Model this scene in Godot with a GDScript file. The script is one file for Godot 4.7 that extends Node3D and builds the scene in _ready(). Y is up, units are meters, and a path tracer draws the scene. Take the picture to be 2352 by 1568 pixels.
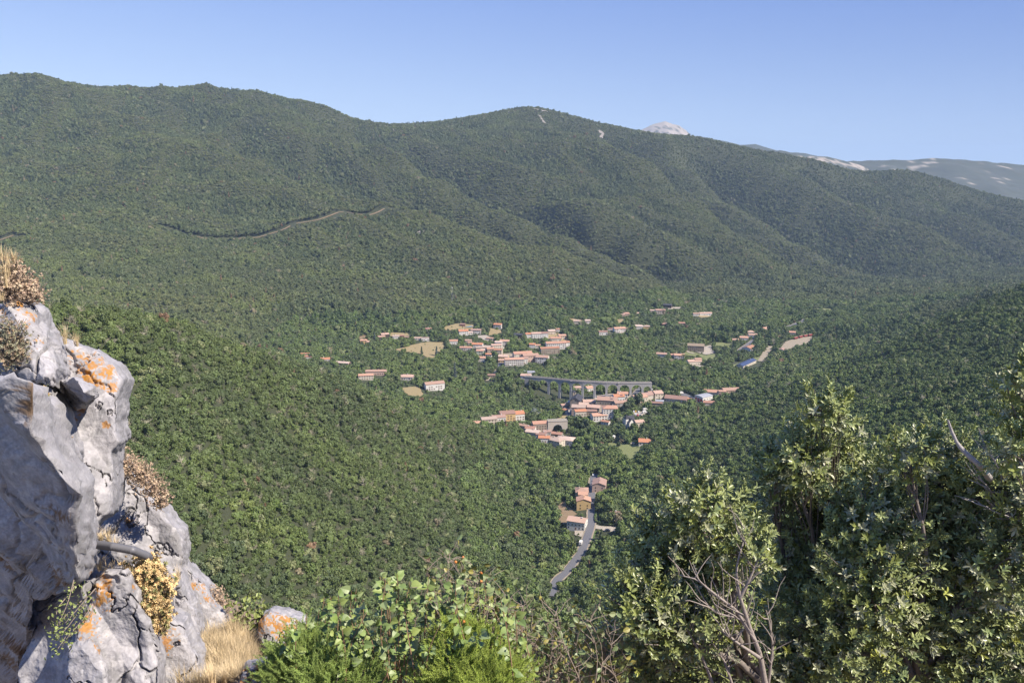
extends Node3D
# A limestone crag above a wooded valley: terrain, forest, village with viaduct, foreground shrubs.

const CELL := 20.0
const GX0 := -2640.0
const GD0 := -120.0
const NX := 265
const ND := 237

var hgt := PackedFloat32Array()
var rng := RandomNumberGenerator.new()
var nz := FastNoiseLite.new()
var nz2 := FastNoiseLite.new()
var M := {}
var names := {}
var house_spots: Array = []
var keep_out := PackedByteArray()   # per 4 m cell: 0 wood, 1 open ground, 2 only low growth
const KX0 := -520.0
const KD0 := 480.0
const KN := 300
const KM := 300

func _ready() -> void:
	var t0 := Time.get_ticks_msec()
	rng.seed = 71
	nz.seed = 5
	nz.noise_type = FastNoiseLite.TYPE_SIMPLEX_SMOOTH
	nz.frequency = 1.0
	nz.fractal_type = FastNoiseLite.FRACTAL_FBM
	nz.fractal_octaves = 4
	nz2.seed = 19
	nz2.noise_type = FastNoiseLite.TYPE_SIMPLEX_SMOOTH
	nz2.frequency = 1.0
	nz2.fractal_type = FastNoiseLite.FRACTAL_NONE
	camera_sky_sun()
	make_materials()
	make_heights()
	print("heights ", Time.get_ticks_msec() - t0)
	build_terrain()
	build_far_hills()
	print("terrain ", Time.get_ticks_msec() - t0)
	build_valley_ground()
	build_viaduct()
	build_bridge()
	build_village()
	build_small_things()
	print("village ", Time.get_ticks_msec() - t0)
	build_forest()
	print("forest ", Time.get_ticks_msec() - t0)
	build_foreground()
	print("foreground ", Time.get_ticks_msec() - t0)

func camera_sky_sun() -> void:
	var cam := Camera3D.new()
	cam.name = "camera"
	cam.fov = 44.87
	cam.near = 0.1
	cam.far = 40000.0
	cam.rotation_degrees = Vector3(-11.87, 0, 0)
	add_child(cam)
	cam.current = true
	var env := Environment.new()
	env.background_mode = Environment.BG_SKY
	# clear summer sky: paler towards the horizon and towards the left
	var img := Image.create_empty(512, 256, false, Image.FORMAT_RGBF)
	for v in 256:
		var el := sin((0.5 - (v + 0.5) / 256.0) * PI)
		var k := pow(1.0 - clampf(el, 0.0, 1.0), 6.5)
		for u in 512:
			var side := sin(((u + 0.5) / 512.0 - 0.5) * TAU)
			var lift := 1.0 + side * 0.30
			var c := Color(0.068, 0.135, 0.375).lerp(Color(0.355, 0.45, 0.555), clampf(k * lift + 0.10 * side, 0.0, 1.0)) * (1.0 + 0.16 * side)
			img.set_pixel(u, v, c)
	var sm := PanoramaSkyMaterial.new()
	sm.panorama = ImageTexture.create_from_image(img)
	var sky := Sky.new()
	sky.sky_material = sm
	env.sky = sky
	env.tonemap_mode = Environment.TONE_MAPPER_LINEAR
	env.tonemap_exposure = 2.0
	env.fog_enabled = true
	env.fog_density = 0.00005
	env.fog_light_color = Color(0.76, 0.87, 1.0)
	env.sdfgi_enabled = true
	env.ssao_enabled = true
	env.ssil_enabled = true
	var we := WorldEnvironment.new()
	we.name = "environment"
	we.environment = env
	add_child(we)
	var sun := DirectionalLight3D.new()
	sun.name = "sun"
	sun.light_energy = 1.5
	sun.light_color = Color(1.0, 0.955, 0.89)
	sun.light_angular_distance = 0.5
	sun.shadow_enabled = true
	sun.look_at_from_position(Vector3(0.61, 0.72, 0.30), Vector3.ZERO)
	add_child(sun)

# ---------------------------------------------------------------- helpers
func numbered(called: String) -> String:
	if not names.has(called):
		names[called] = 0
		return called
	names[called] += 1
	return "%s_%03d" % [called, names[called]]

func tag(o: Node, label: String, category: String, group := "", kind := "") -> Node:
	o.set_meta("label", label)
	o.set_meta("category", category)
	if group != "":
		o.set_meta("group", group)
	if kind != "":
		o.set_meta("kind", kind)
	return o

func thing(called: String, label: String, category: String, pos := Vector3.ZERO, turn := 0.0, group := "") -> Node3D:
	var o := Node3D.new()
	o.name = numbered(called)
	o.position = pos
	o.rotation.y = turn
	add_child(o)
	tag(o, label, category, group)
	return o

func part(parent: Node, called: String, mesh: Mesh, mat: Material, xf := Transform3D.IDENTITY) -> MeshInstance3D:
	var o := MeshInstance3D.new()
	o.name = called
	o.mesh = mesh
	if mat:
		o.material_override = mat
	o.transform = xf
	o.cast_shadow = GeometryInstance3D.SHADOW_CASTING_SETTING_ON
	parent.add_child(o, true)
	return o

func top(called: String, mesh: Mesh, mat: Material, xf := Transform3D.IDENTITY) -> MeshInstance3D:
	return part(self, numbered(called), mesh, mat, xf)

func st_new() -> SurfaceTool:
	var st := SurfaceTool.new()
	st.begin(Mesh.PRIMITIVE_TRIANGLES)
	return st

func tri(st: SurfaceTool, a: Vector3, b: Vector3, c: Vector3) -> void:
	var n := (c - a).cross(b - a).normalized()
	st.set_normal(n)
	st.add_vertex(a)
	st.set_normal(n)
	st.add_vertex(b)
	st.set_normal(n)
	st.add_vertex(c)

func quad(st: SurfaceTool, a: Vector3, b: Vector3, c: Vector3, d: Vector3) -> void:
	tri(st, a, b, c)
	tri(st, a, c, d)

# axis-aligned box in the frame xf
func box(st: SurfaceTool, c: Vector3, s: Vector3, xf := Transform3D.IDENTITY) -> void:
	var h := s * 0.5
	var p: Array[Vector3] = []
	for i in 8:
		p.append(xf * (c + Vector3(h.x if i & 1 else -h.x, h.y if i & 2 else -h.y, h.z if i & 4 else -h.z)))
	quad(st, p[4], p[6], p[7], p[5])
	quad(st, p[1], p[3], p[2], p[0])
	quad(st, p[5], p[7], p[3], p[1])
	quad(st, p[0], p[2], p[6], p[4])
	quad(st, p[2], p[3], p[7], p[6])
	quad(st, p[0], p[4], p[5], p[1])

func tube(st: SurfaceTool, pts: PackedVector3Array, radii: PackedFloat32Array, sides := 6, smooth := true) -> void:
	var up := Vector3(0.31, 0.2, 0.93)
	var rings: Array = []
	for i in pts.size():
		var t: Vector3 = (pts[mini(i + 1, pts.size() - 1)] - pts[maxi(i - 1, 0)]).normalized()
		var u := t.cross(up)
		if u.length() < 0.05:
			u = t.cross(Vector3.UP)
		u = u.normalized()
		var v := u.cross(t).normalized()
		var ring := PackedVector3Array()
		var nrm := PackedVector3Array()
		for k in sides:
			var a := TAU * k / sides
			var n := u * cos(a) + v * sin(a)
			nrm.append(n)
			ring.append(pts[i] + n * radii[i])
		rings.append([ring, nrm])
	for i in pts.size() - 1:
		var r0: PackedVector3Array = rings[i][0]
		var r1: PackedVector3Array = rings[i + 1][0]
		var n0: PackedVector3Array = rings[i][1]
		var n1: PackedVector3Array = rings[i + 1][1]
		for k in sides:
			var l := (k + 1) % sides
			st.set_normal(n0[k]); st.add_vertex(r0[k])
			st.set_normal(n0[l]); st.add_vertex(r0[l])
			st.set_normal(n1[l]); st.add_vertex(r1[l])
			st.set_normal(n0[k]); st.add_vertex(r0[k])
			st.set_normal(n1[l]); st.add_vertex(r1[l])
			st.set_normal(n1[k]); st.add_vertex(r1[k])

func lin(r: float, g: float, b: float) -> Color:
	return Color(r, g, b).linear_to_srgb()

func noise_tex(seed_: int, freq: float, octaves: int, lo: Color, hi: Color, size := 512, mid := -1.0) -> NoiseTexture2D:
	var n := FastNoiseLite.new()
	n.seed = seed_
	n.noise_type = FastNoiseLite.TYPE_SIMPLEX_SMOOTH
	n.frequency = freq
	n.fractal_octaves = octaves
	var t := NoiseTexture2D.new()
	t.width = size
	t.height = size
	t.seamless = true
	t.noise = n
	var g := Gradient.new()
	g.set_color(0, lo)
	g.set_color(1, hi)
	if mid >= 0.0:
		g.set_offset(0, mid - 0.06)
		g.set_offset(1, mid + 0.06)
	t.color_ramp = g
	return t

# plain material: base colour in linear values, faint grain in world space
func mat(called: String, r: float, g: float, b: float, rough := 0.9, grain := 0.15, metres := 3.0) -> StandardMaterial3D:
	var m := StandardMaterial3D.new()
	m.resource_name = called
	m.albedo_color = lin(r, g, b)
	m.roughness = rough
	m.cull_mode = BaseMaterial3D.CULL_DISABLED
	if grain > 0.0:
		m.albedo_texture = M.get("grain_tex")
		m.uv1_triplanar = true
		m.uv1_world_triplanar = true
		m.uv1_scale = Vector3.ONE / metres
	M[called] = m
	return m

func make_materials() -> void:
	M.grain_tex = noise_tex(3, 0.012, 5, Color(0.72, 0.72, 0.72), Color(1, 1, 1), 512)
	M.field_tex = noise_tex(23, 0.022, 6, Color(0.42, 0.40, 0.34), Color(1, 1, 1), 1024)
	M.tile_tex = noise_tex(8, 0.03, 4, Color(0.66, 0.62, 0.6), Color(1, 1, 1), 512)
	mat("plaster_white", 0.80, 0.78, 0.74)
	mat("plaster_cream", 0.70, 0.63, 0.52)
	mat("plaster_ochre", 0.66, 0.47, 0.22)
	mat("plaster_pink", 0.60, 0.44, 0.36)
	mat("plaster_green", 0.56, 0.60, 0.48)
	mat("plaster_grey", 0.40, 0.39, 0.37)
	mat("rubble_stone", 0.36, 0.31, 0.25)
	mat("dark_timber", 0.07, 0.05, 0.04)
	mat("red_timber", 0.16, 0.045, 0.04)
	for a in [["tile_orange", 0.58, 0.27, 0.145], ["tile_salmon", 0.60, 0.37, 0.26], ["tile_pale", 0.62, 0.47, 0.38], ["tile_brown", 0.44, 0.25, 0.185], ["slate_roof", 0.05, 0.055, 0.075], ["metal_roof", 0.42, 0.46, 0.52], ["solar_roof", 0.07, 0.10, 0.20], ["tan_roof", 0.33, 0.27, 0.19]]:
		var m := mat(a[0], a[1], a[2], a[3], 0.85, 0.2, 4.0)
		m.albedo_texture = M.tile_tex
	for k in ["tile_orange", "tile_salmon", "tile_pale", "tile_brown"]:
		for v in 3:
			var w: StandardMaterial3D = M[k].duplicate()
			var b: Color = M[k].albedo_color.srgb_to_linear()
			var g := (b.r + b.g + b.b) / 3.0
			w.albedo_color = b.lerp(Color(g, g * 0.93, g * 0.86), [0.0, 0.22, 0.38][v]).linear_to_srgb() * [1.0, 0.93, 1.06][v]
			M[k + str(v)] = w
	M.solar_roof.roughness = 0.3
	mat("window_glass", 0.03, 0.035, 0.045, 0.25, 0.0)
	mat("shutter_paint", 0.22, 0.13, 0.09, 0.7, 0.0)
	mat("asphalt", 0.15, 0.15, 0.165, 0.9, 0.2, 6.0)
	mat("gravel", 0.40, 0.345, 0.27, 0.95, 0.2, 7.0)
	mat("chalky_yard", 0.50, 0.45, 0.40, 0.95, 0.2, 7.0)
	mat("dry_meadow", 0.40, 0.32, 0.17, 0.95, 0.3, 9.0)
	mat("mown_meadow", 0.22, 0.25, 0.10, 0.95, 0.3, 12.0)
	mat("lawn", 0.10, 0.17, 0.045, 0.95, 0.3, 5.0)
	mat("earth", 0.30, 0.22, 0.14, 0.95, 0.3, 5.0)
	for k in [["dry_meadow", 22.0], ["mown_meadow", 26.0], ["gravel", 15.0], ["chalky_yard", 16.0], ["earth", 12.0], ["lawn", 14.0]]:
		M[k[0]].albedo_texture = M.field_tex
		M[k[0]].uv1_scale = Vector3.ONE / k[1]
		M[k[0]].albedo_color = (M[k[0]].albedo_color.srgb_to_linear() * 1.3).linear_to_srgb()
	mat("viaduct_stone", 0.43, 0.425, 0.42, 0.9, 0.3, 2.0)
	mat("dressed_stone", 0.55, 0.53, 0.51, 0.9, 0.2, 2.0)
	mat("bridge_stone", 0.56, 0.51, 0.44, 0.9, 0.3, 2.0)
	mat("forest_floor", 0.050, 0.060, 0.026, 1.0, 0.3, 14.0)
	var leaf := StandardMaterial3D.new()
	leaf.resource_name = "leaf"
	leaf.vertex_color_use_as_albedo = true
	leaf.roughness = 0.62
	leaf.cull_mode = BaseMaterial3D.CULL_DISABLED
	leaf.backlight_enabled = true
	leaf.backlight = Color(0.25, 0.3, 0.1)
	M.leaf = leaf
	mat("scar_rock", 0.36, 0.32, 0.28, 1.0, 0.4, 9.0)
	mat("bark", 0.11, 0.085, 0.065, 0.95, 0.0)
	mat("pale_wood", 0.33, 0.29, 0.26, 0.95, 0.0)

# ---------------------------------------------------------------- terrain
# surveyed points of the hills: x to the right, distance, strength of the bulge each one adds
const SURVEY_BASE := -179.2341
const SURVEY: Array[float] = [
	-1879, 2700, -0.10127, -1632, 2750, -0.051402, -1491, 2800, -0.20534, -1405, 2850, 0.029595, -1314, 2900, -0.0096164, -1116, 3000, -0.24893,
	-920, 3050, -0.17739, -828, 3050, 0.01121, -656, 3100, -0.73215, -500, 3200, -0.037875, -386, 3350, -0.06347, -169, 3450, -0.052373,
	-46, 3500, 0.05032, 43, 3500, -0.16251, 114, 3500, -0.19491, 202, 3480, -0.10086, 306, 3450, -0.58236, 479, 3420, -0.11877,
	650, 3400, 0.13179, 736, 3390, -0.35643, 821, 3380, -0.31378, 911, 3360, -0.17488, 1011, 3350, 0.31482, 1114, 3350, -1.0506,
	1219, 3360, -1.0092, 1357, 3400, -0.12508, 1631, 3500, -0.25995, 1718, 3450, 0.019485, 1803, 3400, -0.32528, 2018, 3300, -0.41948,
	2280, 3250, -0.077956, -2104, 3080, -0.01035, -2442, 3600, 0.084795, -1670, 3180, -0.045531, -1471, 3280, 0.12216, -1708, 3800, 0.052675,
	-1030, 3430, -0.11114, -735, 3480, 0.19578, -853, 4000, 0.18279, -432, 3730, 0.072485, -52, 3880, 0.011688, -60, 4400, -0.018838,
	127, 3880, -0.21278, 343, 3830, 0.22311, 398, 4350, 0.083382, 729, 3780, 0.05893, 920, 3760, -0.00020722, 1067, 4280, 0.013937,
	1132, 3730, 0.13969, 1365, 3740, 0.1974, 1585, 4260, 0.18115, 1827, 3880, -0.29001, 2020, 3780, 0.16273, 2344, 4300, 0.080785,
	2554, 3630, 0.070991, -1281, 2700, -0.19834, -1037, 2550, -0.89976, -824, 2400, -0.87017, -631, 2250, -0.80674, -446, 2120, -0.77581,
	-283, 2020, -0.54838, -143, 1940, -0.57429, -38, 1870, -0.27806, 44, 1830, -0.24683, 120, 1800, -0.50182, 193, 1760, -0.35241,
	300, 1720, -0.40087, 400, 1690, 0.28718, -1094, 2690, 0.92686, -872, 2540, 1.0863, -670, 2390, 1.0631, -476, 2260, 0.88517,
	-303, 2160, 0.83055, -153, 2080, 0.73992, -41, 2010, 0.75279, 48, 1970, 0.5579, 130, 1940, 0.60819, 209, 1900, 1.3408,
	325, 1860, 2.2229, -751, 2980, -0.13698, -562, 2850, -0.79282, -379, 2650, -1.0336, -287, 2550, -0.89931, -177, 2420, -0.90949,
	-92, 2330, -0.84838, -18, 2250, -0.63991, 52, 2180, -1.0912, 139, 2090, -1.4019, 219, 2000, -1.396, 295, 1930, -1.9962,
	398, 1830, -0.95775, -592, 3000, 1.3634, -400, 2800, 0.79021, -304, 2700, 1.0544, -188, 2570, 1.1135, -98, 2480, 0.78295,
	-19, 2400, 0.81404, 56, 2330, 1.0141, 149, 2240, 2.5394, 235, 2150, 2.6618, 318, 2080, 2.6988, 147, 3350, -0.30819,
	241, 3200, -0.63314, 357, 3050, -0.63989, 436, 2930, -0.62316, 506, 2800, -1.1381, 556, 2650, -0.58832, 602, 2560, -0.7052,
	646, 2450, -0.45516, 704, 2350, -0.43786, 767, 2250, -0.20722, 832, 2170, 0.089378, 251, 3340, 1.4335, 373, 3190, 0.67808,
	457, 3070, 0.81573, 532, 2940, 0.99019, 585, 2790, 1.2171, 635, 2700, 0.57437, 683, 2590, 0.9127, 746, 2490, 0.63893,
	815, 2390, 0.92335, 642, 3260, -1.8366, 679, 3100, -1.5036, 717, 2980, -0.77168, 784, 2850, -0.82723, 862, 2720, -0.98054,
	922, 2560, -1.1003, 979, 2430, -0.51477, 1027, 2360, 0.096808, 709, 3240, 2.2791, 751, 3120, 1.1872, 822, 2990, 0.81756,
	907, 2860, 0.73256, 972, 2700, 0.74602, 1036, 2570, 0.95848, 984, 3270, -0.34441, 1115, 3150, -0.91951, 1244, 2980, -0.59239,
	1371, 2850, -0.3943, 1446, 2760, -0.5224, 1498, 2640, -0.24871, 1536, 2560, 0.22167, 1168, 3300, 2.1978, 1307, 3130, 0.62351,
	1443, 3000, 0.42141, 1525, 2910, 0.33852, 1583, 2790, 0.82262, 1723, 3380, -0.14306, 1711, 3100, -0.88865, 1743, 2980, -0.30579,
	1790, 2900, -0.39058, 1880, 2800, 0.074038, 1793, 3250, 0.81267, 1831, 3130, 0.4373, 1883, 3050, 0.59998, -1412, 2350, 0.076867,
	-1156, 1900, -0.12448, -1013, 1650, -0.023743, -1186, 2250, 0.15613, -1033, 1850, 0.07554, -885, 1950, -0.070011, -776, 1980, 0.09119,
	-832, 1720, 0.047159, -710, 1600, -0.068138, -617, 1330, 0.082776, -798, 1480, -0.062158, -791, 1330, -0.025187, -612, 1180, -0.0224,
	-475, 1180, -0.18462, -575, 1500, 0.021663, -562, 1740, 0.15093, -448, 1800, -0.069798, -542, 1980, 0.21784, -317, 1600, 0.068224,
	-217, 1480, -0.1119, -148, 1590, 0.10292, -131, 1400, -0.051668, 20, 1560, 0.036597, 18, 1430, 0.028565, 184, 1540, 0.17428,
	-408, 1330, -0.18479, -332, 1300, 0.26466, -1338, 1950, 0.15289, -945, 1350, 0.11596, -634, 2600, -0.28639, -800, 2720, -0.22734,
	-266, 2950, -0.42438, -122, 3150, 0.1313, -36, 2650, -0.69707, 167, 2600, -0.058731, 154, 2380, -0.93296, 205, 2250, -2.1145,
	298, 2560, 0.36467, 395, 2330, 0.42289, 468, 2090, -0.26122, 555, 2000, 0.15161, 309, 2150, -2.848, 27, 504, -0.49567,
	61, 635, -0.51599, 77, 733, -0.10901, 119, 812, -0.067615, 63, 926, 0.10615, 21, 862, 0.17439, -13, 906, -0.25741,
	111, 906, -0.29555, 144, 888, 0.10351, 191, 906, 0.21364, 118, 962, -0.28019, 224, 968, 0.024837, 282, 1008, 0.068881,
	224, 1101, -0.085115, 139, 1143, 0.038353, 60, 1062, 0.31971, 35, 1013, 0.55048, -21, 1055, 1.7176, -73, 1062, -0.25947,
	-105, 1033, -0.023086, -183, 1067, -0.066735, -276, 1117, 0.099389, -256, 1262, 0.12957, -149, 1227, -0.079574, -68, 1312, 0.011194,
	17, 1316, 0.028056, 15, 1172, -0.011282, 84, 1264, 0.0036029, 174, 1326, -0.078889, 283, 1495, -0.0068852, 342, 1472, -0.11069,
	289, 1265, 0.033787, 350, 1238, -0.032961, 405, 1386, 0.15354, 484, 1335, -0.76122, 607, 1567, 0.082367, 769, 1753, 0.038576,
	1010, 1953, -0.003032, 1270, 2132, -0.033264, 1658, 2407, -0.12818, 529, 1642, -0.071505, -290, 420, -0.2744, -258, 450, -0.1101,
	-237, 480, -0.20499, -229, 500, -0.012545, -219, 540, -0.86397, -199, 600, -0.40316, -185, 640, -0.42754, -156, 690, -0.37527,
	-136, 720, -0.29384, -101, 750, -0.15502, -42, 790, -0.38233, 11, 812, -0.30378, 65, 820, 0.4626, -366, 530, 0.21713,
	-321, 560, 0.21457, -292, 590, -0.0032427, -279, 610, 0.41115, -263, 650, -0.037212, -236, 710, 0.4978, -217, 750, -0.18069,
	-181, 800, 0.27281, -156, 830, -0.14645, -116, 860, 0.49103, -48, 900, -0.0082516, -10, 720, 0.50472, -66, 680, 0.17206,
	-128, 620, 0.27568, -170, 540, 0.64718, -189, 450, -0.40858, -160, 400, -0.60416, -127, 480, 0.52706, -78, 500, -0.47822,
	-24, 560, -0.44211, -48, 470, 0.044698, -86, 400, -0.20312, -115, 350, 1.6559, -130, 340, -1.6335, -148, 350, -0.12948,
	-97, 290, 0.28129, -63, 390, 0.35652, -12, 465, 0.63065, -202, 400, 0.7446, 8, 575, 0.8874, 34, 650, 0.075747,
	23, 765, 0.051274, 395, 930, 0.61047, 452, 960, -0.27488, 522, 1000, -0.25231, 584, 1020, -0.15373, 649, 1040, -0.10829,
	765, 1080, -0.35367, 509, 1080, 0.52617, 584, 1120, -0.011625, 653, 1140, 0.12195, 724, 1160, 0.2417, 850, 1200, -0.10306,
	165, 700, -0.20057, 208, 720, -0.004388, 289, 850, -0.01835, 353, 900, -0.48263, 388, 1150, -0.0061939, 504, 1330, 0.80992,
	604, 1370, -0.13129, 738, 1450, -0.0063595, 869, 1520, 0.094066, 967, 1550, -0.094404, 312, 620, -0.067163, 255, 430, 0.10867,
	246, 380, -0.249, 241, 530, 0.074916, 209, 520, -0.38516, 165, 560, 0.1448, 131, 660, 0.30925, 107, 500, -0.45311,
	106, 350, 0.092287, 141, 300, -0.16592, 154, 230, -0.21114, 412, 650, -0.43308, 408, 700, 0.46208, 83, 470, 0.62846,
	81, 560, 0.34401, 330, 450, 0.050751, 8, 1052, -2.7637, 28, 1047, 0.68455, 0, 30, -0.039021, 0, 90, 0.11061,
	0, 190, -0.067161, 0, 330, -0.13223, -150, 180, 0.16433, -54, 180, 0.028437, -150, 40, -0.31959, 150, 40, -0.33549,
	60, 150, 0.26455, 0, -20, -0.3036, 0, -90, -0.027662, -200, -60, 0.28508, 200, -60, 0.25891, -300, 200, 0.014547,
	-420, 350, -0.098463, 110, 230, 0.29536, 600, 300, 0.076199, 500, 50, -0.14643,
]
const FAR_RANGES := [
	["far_mountain", "bare grey limestone peak on the horizon", [[1068, 247, 9300], [1256, 331, 9300], [1421, 405, 9300], [1537, 460, 9300], [1669, 492, 9300], [1751, 460, 9300], [1823, 446, 9300], [1896, 400, 9300], [1980, 321, 9300], [2260, 247, 9300]], 900, 420, 14, 3, 0.55, 40, 25.0],
	["far_ridge", "long blue-grey ridge right of the bare peak", [[1196, 181, 7200], [1417, 217, 7200], [1562, 256, 7200], [1748, 224, 7200], [1935, 184, 7200], [2064, 188, 7200], [2157, 170, 7200], [2308, 130, 7200], [2494, 116, 7200], [2681, 80, 7200], [2870, 44, 7200], [3058, 11, 7200]], 1500, 420, 20, 7, -0.36, 40, 35.0],
	["rocky_hill", "rocky knoll with pale outcrops in front of the long ridge", [[1486, 0, 5500], [1596, 53, 5500], [1693, 91, 5500], [1734, 108, 5500], [1848, 89, 5500], [1965, 42, 5500], [2053, 0, 5500]], 700, 250, 14, 11, -0.1, 40, 18.0],
	["quarry_hill", "hill with a pale stepped quarry face", [[1919, 49, 5700], [2005, 75, 5700], [2122, 72, 5700], [2242, 43, 5700], [2332, 20, 5700], [2423, -14, 5700]], 800, 260, 8, 15, 0, 40, 18.0],
	["plateau", "long flat wooded plateau with white rock scars on the right", [[2275, 22, 6100], [2462, 49, 6100], [2587, 46, 6100], [2775, 58, 6100], [3057, 61, 6100], [3373, 43, 6100], [3696, 18, 6100], [4166, -9, 6100], [4641, -31, 6100]], 1500, 420, 22, 21, -0.38, 60, 30.0],
]
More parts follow.
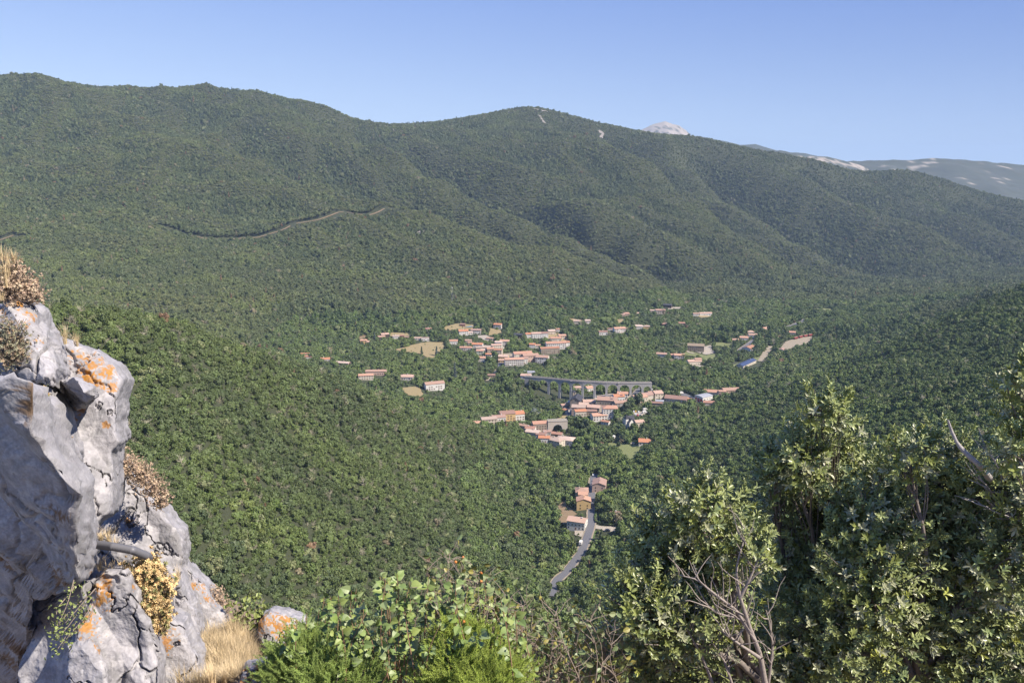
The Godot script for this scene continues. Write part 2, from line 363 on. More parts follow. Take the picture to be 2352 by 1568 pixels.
const GROUNDS := [
	["meadow", "green mown meadow in the valley below the village", "mown_meadow", [99.7, 848.6, 112.1, 843.5, 121.6, 834.4, 134.6, 818.9, 127.9, 795.8, 121.7, 771.1, 117.2, 774.1, 112.3, 774.0, 110.1, 791.2, 109.6, 810.8, 109.6, 831.8, 103.2, 841.2]],
	["dry_field", "straw-coloured meadow left of the upper village", "dry_meadow", [-174.8, 1201.3, -161.3, 1213.1, -146.0, 1228.6, -129.8, 1239.4, -105.8, 1240.9, -100.5, 1192.1, -113.2, 1162.7, -120.0, 1158.6, -136.1, 1181.6, -154.9, 1184.0]],
	["dry_field", "dry sloping field left of the tall white farmhouse", "dry_meadow", [-141.7, 1018.8, -131.6, 1027.8, -120.0, 1032.5, -113.8, 1012.6, -108.4, 998.3, -125.1, 993.2, -135.3, 1005.9]],
	["dry_field", "pale clearing behind the red sheds", "dry_meadow", [-195.4, 1293.3, -166.5, 1287.0, -161.0, 1273.9, -190.2, 1270.4]],
	["clearing", "bare ground around the ochre house", "earth", [-242.9, 1277.2, -236.8, 1287.6, -225.2, 1278.3, -226.3, 1266.6, -238.2, 1261.8]],
	["dry_field", "dry grass terrace beside the swimming pool", "dry_meadow", [-111.2, 1319.1, -89.9, 1338.0, -63.0, 1338.7, -64.1, 1316.7, -88.0, 1308.1, -107.8, 1301.4]],
	["dry_field", "dry strip below the house alone on the slope", "dry_meadow", [-38.9, 1329.6, -19.2, 1325.1, -17.0, 1309.0, -36.8, 1290.7]],
	["parking_area", "paved head of the village lane where cars stand", "asphalt", [-19.5, 1152.0, -7.0, 1161.0, -9.5, 1142.8, -14.7, 1125.6, -20.8, 1119.1]],
	["dry_field", "grass terrace above the middle orchards", "dry_meadow", [184.3, 1425.5, 196.3, 1432.9, 192.5, 1403.9, 181.7, 1395.9]],
	["terrace", "paved terrace of the rambling white villa", "chalky_yard", [173.6, 1343.1, 188.9, 1344.2, 188.2, 1331.1, 176.2, 1326.4]],
	["dry_field", "dry terrace in front of the long white bungalow", "dry_meadow", [328.5, 1480.3, 365.1, 1493.9, 360.0, 1471.4, 340.0, 1459.2]],
	["terrace", "paved terrace below the black-roofed house", "chalky_yard", [290.6, 1524.2, 319.1, 1537.1, 313.5, 1520.5, 290.6, 1511.1]],
	["dry_field", "bare terrace with the cream hillside bungalow", "dry_meadow", [93.5, 1405.7, 105.2, 1416.0, 116.5, 1406.0, 136.0, 1405.6, 132.8, 1394.2, 106.7, 1391.3]],
	["yard", "white building yard around the stone barn", "chalky_yard", [282.1, 1245.7, 294.1, 1270.8, 317.0, 1287.4, 311.8, 1252.7, 314.7, 1240.3, 294.3, 1224.8]],
	["dry_field", "grass around the lower side of the barn yard", "mown_meadow", [261.8, 1229.3, 275.9, 1263.6, 279.9, 1238.3, 294.3, 1219.9, 313.4, 1232.8, 301.7, 1203.0, 292.5, 1183.2, 281.3, 1192.6, 259.8, 1208.2]],
	["meadow", "grass field above the barn yard", "mown_meadow", [319.3, 1297.4, 335.0, 1311.8, 352.3, 1297.9, 338.6, 1263.4, 331.7, 1278.5, 319.5, 1287.6]],
	["yard", "pale yard of the peach-coloured house", "chalky_yard", [256.0, 1168.0, 268.7, 1156.0, 284.9, 1146.2, 278.4, 1130.0, 259.4, 1142.9]],
	["gravel_yard", "sandy old station yard beside the red wagons", "gravel", [426.0, 1277.9, 443.2, 1309.3, 502.2, 1354.5, 503.1, 1346.3, 472.0, 1296.8, 446.0, 1276.9, 424.9, 1248.5, 413.2, 1233.9]],
	["lawn", "lawn around the solar-roofed hall", "mown_meadow", [313.3, 1155.9, 335.4, 1173.4, 359.8, 1200.9, 372.6, 1213.6, 380.7, 1223.7, 367.4, 1188.4, 357.8, 1185.9, 319.5, 1142.8]],
	["meadow", "small far meadow at the head of the valley", "mown_meadow", [593.6, 1610.8, 612.4, 1617.5, 630.2, 1608.7, 614.7, 1576.8, 583.3, 1572.2]],
	["forecourt", "asphalt forecourt of the red-doored hall", "asphalt", [219.0, 973.1, 225.1, 978.5, 231.8, 967.7, 227.2, 955.1, 217.0, 959.8]],
	["forecourt", "asphalt yard behind the long workshop", "asphalt", [208.8, 1012.3, 218.7, 1007.4, 226.4, 984.8, 224.5, 978.8, 215.6, 992.5]],
	["parking_area", "pinkish car park below the village", "chalky_yard", [138.2, 928.2, 152.5, 929.1, 155.2, 919.6, 150.0, 912.4, 140.5, 914.9]],
	["terrace", "pale terrace beside the open-fronted house", "chalky_yard", [125.5, 836.1, 131.6, 837.4, 130.8, 828.6, 125.9, 831.1]],
	["driveway", "pale driveway off the valley road", "chalky_yard", [68.0, 632.2, 76.2, 626.8, 85.0, 623.6, 82.9, 616.9, 75.5, 619.9, 68.0, 627.0]],
	["lawn", "small bright lawn behind the pink gabled house", "lawn", [87.7, 716.3, 94.0, 712.9, 94.0, 704.4, 101.1, 696.7, 94.4, 699.3, 86.9, 704.6]],
	["bare_slope", "bare stony slope left of the valley road houses", "earth", [39.3, 676.4, 46.1, 691.1, 51.4, 666.6, 54.4, 655.1, 48.2, 648.2, 47.7, 633.3, 38.7, 647.2]],
	["verge", "grass verge right of the valley road", "lawn", [66.1, 626.2, 68.7, 622.5, 65.4, 613.4, 61.0, 607.7]],
	["terrace", "white terrace of the house at the road bend", "chalky_yard", [49.0, 638.1, 60.5, 634.4, 57.6, 617.7, 52.0, 622.1]],
	["lawn", "walled garden lawn beside the road bridge", "lawn", [6.9, 910.9, 13.4, 919.0, 21.4, 909.5, 12.0, 901.6]],
	["dry_field", "dry bank below the church", "dry_meadow", [55.9, 928.0, 65.9, 946.8, 64.7, 919.6, 45.4, 918.9]],
	["garden_ground", "pale paths and gardens between the topmost village houses", "chalky_yard", [-54.7, 1286.5, -40.9, 1293.1, -29.4, 1273.7, -26.2, 1264.1, -39.9, 1261.1, -52.3, 1275.3]],
	["village_square", "pale lanes between the packed upper village houses", "chalky_yard", [-53.6, 1212.9, -43.1, 1238.3, -25.7, 1238.4, -11.2, 1234.4, -13.9, 1213.4, -26.9, 1202.8, -40.0, 1200.6]],
	["village_street", "pale street in front of the pale yellow house", "gravel", [-19.3, 1197.3, 1.3, 1202.5, 12.5, 1197.7, 13.2, 1177.4, -6.1, 1162.8, -15.1, 1158.7]],
	["garden_ground", "light gardens behind the long white terrace", "dry_meadow", [54.4, 1311.3, 75.4, 1323.3, 86.5, 1302.9, 90.4, 1269.5, 79.2, 1282.1, 55.2, 1280.1]],
	["village_street", "pale street through the lower village", "gravel", [70.2, 973.5, 92.4, 987.7, 106.0, 975.6, 112.0, 952.4, 107.0, 927.5, 86.6, 922.4, 71.7, 943.3]],
	["garden_ground", "light courtyards behind the lower village houses", "chalky_yard", [104.9, 1026.4, 127.9, 1029.8, 145.1, 1008.1, 136.9, 976.0, 124.0, 961.6, 105.7, 971.9]],
	["garden_ground", "light ground around the cottages in the bridge hollow", "chalky_yard", [17.5, 886.0, 29.9, 885.2, 43.5, 885.9, 52.1, 878.7, 54.4, 868.5, 40.4, 866.9, 26.7, 871.4]],
]
const ROADS := [
	["road", "grey valley road winding past the lower houses", "asphalt", 6.6, [78.2, 746.6, 75.3, 722.4, 71.5, 698.1, 69.1, 676.5, 67.7, 655.3, 65.8, 638.3, 63.4, 627.0, 60.2, 616.3, 56.7, 606.6, 53.0, 598.5, 46.5, 588.1, 40.2, 577.3, 33.4, 564.2, 28.7, 537.0, 26.9, 520.7]],
	["lane", "pale lane climbing to the upper village", "gravel", 4.5, [-20.8, 1120.5, -23.1, 1104.9, -26.4, 1097.5, -31.3, 1087.3, -33.7, 1079.1]],
	["road", "straight main road between the roadside houses", "asphalt", 8, [352.3, 1250.7, 373.1, 1285.2, 397.9, 1325.9]],
	["road", "short stretch of road far up the valley", "asphalt", 8, [476.2, 1417.3, 503.0, 1440.6, 541.6, 1489.8]],
	["track", "gravel trackbed to the old station yard", "gravel", 9, [366.3, 1180.7, 380.6, 1213.7, 395.8, 1249.1, 412.1, 1281.2]],
	["road", "village road passing under the viaduct", "asphalt", 7, [149.5, 992.9, 156.0, 1015.4, 162.1, 1030.7, 169.8, 1053.4]],
	["lane", "asphalt lane in front of the church", "asphalt", 6, [69.0, 974.5, 70.3, 957.4, 68.2, 940.7, 70.4, 925.9, 73.4, 918.2]],
	["lane", "pale walled lane climbing to the viaduct road", "gravel", 4, [139.2, 972.7, 155.0, 1023.7]],
	["path", "white ring path around the barn", "chalky_yard", 4, [279.3, 1268.7, 271.4, 1256.0, 270.9, 1239.6, 278.4, 1231.0]],
]
const TRACKS := [
	["forest_track", "pale forest track cut across the long left spur", [-936, 1490, -927, 1543]],
	["forest_track", "forest track curving round the nose of the left spur", [-713, 1734, -674, 1724, -632, 1731, -584, 1751, -533, 1766, -490, 1780, -449, 1802, -398, 1833, -346, 1862, -302, 1893, -265, 1924]],
]
const SCARS := [
	["pale rocks just below the top of the middle summit", [87, 3478, 113, 3475, 145, 3483]],
	["thin pale scree strip under the middle summit", [108, 3417, 117, 3379, 130, 3355]],
	["pale rock patch right of the middle summit", [350, 3427, 363, 3411, 354, 3392]],
	["small pale clearing on the spur above the village", [-199, 1775, -193, 1793]],
]
# name, label, category, wall, volumes: x, distance, turn in degrees, length, width, wall height, roof shape, roof
const HOUSES := [
	["house", "ochre two-part house beside the blue-grey conifer", "house", "plaster_ochre", [[-228.1, 1244.2, 5, 10, 8, 5.5, "g", "tile_salmon"], [-220.2, 1243.3, 5, 7, 7, 3.5, "g", "tile_salmon"]]],
	["house", "timber-sided house with two stepped salmon roofs on the upper left edge of the village", "house", "dark_timber", [[-200.4, 1273.4, 25, 12, 9, 5, "g", "tile_salmon"], [-204.6, 1265.2, 25, 11, 8, 4, "g", "tile_salmon"]]],
	["house", "small white house with pale roof left of the dark red sheds", "house", "plaster_white", [[-181.2, 1263.5, 10, 10, 8, 4, "g", "tile_pale"]]],
	["shed", "left one of the two dark red garden sheds", "shed", "red_timber", [[-172.2, 1269.2, 0, 6, 5, 2.5, "g", "tile_brown"]]],
	["shed", "right one of the two dark red garden sheds", "shed", "red_timber", [[-163.7, 1260.7, -10, 6, 5, 2.5, "g", "tile_brown"]]],
	["house", "white flat-roofed box house above the dry meadow", "house", "plaster_white", [[-133.9, 1247.5, 5, 12, 7, 4.5, "f", "tile_pale"], [-145.7, 1252.7, 0, 12, 6, 3, "g", "tile_pale"]]],
	["house", "low house with brownish red roof hidden among trees above the meadow", "house", "plaster_white", [[-133.5, 1298.8, 0, 9, 7, 3.5, "g", "tile_brown"]]],
	["house", "tiny orange-roofed outbuilding high among dark trees", "house", "plaster_cream", [[-120.6, 1312.5, -20, 6, 5, 3, "g", "tile_orange"]]],
	["house", "leftmost house of the valley, white with an orange roof and flat terrace", "house", "plaster_white", [[-283.6, 1120.1, 5, 12, 9, 4.5, "g", "tile_orange"], [-292.6, 1135.2, 3, 14, 6, 3, "f", "tile_orange"]]],
	["house", "long white house with bright orange roof just above the wooded ridge", "house", "plaster_white", [[-260.6, 1122.2, 12, 13, 9, 4, "g", "tile_orange"]]],
	["house", "low house with faded pink roof half hidden behind the ridge trees", "house", "plaster_pink", [[-233.2, 1109.4, -15, 20, 8, 3.5, "g", "tile_pale"]]],
	["house", "long pink-white house with salmon roof behind the cream-gabled one", "house", "plaster_pink", [[-180.5, 1065.3, 3, 27, 9, 5, "g", "tile_salmon"]]],
	["house", "cream-gabled house with salmon roof in front of the long pink one", "house", "plaster_cream", [[-189.8, 1041.9, 8, 19, 9, 5.5, "g", "tile_salmon"]]],
	["house", "white villa with hipped salmon roof left of the tall white farmhouse", "house", "plaster_white", [[-139, 1057, -5, 19, 12, 4, "h", "tile_salmon"]]],
	["house", "tall white farmhouse beside the dry sloping field", "house", "plaster_white", [[-100.5, 1030.6, 22, 25, 12, 8, "g", "tile_salmon"]]],
	["house", "white gabled house just below the swimming pool", "house", "plaster_white", [[-77.7, 1288.7, 15, 15, 11, 6, "g", "tile_orange"], [-68.9, 1292.2, 10, 11, 7, 3, "g", "tile_pale"]]],
	["house", "white house with dark red roof right of the swimming pool", "house", "plaster_white", [[-57.2, 1299.6, -8, 16, 9, 5.5, "g", "tile_brown"]]],
	["shed", "dark red hut above the swimming pool terrace", "shed", "red_timber", [[-80.6, 1330.3, 0, 8, 6, 3, "g", "tile_brown"]]],
	["house", "white house with orange roof alone on the slope above the upper village", "house", "plaster_white", [[-22.9, 1335.6, -15, 13, 10, 6, "g", "tile_orange"]]],
	["house", "white house with orange roof at the left edge of the upper village", "house", "plaster_white", [[-89.7, 1236.8, 5, 13, 9, 5, "g", "tile_orange"]]],
	["house", "cream house with small salmon-roofed lean-to below the pool house", "house", "plaster_cream", [[-66.9, 1242.8, -5, 10, 8, 5, "g", "tile_salmon"], [-64.3, 1238.9, -5, 6, 6, 3, "g", "tile_salmon"]]],
	["house", "white house with broad orange roof left of the village lane", "house", "plaster_white", [[-52.1, 1223.2, -8, 16, 10, 6, "g", "tile_orange"]]],
	["house", "wide low house with bright orange roof behind a dark cypress", "house", "plaster_white", [[-69, 1209.1, -3, 18, 8, 4, "g", "tile_orange"]]],
	["house", "open barn with salmon roof uphill of the lane", "house", "plaster_cream", [[-34.2, 1269.1, -20, 11, 7, 3, "g", "tile_salmon"]]],
	["house", "white double-gabled house at the top of the village lane", "house", "plaster_white", [[-11.3, 1245.3, -10, 14, 10, 7, "g", "tile_salmon"], [-20.4, 1238.7, -8, 11, 8, 6.5, "g", "tile_pale"]]],
	["house", "cream house with light salmon roof along the village lane", "house", "plaster_cream", [[-24, 1224.1, 12, 15, 8, 6, "g", "tile_salmon"]]],
	["house", "long narrow stone barn with washed-out roof by the lane", "house", "rubble_stone", [[-44.2, 1214.3, 12, 21, 6, 4, "g", "tile_pale"]]],
	["house", "pale green walled house with small salmon roofs", "house", "plaster_green", [[-47.1, 1189.9, -5, 10, 8, 6, "g", "tile_salmon"], [-42.1, 1194, -5, 8, 8, 6, "g", "tile_pale"]]],
	["house", "tall narrow stone house with an orange roof in the upper village", "house", "rubble_stone", [[-32.2, 1192.4, 10, 10, 9, 9, "g", "tile_orange"]]],
	["house", "cream house with two-slope orange roof beside the tall stone one", "house", "plaster_cream", [[-20.3, 1198.8, -12, 12, 9, 6, "g", "tile_orange"]]],
	["house", "small outbuilding with vivid orange roof below the tall stone house", "house", "plaster_white", [[-33.9, 1182.2, -8, 9, 7, 3.5, "g", "tile_orange"]]],
	["house", "detached house with orange roof below the village, left of the lane", "house", "plaster_white", [[-45.4, 1158.6, -4, 15, 10, 5, "g", "tile_orange"]]],
	["house", "timber house with grey slate roof left of the long row", "house", "dark_timber", [[10.9, 1292.4, -20, 13, 10, 5, "g", "slate_roof"]]],
	["terraced_houses", "long row of terraced houses high in the upper village", "terrace", "plaster_white", [[26.5, 1295.6, 8, 10, 9, 6, "g", "tile_orange"], [40.2, 1297.3, 8, 19, 10, 7, "g", "tile_salmon"], [52.3, 1298.7, 8, 10, 10, 7.5, "g", "tile_brown"]]],
	["house", "cream house with pale roof at the right of the long high row", "house", "plaster_cream", [[63.8, 1317.5, 15, 12, 9, 6, "g", "tile_pale"]]],
	["house", "very small white house with orange roof above the upper village", "house", "plaster_white", [[75.2, 1330.1, 0, 6, 7, 5, "g", "tile_orange"]]],
	["house", "cream house with a lower orange-roofed wing above the white terrace", "house", "plaster_cream", [[79.7, 1292.2, 12, 12, 9, 6, "g", "tile_salmon"], [69.3, 1284.4, 5, 17, 9, 4, "g", "tile_orange"]]],
	["terraced_houses", "long white three-storey terrace with orange roof", "terrace", "plaster_white", [[67.1, 1241.6, 10, 31, 11, 9, "g", "tile_orange"], [83.7, 1251.5, 10, 10, 10, 7.5, "g", "tile_orange"]]],
	["house", "long stone building with orange roof below the white terrace", "house", "rubble_stone", [[56.3, 1215.3, 14, 29, 10, 8, "g", "tile_orange"]]],
	["house", "pair of small white houses with orange roofs amid the garden trees", "house", "plaster_white", [[31.1, 1234.5, -5, 9, 8, 7, "g", "tile_orange"], [38.8, 1239.1, -5, 10, 7, 4.5, "g", "tile_orange"]]],
	["house", "large cream block with broad orange roof in the middle of the upper village", "house", "plaster_cream", [[15, 1176.2, 14, 27, 13, 9, "g", "tile_orange"]]],
	["house", "pinkish block with salmon roof right of the large cream block", "house", "plaster_pink", [[26.3, 1167.4, 18, 23, 11, 9, "g", "tile_salmon"]]],
	["house", "long white house front facing the valley at the lower edge of the upper village", "house", "plaster_white", [[3, 1141.1, 6, 27, 10, 9, "g", "tile_salmon"]]],
	["house", "white annexe with brown-red roof at the end of the long white front", "house", "plaster_white", [[16.1, 1153.6, 6, 12, 9, 7, "g", "tile_brown"]]],
	["house", "tall white house with salmon roof at the right end of the lower row", "house", "plaster_white", [[43.9, 1162.6, -12, 18, 13, 9, "g", "tile_salmon"]]],
	["house", "pale yellow house at the head of the lane where cars park", "house", "plaster_ochre", [[-12, 1162.3, -10, 14, 11, 7, "g", "tile_pale"], [-15, 1154.5, 0, 9, 6, 3.5, "g", "tile_salmon"]]],
	["house", "salmon-roofed house just above the left end of the viaduct", "house", "plaster_white", [[18.6, 1057.9, -15, 13, 10, 4, "g", "tile_salmon"], [23.7, 1083.1, 0, 15, 8, 3.5, "f", "metal_roof"]]],
	["hut", "small stone hut with brown roof beside the sunken lane", "hut", "rubble_stone", [[-28, 1091.5, 0, 10, 6, 3, "g", "tile_brown"]]],
	["house", "cream hillside bungalow, left one of two above the middle orchards", "house", "plaster_cream", [[110.9, 1383.9, -8, 11, 8, 5, "g", "tile_pale"]]],
	["house", "white hillside cottage, right one of two above the middle orchards", "house", "plaster_white", [[128.6, 1384.6, 5, 9, 8, 6, "g", "tile_pale"]]],
	["house", "white house with brown-red roof below the terraced hedge line", "house", "plaster_white", [[147.9, 1318, 5, 14, 9, 5, "g", "tile_brown"]]],
	["villa", "rambling white villa with a paved pool terrace in the middle distance", "villa", "plaster_white", [[176.9, 1337.5, 12, 19, 11, 6, "g", "tile_salmon"], [187.9, 1346.7, 5, 9, 8, 4, "g", "tile_salmon"], [165.7, 1347.3, 5, 16, 5, 2.5, "g", "tile_brown"]]],
	["house", "white square house with pale hipped roof beside the tall conifers", "house", "plaster_white", [[211.8, 1365.9, -3, 17, 11, 5, "h", "tile_pale"]]],
	["house", "small ochre house with pale hipped roof right of the white square one", "house", "plaster_ochre", [[227.8, 1372.9, -3, 11, 9, 4, "h", "tile_pale"]]],
	["house", "pink house with hipped salmon roof half hidden in the upper woods", "house", "plaster_pink", [[205.3, 1459.2, 0, 10, 10, 4.5, "h", "tile_salmon"], [197.9, 1454.4, 0, 7, 6, 3, "g", "tile_salmon"]]],
	["house", "small garden house with salmon roof right of the pink one", "house", "plaster_white", [[224.8, 1470.3, 0, 8, 6, 3, "g", "tile_salmon"]]],
	["house", "cream house with solar panel roof and paved yard below the black-roofed one", "house", "plaster_cream", [[270.1, 1482, -8, 17, 11, 6, "g", "tile_salmon"], [259.1, 1490.9, -8, 13, 7, 3, "g", "tile_pale"]]],
	["house", "dark house with steep black slate roof at the top of the village", "house", "dark_timber", [[291.2, 1525.6, -20, 15, 11, 5, "g", "slate_roof"]]],
	["house", "long white bungalow with arcaded front on a dry terrace", "house", "plaster_white", [[351.4, 1480.9, 8, 23, 9, 4, "g", "tile_salmon"], [332.3, 1472.2, 0, 10, 8, 4, "g", "tile_salmon"]]],
	["cabin", "brown-roofed wooden cabin in the woods", "cabin", "dark_timber", [[262, 1396.8, 0, 10, 9, 4, "g", "tile_brown"]]],
	["house", "house with rust red roof alone in the woods below the long bungalow", "house", "plaster_cream", [[294.9, 1412.2, -8, 11, 8, 3, "g", "tile_brown"]]],
	["barn", "big stone barn with tan roof beside the white building yard", "barn", "rubble_stone", [[284.9, 1250, -14, 25, 15, 9, "g", "tan_roof"]]],
	["house", "white house with salmon roof left of its twin below the barn", "house", "plaster_white", [[225.1, 1211.4, -18, 15, 10, 4, "g", "tile_salmon"]]],
	["house", "white two-storey house with orange lean-to below the barn", "house", "plaster_white", [[248.9, 1197.8, -10, 15, 11, 6, "g", "tile_salmon"], [242.7, 1206.4, -10, 10, 8, 4, "g", "tile_orange"]]],
	["house", "peach-coloured house with white garden wall below the barn", "house", "plaster_cream", [[263.3, 1164.6, 10, 20, 11, 5, "g", "tile_salmon"], [269.4, 1167.7, 10, 10, 9, 7, "g", "tile_salmon"]]],
	["house", "low bungalow with reddish roof left of the roadside houses", "house", "plaster_pink", [[362.2, 1320.5, -3, 15, 9, 3, "g", "tile_salmon"]]],
	["house", "white bungalow with salmon roof among the roadside houses", "house", "plaster_white", [[381.2, 1333.8, -10, 15, 11, 4, "g", "tile_salmon"]]],
	["house", "square cream house with hipped roof, topmost of the roadside houses", "house", "plaster_cream", [[402.1, 1366.5, -5, 11, 10, 7, "h", "tile_salmon"]]],
	["house", "white house with large gable nearest the straight road", "house", "plaster_white", [[400.1, 1345.8, -5, 14, 10, 6, "g", "tile_salmon"]]],
	["house", "salmon-roofed house alone uphill of the roadside houses", "house", "plaster_cream", [[438.7, 1403.1, 25, 14, 10, 4, "g", "tile_salmon"]]],
	["house", "small square house with orange roof above the red railway wagons", "house", "plaster_cream", [[468.7, 1354.5, -15, 10, 10, 5, "g", "tile_orange"]]],
	["chalet", "chalet with huge orange roof and white gable beside the straight road", "chalet", "plaster_white", [[369.3, 1255.8, 50, 20, 14, 5, "g", "tile_orange"]]],
	["hall", "long hall with blue solar roof near the old station", "hall", "plaster_cream", [[337.2, 1157, 52, 48, 11, 4, "g", "solar_roof"]]],
	["house", "old station building partly hidden by a big tree", "house", "plaster_white", [[415.5, 1242.3, 60, 12, 9, 5, "g", "tile_brown"]]],
	["house", "big ochre tenement with two rows of windows above the road bridge", "house", "plaster_ochre", [[-6, 899.6, 15, 17, 13, 10, "g", "tile_brown"]]],
	["house", "white house with large orange roof right of the ochre tenement", "house", "plaster_white", [[6.6, 913.1, 15, 13, 13, 8, "g", "tile_orange"]]],
	["house", "white house with brown roof in front of the ochre tenement", "house", "plaster_white", [[-15.3, 889.4, 15, 15, 10, 7, "g", "tile_brown"]]],
	["house", "cream house with long pale pink roof at the left end of the lower hamlet", "house", "plaster_cream", [[-26.1, 882.1, 15, 17, 10, 6, "g", "tile_pale"]]],
	["hut", "small salmon-roofed hut poking out of the wood left of the lower hamlet", "hut", "plaster_pink", [[-38.7, 863.8, 5, 9, 8, 4, "g", "tile_salmon"]]],
	["house", "tall house with two-tone roof standing against the road bridge", "house", "rubble_stone", [[31.4, 881.6, 12, 18, 11, 10, "g", "tile_orange"]]],
	["house", "narrow house with salmon roof stepping down left of the tall bridge house", "house", "plaster_cream", [[11.8, 880.8, -32, 16, 6, 4, "g", "tile_salmon"]]],
	["house", "white house with brown roof below the tall bridge house", "house", "plaster_white", [[20.6, 874, -15, 11, 9, 5, "g", "tile_brown"]]],
	["house", "cream house with pale pink roof at the edge of the near wood", "house", "plaster_cream", [[23.1, 863.4, -20, 15, 10, 5, "g", "tile_pale"]]],
	["house", "white cottage with brown roof in the hollow below the bridge", "house", "plaster_white", [[32, 858.2, -10, 11, 9, 6, "g", "tile_brown"]]],
	["house", "cottage with vivid orange roof lowest in the bridge hollow", "house", "plaster_white", [[34.8, 851.4, -5, 12, 9, 5, "g", "tile_orange"]]],
	["house", "narrow grey tower-like house beside the bridge abutment", "house", "plaster_grey", [[38.2, 861.5, 5, 8, 7, 9, "g", "tile_brown"]]],
	["house", "house with faded double roof in front of the bridge arch", "house", "plaster_cream", [[46.9, 848.7, -35, 17, 12, 6, "h", "tile_pale"]]],
	["shed", "low stone shed with brown roof right under the bridge arch", "shed", "rubble_stone", [[49.2, 871.6, -20, 13, 8, 3.5, "g", "tile_brown"]]],
	["house", "house with wide pale hipped roof right of the bridge hollow", "house", "plaster_white", [[58, 856.5, -20, 19, 13, 5, "h", "tile_pale"]]],
	["house", "grey cottage with salmon roof left of the church", "house", "plaster_grey", [[63.5, 975.9, 20, 8, 7, 5, "g", "tile_salmon"]]],
	["house", "little house with orange roof at the foot of the church steps", "house", "plaster_white", [[64.3, 949.7, -40, 7, 5, 4, "g", "tile_orange"]]],
	["house", "grey-walled house with salmon roof right behind the church", "house", "plaster_grey", [[93.5, 967.5, 5, 15, 10, 6, "g", "tile_salmon"]]],
	["house", "cluster of pale pink roofs stepped below the church", "house", "plaster_pink", [[78.8, 937.4, -8, 16, 12, 9, "g", "tile_pale"], [85.6, 947.6, -12, 11, 10, 8, "g", "tile_pale"]]],
	["house", "cream house with orange-red roof at the bend of the church lane", "house", "plaster_cream", [[79.2, 923.5, 8, 13, 9, 8, "g", "tile_orange"]]],
	["house", "stone house with pale salmon roof beside the village car row", "house", "rubble_stone", [[96.5, 933.2, -18, 15, 12, 7, "g", "tile_salmon"]]],
	["wash_house", "covered wash-house with brown-orange roof and dark open front", "wash-house", "rubble_stone", [[92.3, 926.1, -5, 13, 7, 5, "g", "tile_brown"]]],
	["house", "white house with salmon roof below the tallest white house", "house", "plaster_white", [[99.2, 907.5, 14, 17, 11, 6, "g", "tile_salmon"]]],
	["house", "tallest white house of the lower village with orange hipped roof", "house", "plaster_white", [[112.1, 911.2, 0, 17, 13, 12, "h", "tile_orange"]]],
	["house", "big stone barn-like house with a solar panel on its salmon roof", "house", "rubble_stone", [[114.5, 954.7, -12, 24, 15, 8, "g", "tile_salmon"]]],
	["house", "white house with orange roof behind the solar panel one", "house", "plaster_white", [[129.4, 970, 10, 13, 11, 8, "g", "tile_orange"]]],
	["house", "white house with orange roof closest to the viaduct piers", "house", "plaster_white", [[138.6, 999.1, -8, 13, 10, 6, "g", "tile_orange"]]],
	["house", "grey-gabled house with salmon roof along the climbing lane", "house", "plaster_grey", [[128.5, 946, 12, 15, 10, 6, "g", "tile_salmon"]]],
	["terraced_houses", "row of terraced houses below the right end of the viaduct", "terrace", "plaster_cream", [[155.2, 971.8, 18, 17, 12, 7, "g", "tile_salmon"], [164.5, 978.8, 18, 14, 12, 8, "g", "tile_brown"], [172.4, 985.4, 18, 10, 12, 8.5, "g", "tile_salmon"]]],
	["house", "cream house with salmon roof closing the row by the viaduct", "house", "plaster_cream", [[179.3, 985.6, 15, 11, 13, 9, "g", "tile_salmon"]]],
	["shed", "long low shed with rust red roof below the terraced row", "shed", "rubble_stone", [[173.3, 958.6, -10, 15, 6, 3, "g", "tile_brown"]]],
	["garage", "white flat-roofed garage behind the rust red shed", "garage", "plaster_white", [[179.4, 967.3, -10, 10, 7, 3, "f", "metal_roof"]]],
	["house", "salmon-roofed cream wing behind the slate-roofed villa", "house", "plaster_cream", [[141, 881.1, 15, 10, 9, 7, "g", "tile_salmon"]]],
	["hut", "small orange-roofed hut among trees below the village", "hut", "plaster_white", [[105.9, 894.5, -28, 9, 6, 3, "g", "tile_orange"]]],
	["house", "house with salmon roof seen through the viaduct arches", "house", "plaster_white", [[104, 1059.6, 25, 15, 11, 4, "g", "tile_salmon"]]],
	["house", "low house with salmon roof seen through the arch behind the bell tower", "house", "plaster_cream", [[87.5, 1062.3, 5, 11, 8, 3.5, "g", "tile_salmon"]]],
	["workshop", "long workshop with faded red roof left of the red-doored hall", "workshop", "plaster_cream", [[201.6, 976.5, -20, 27, 15, 4, "g", "tile_brown"], [214.4, 969.5, -12, 10, 7, 3, "g", "tile_orange"]]],
	["house", "low building with red roof in front of the red-doored hall", "house", "plaster_cream", [[233.6, 940, -8, 15, 8, 3, "g", "tile_brown"]]],
	["house", "pale house with bright orange roof behind the red-doored hall", "house", "plaster_cream", [[248, 988.1, -16, 20, 11, 5, "g", "tile_orange"]]],
	["house", "pink house with wide salmon roof at the right end of the village", "house", "plaster_pink", [[270.9, 990.3, 8, 21, 11, 4, "g", "tile_salmon"], [258.5, 980.6, -10, 9, 7, 5, "f", "tile_salmon"]]],
	["house", "open-fronted house with light orange roof beside the green meadow", "house", "plaster_white", [[139.5, 823, -8, 14, 12, 3.5, "g", "tile_orange"]]],
	["house", "pink gabled house with brown roof at the far end of the valley road", "house", "plaster_pink", [[79.1, 705.1, 80, 14, 12, 7, "g", "tile_brown"]]],
	["house", "two-level cream house with salmon roof left of the valley road", "house", "plaster_cream", [[61.8, 687.8, -3, 11, 11, 9, "h", "tile_salmon"], [62.3, 682.1, -3, 8, 8, 8, "g", "tile_salmon"]]],
	["house", "ochre-fronted house whose gable faces down the valley road", "house", "plaster_ochre", [[61.5, 666.4, 88, 9, 12, 8, "g", "tile_salmon"]]],
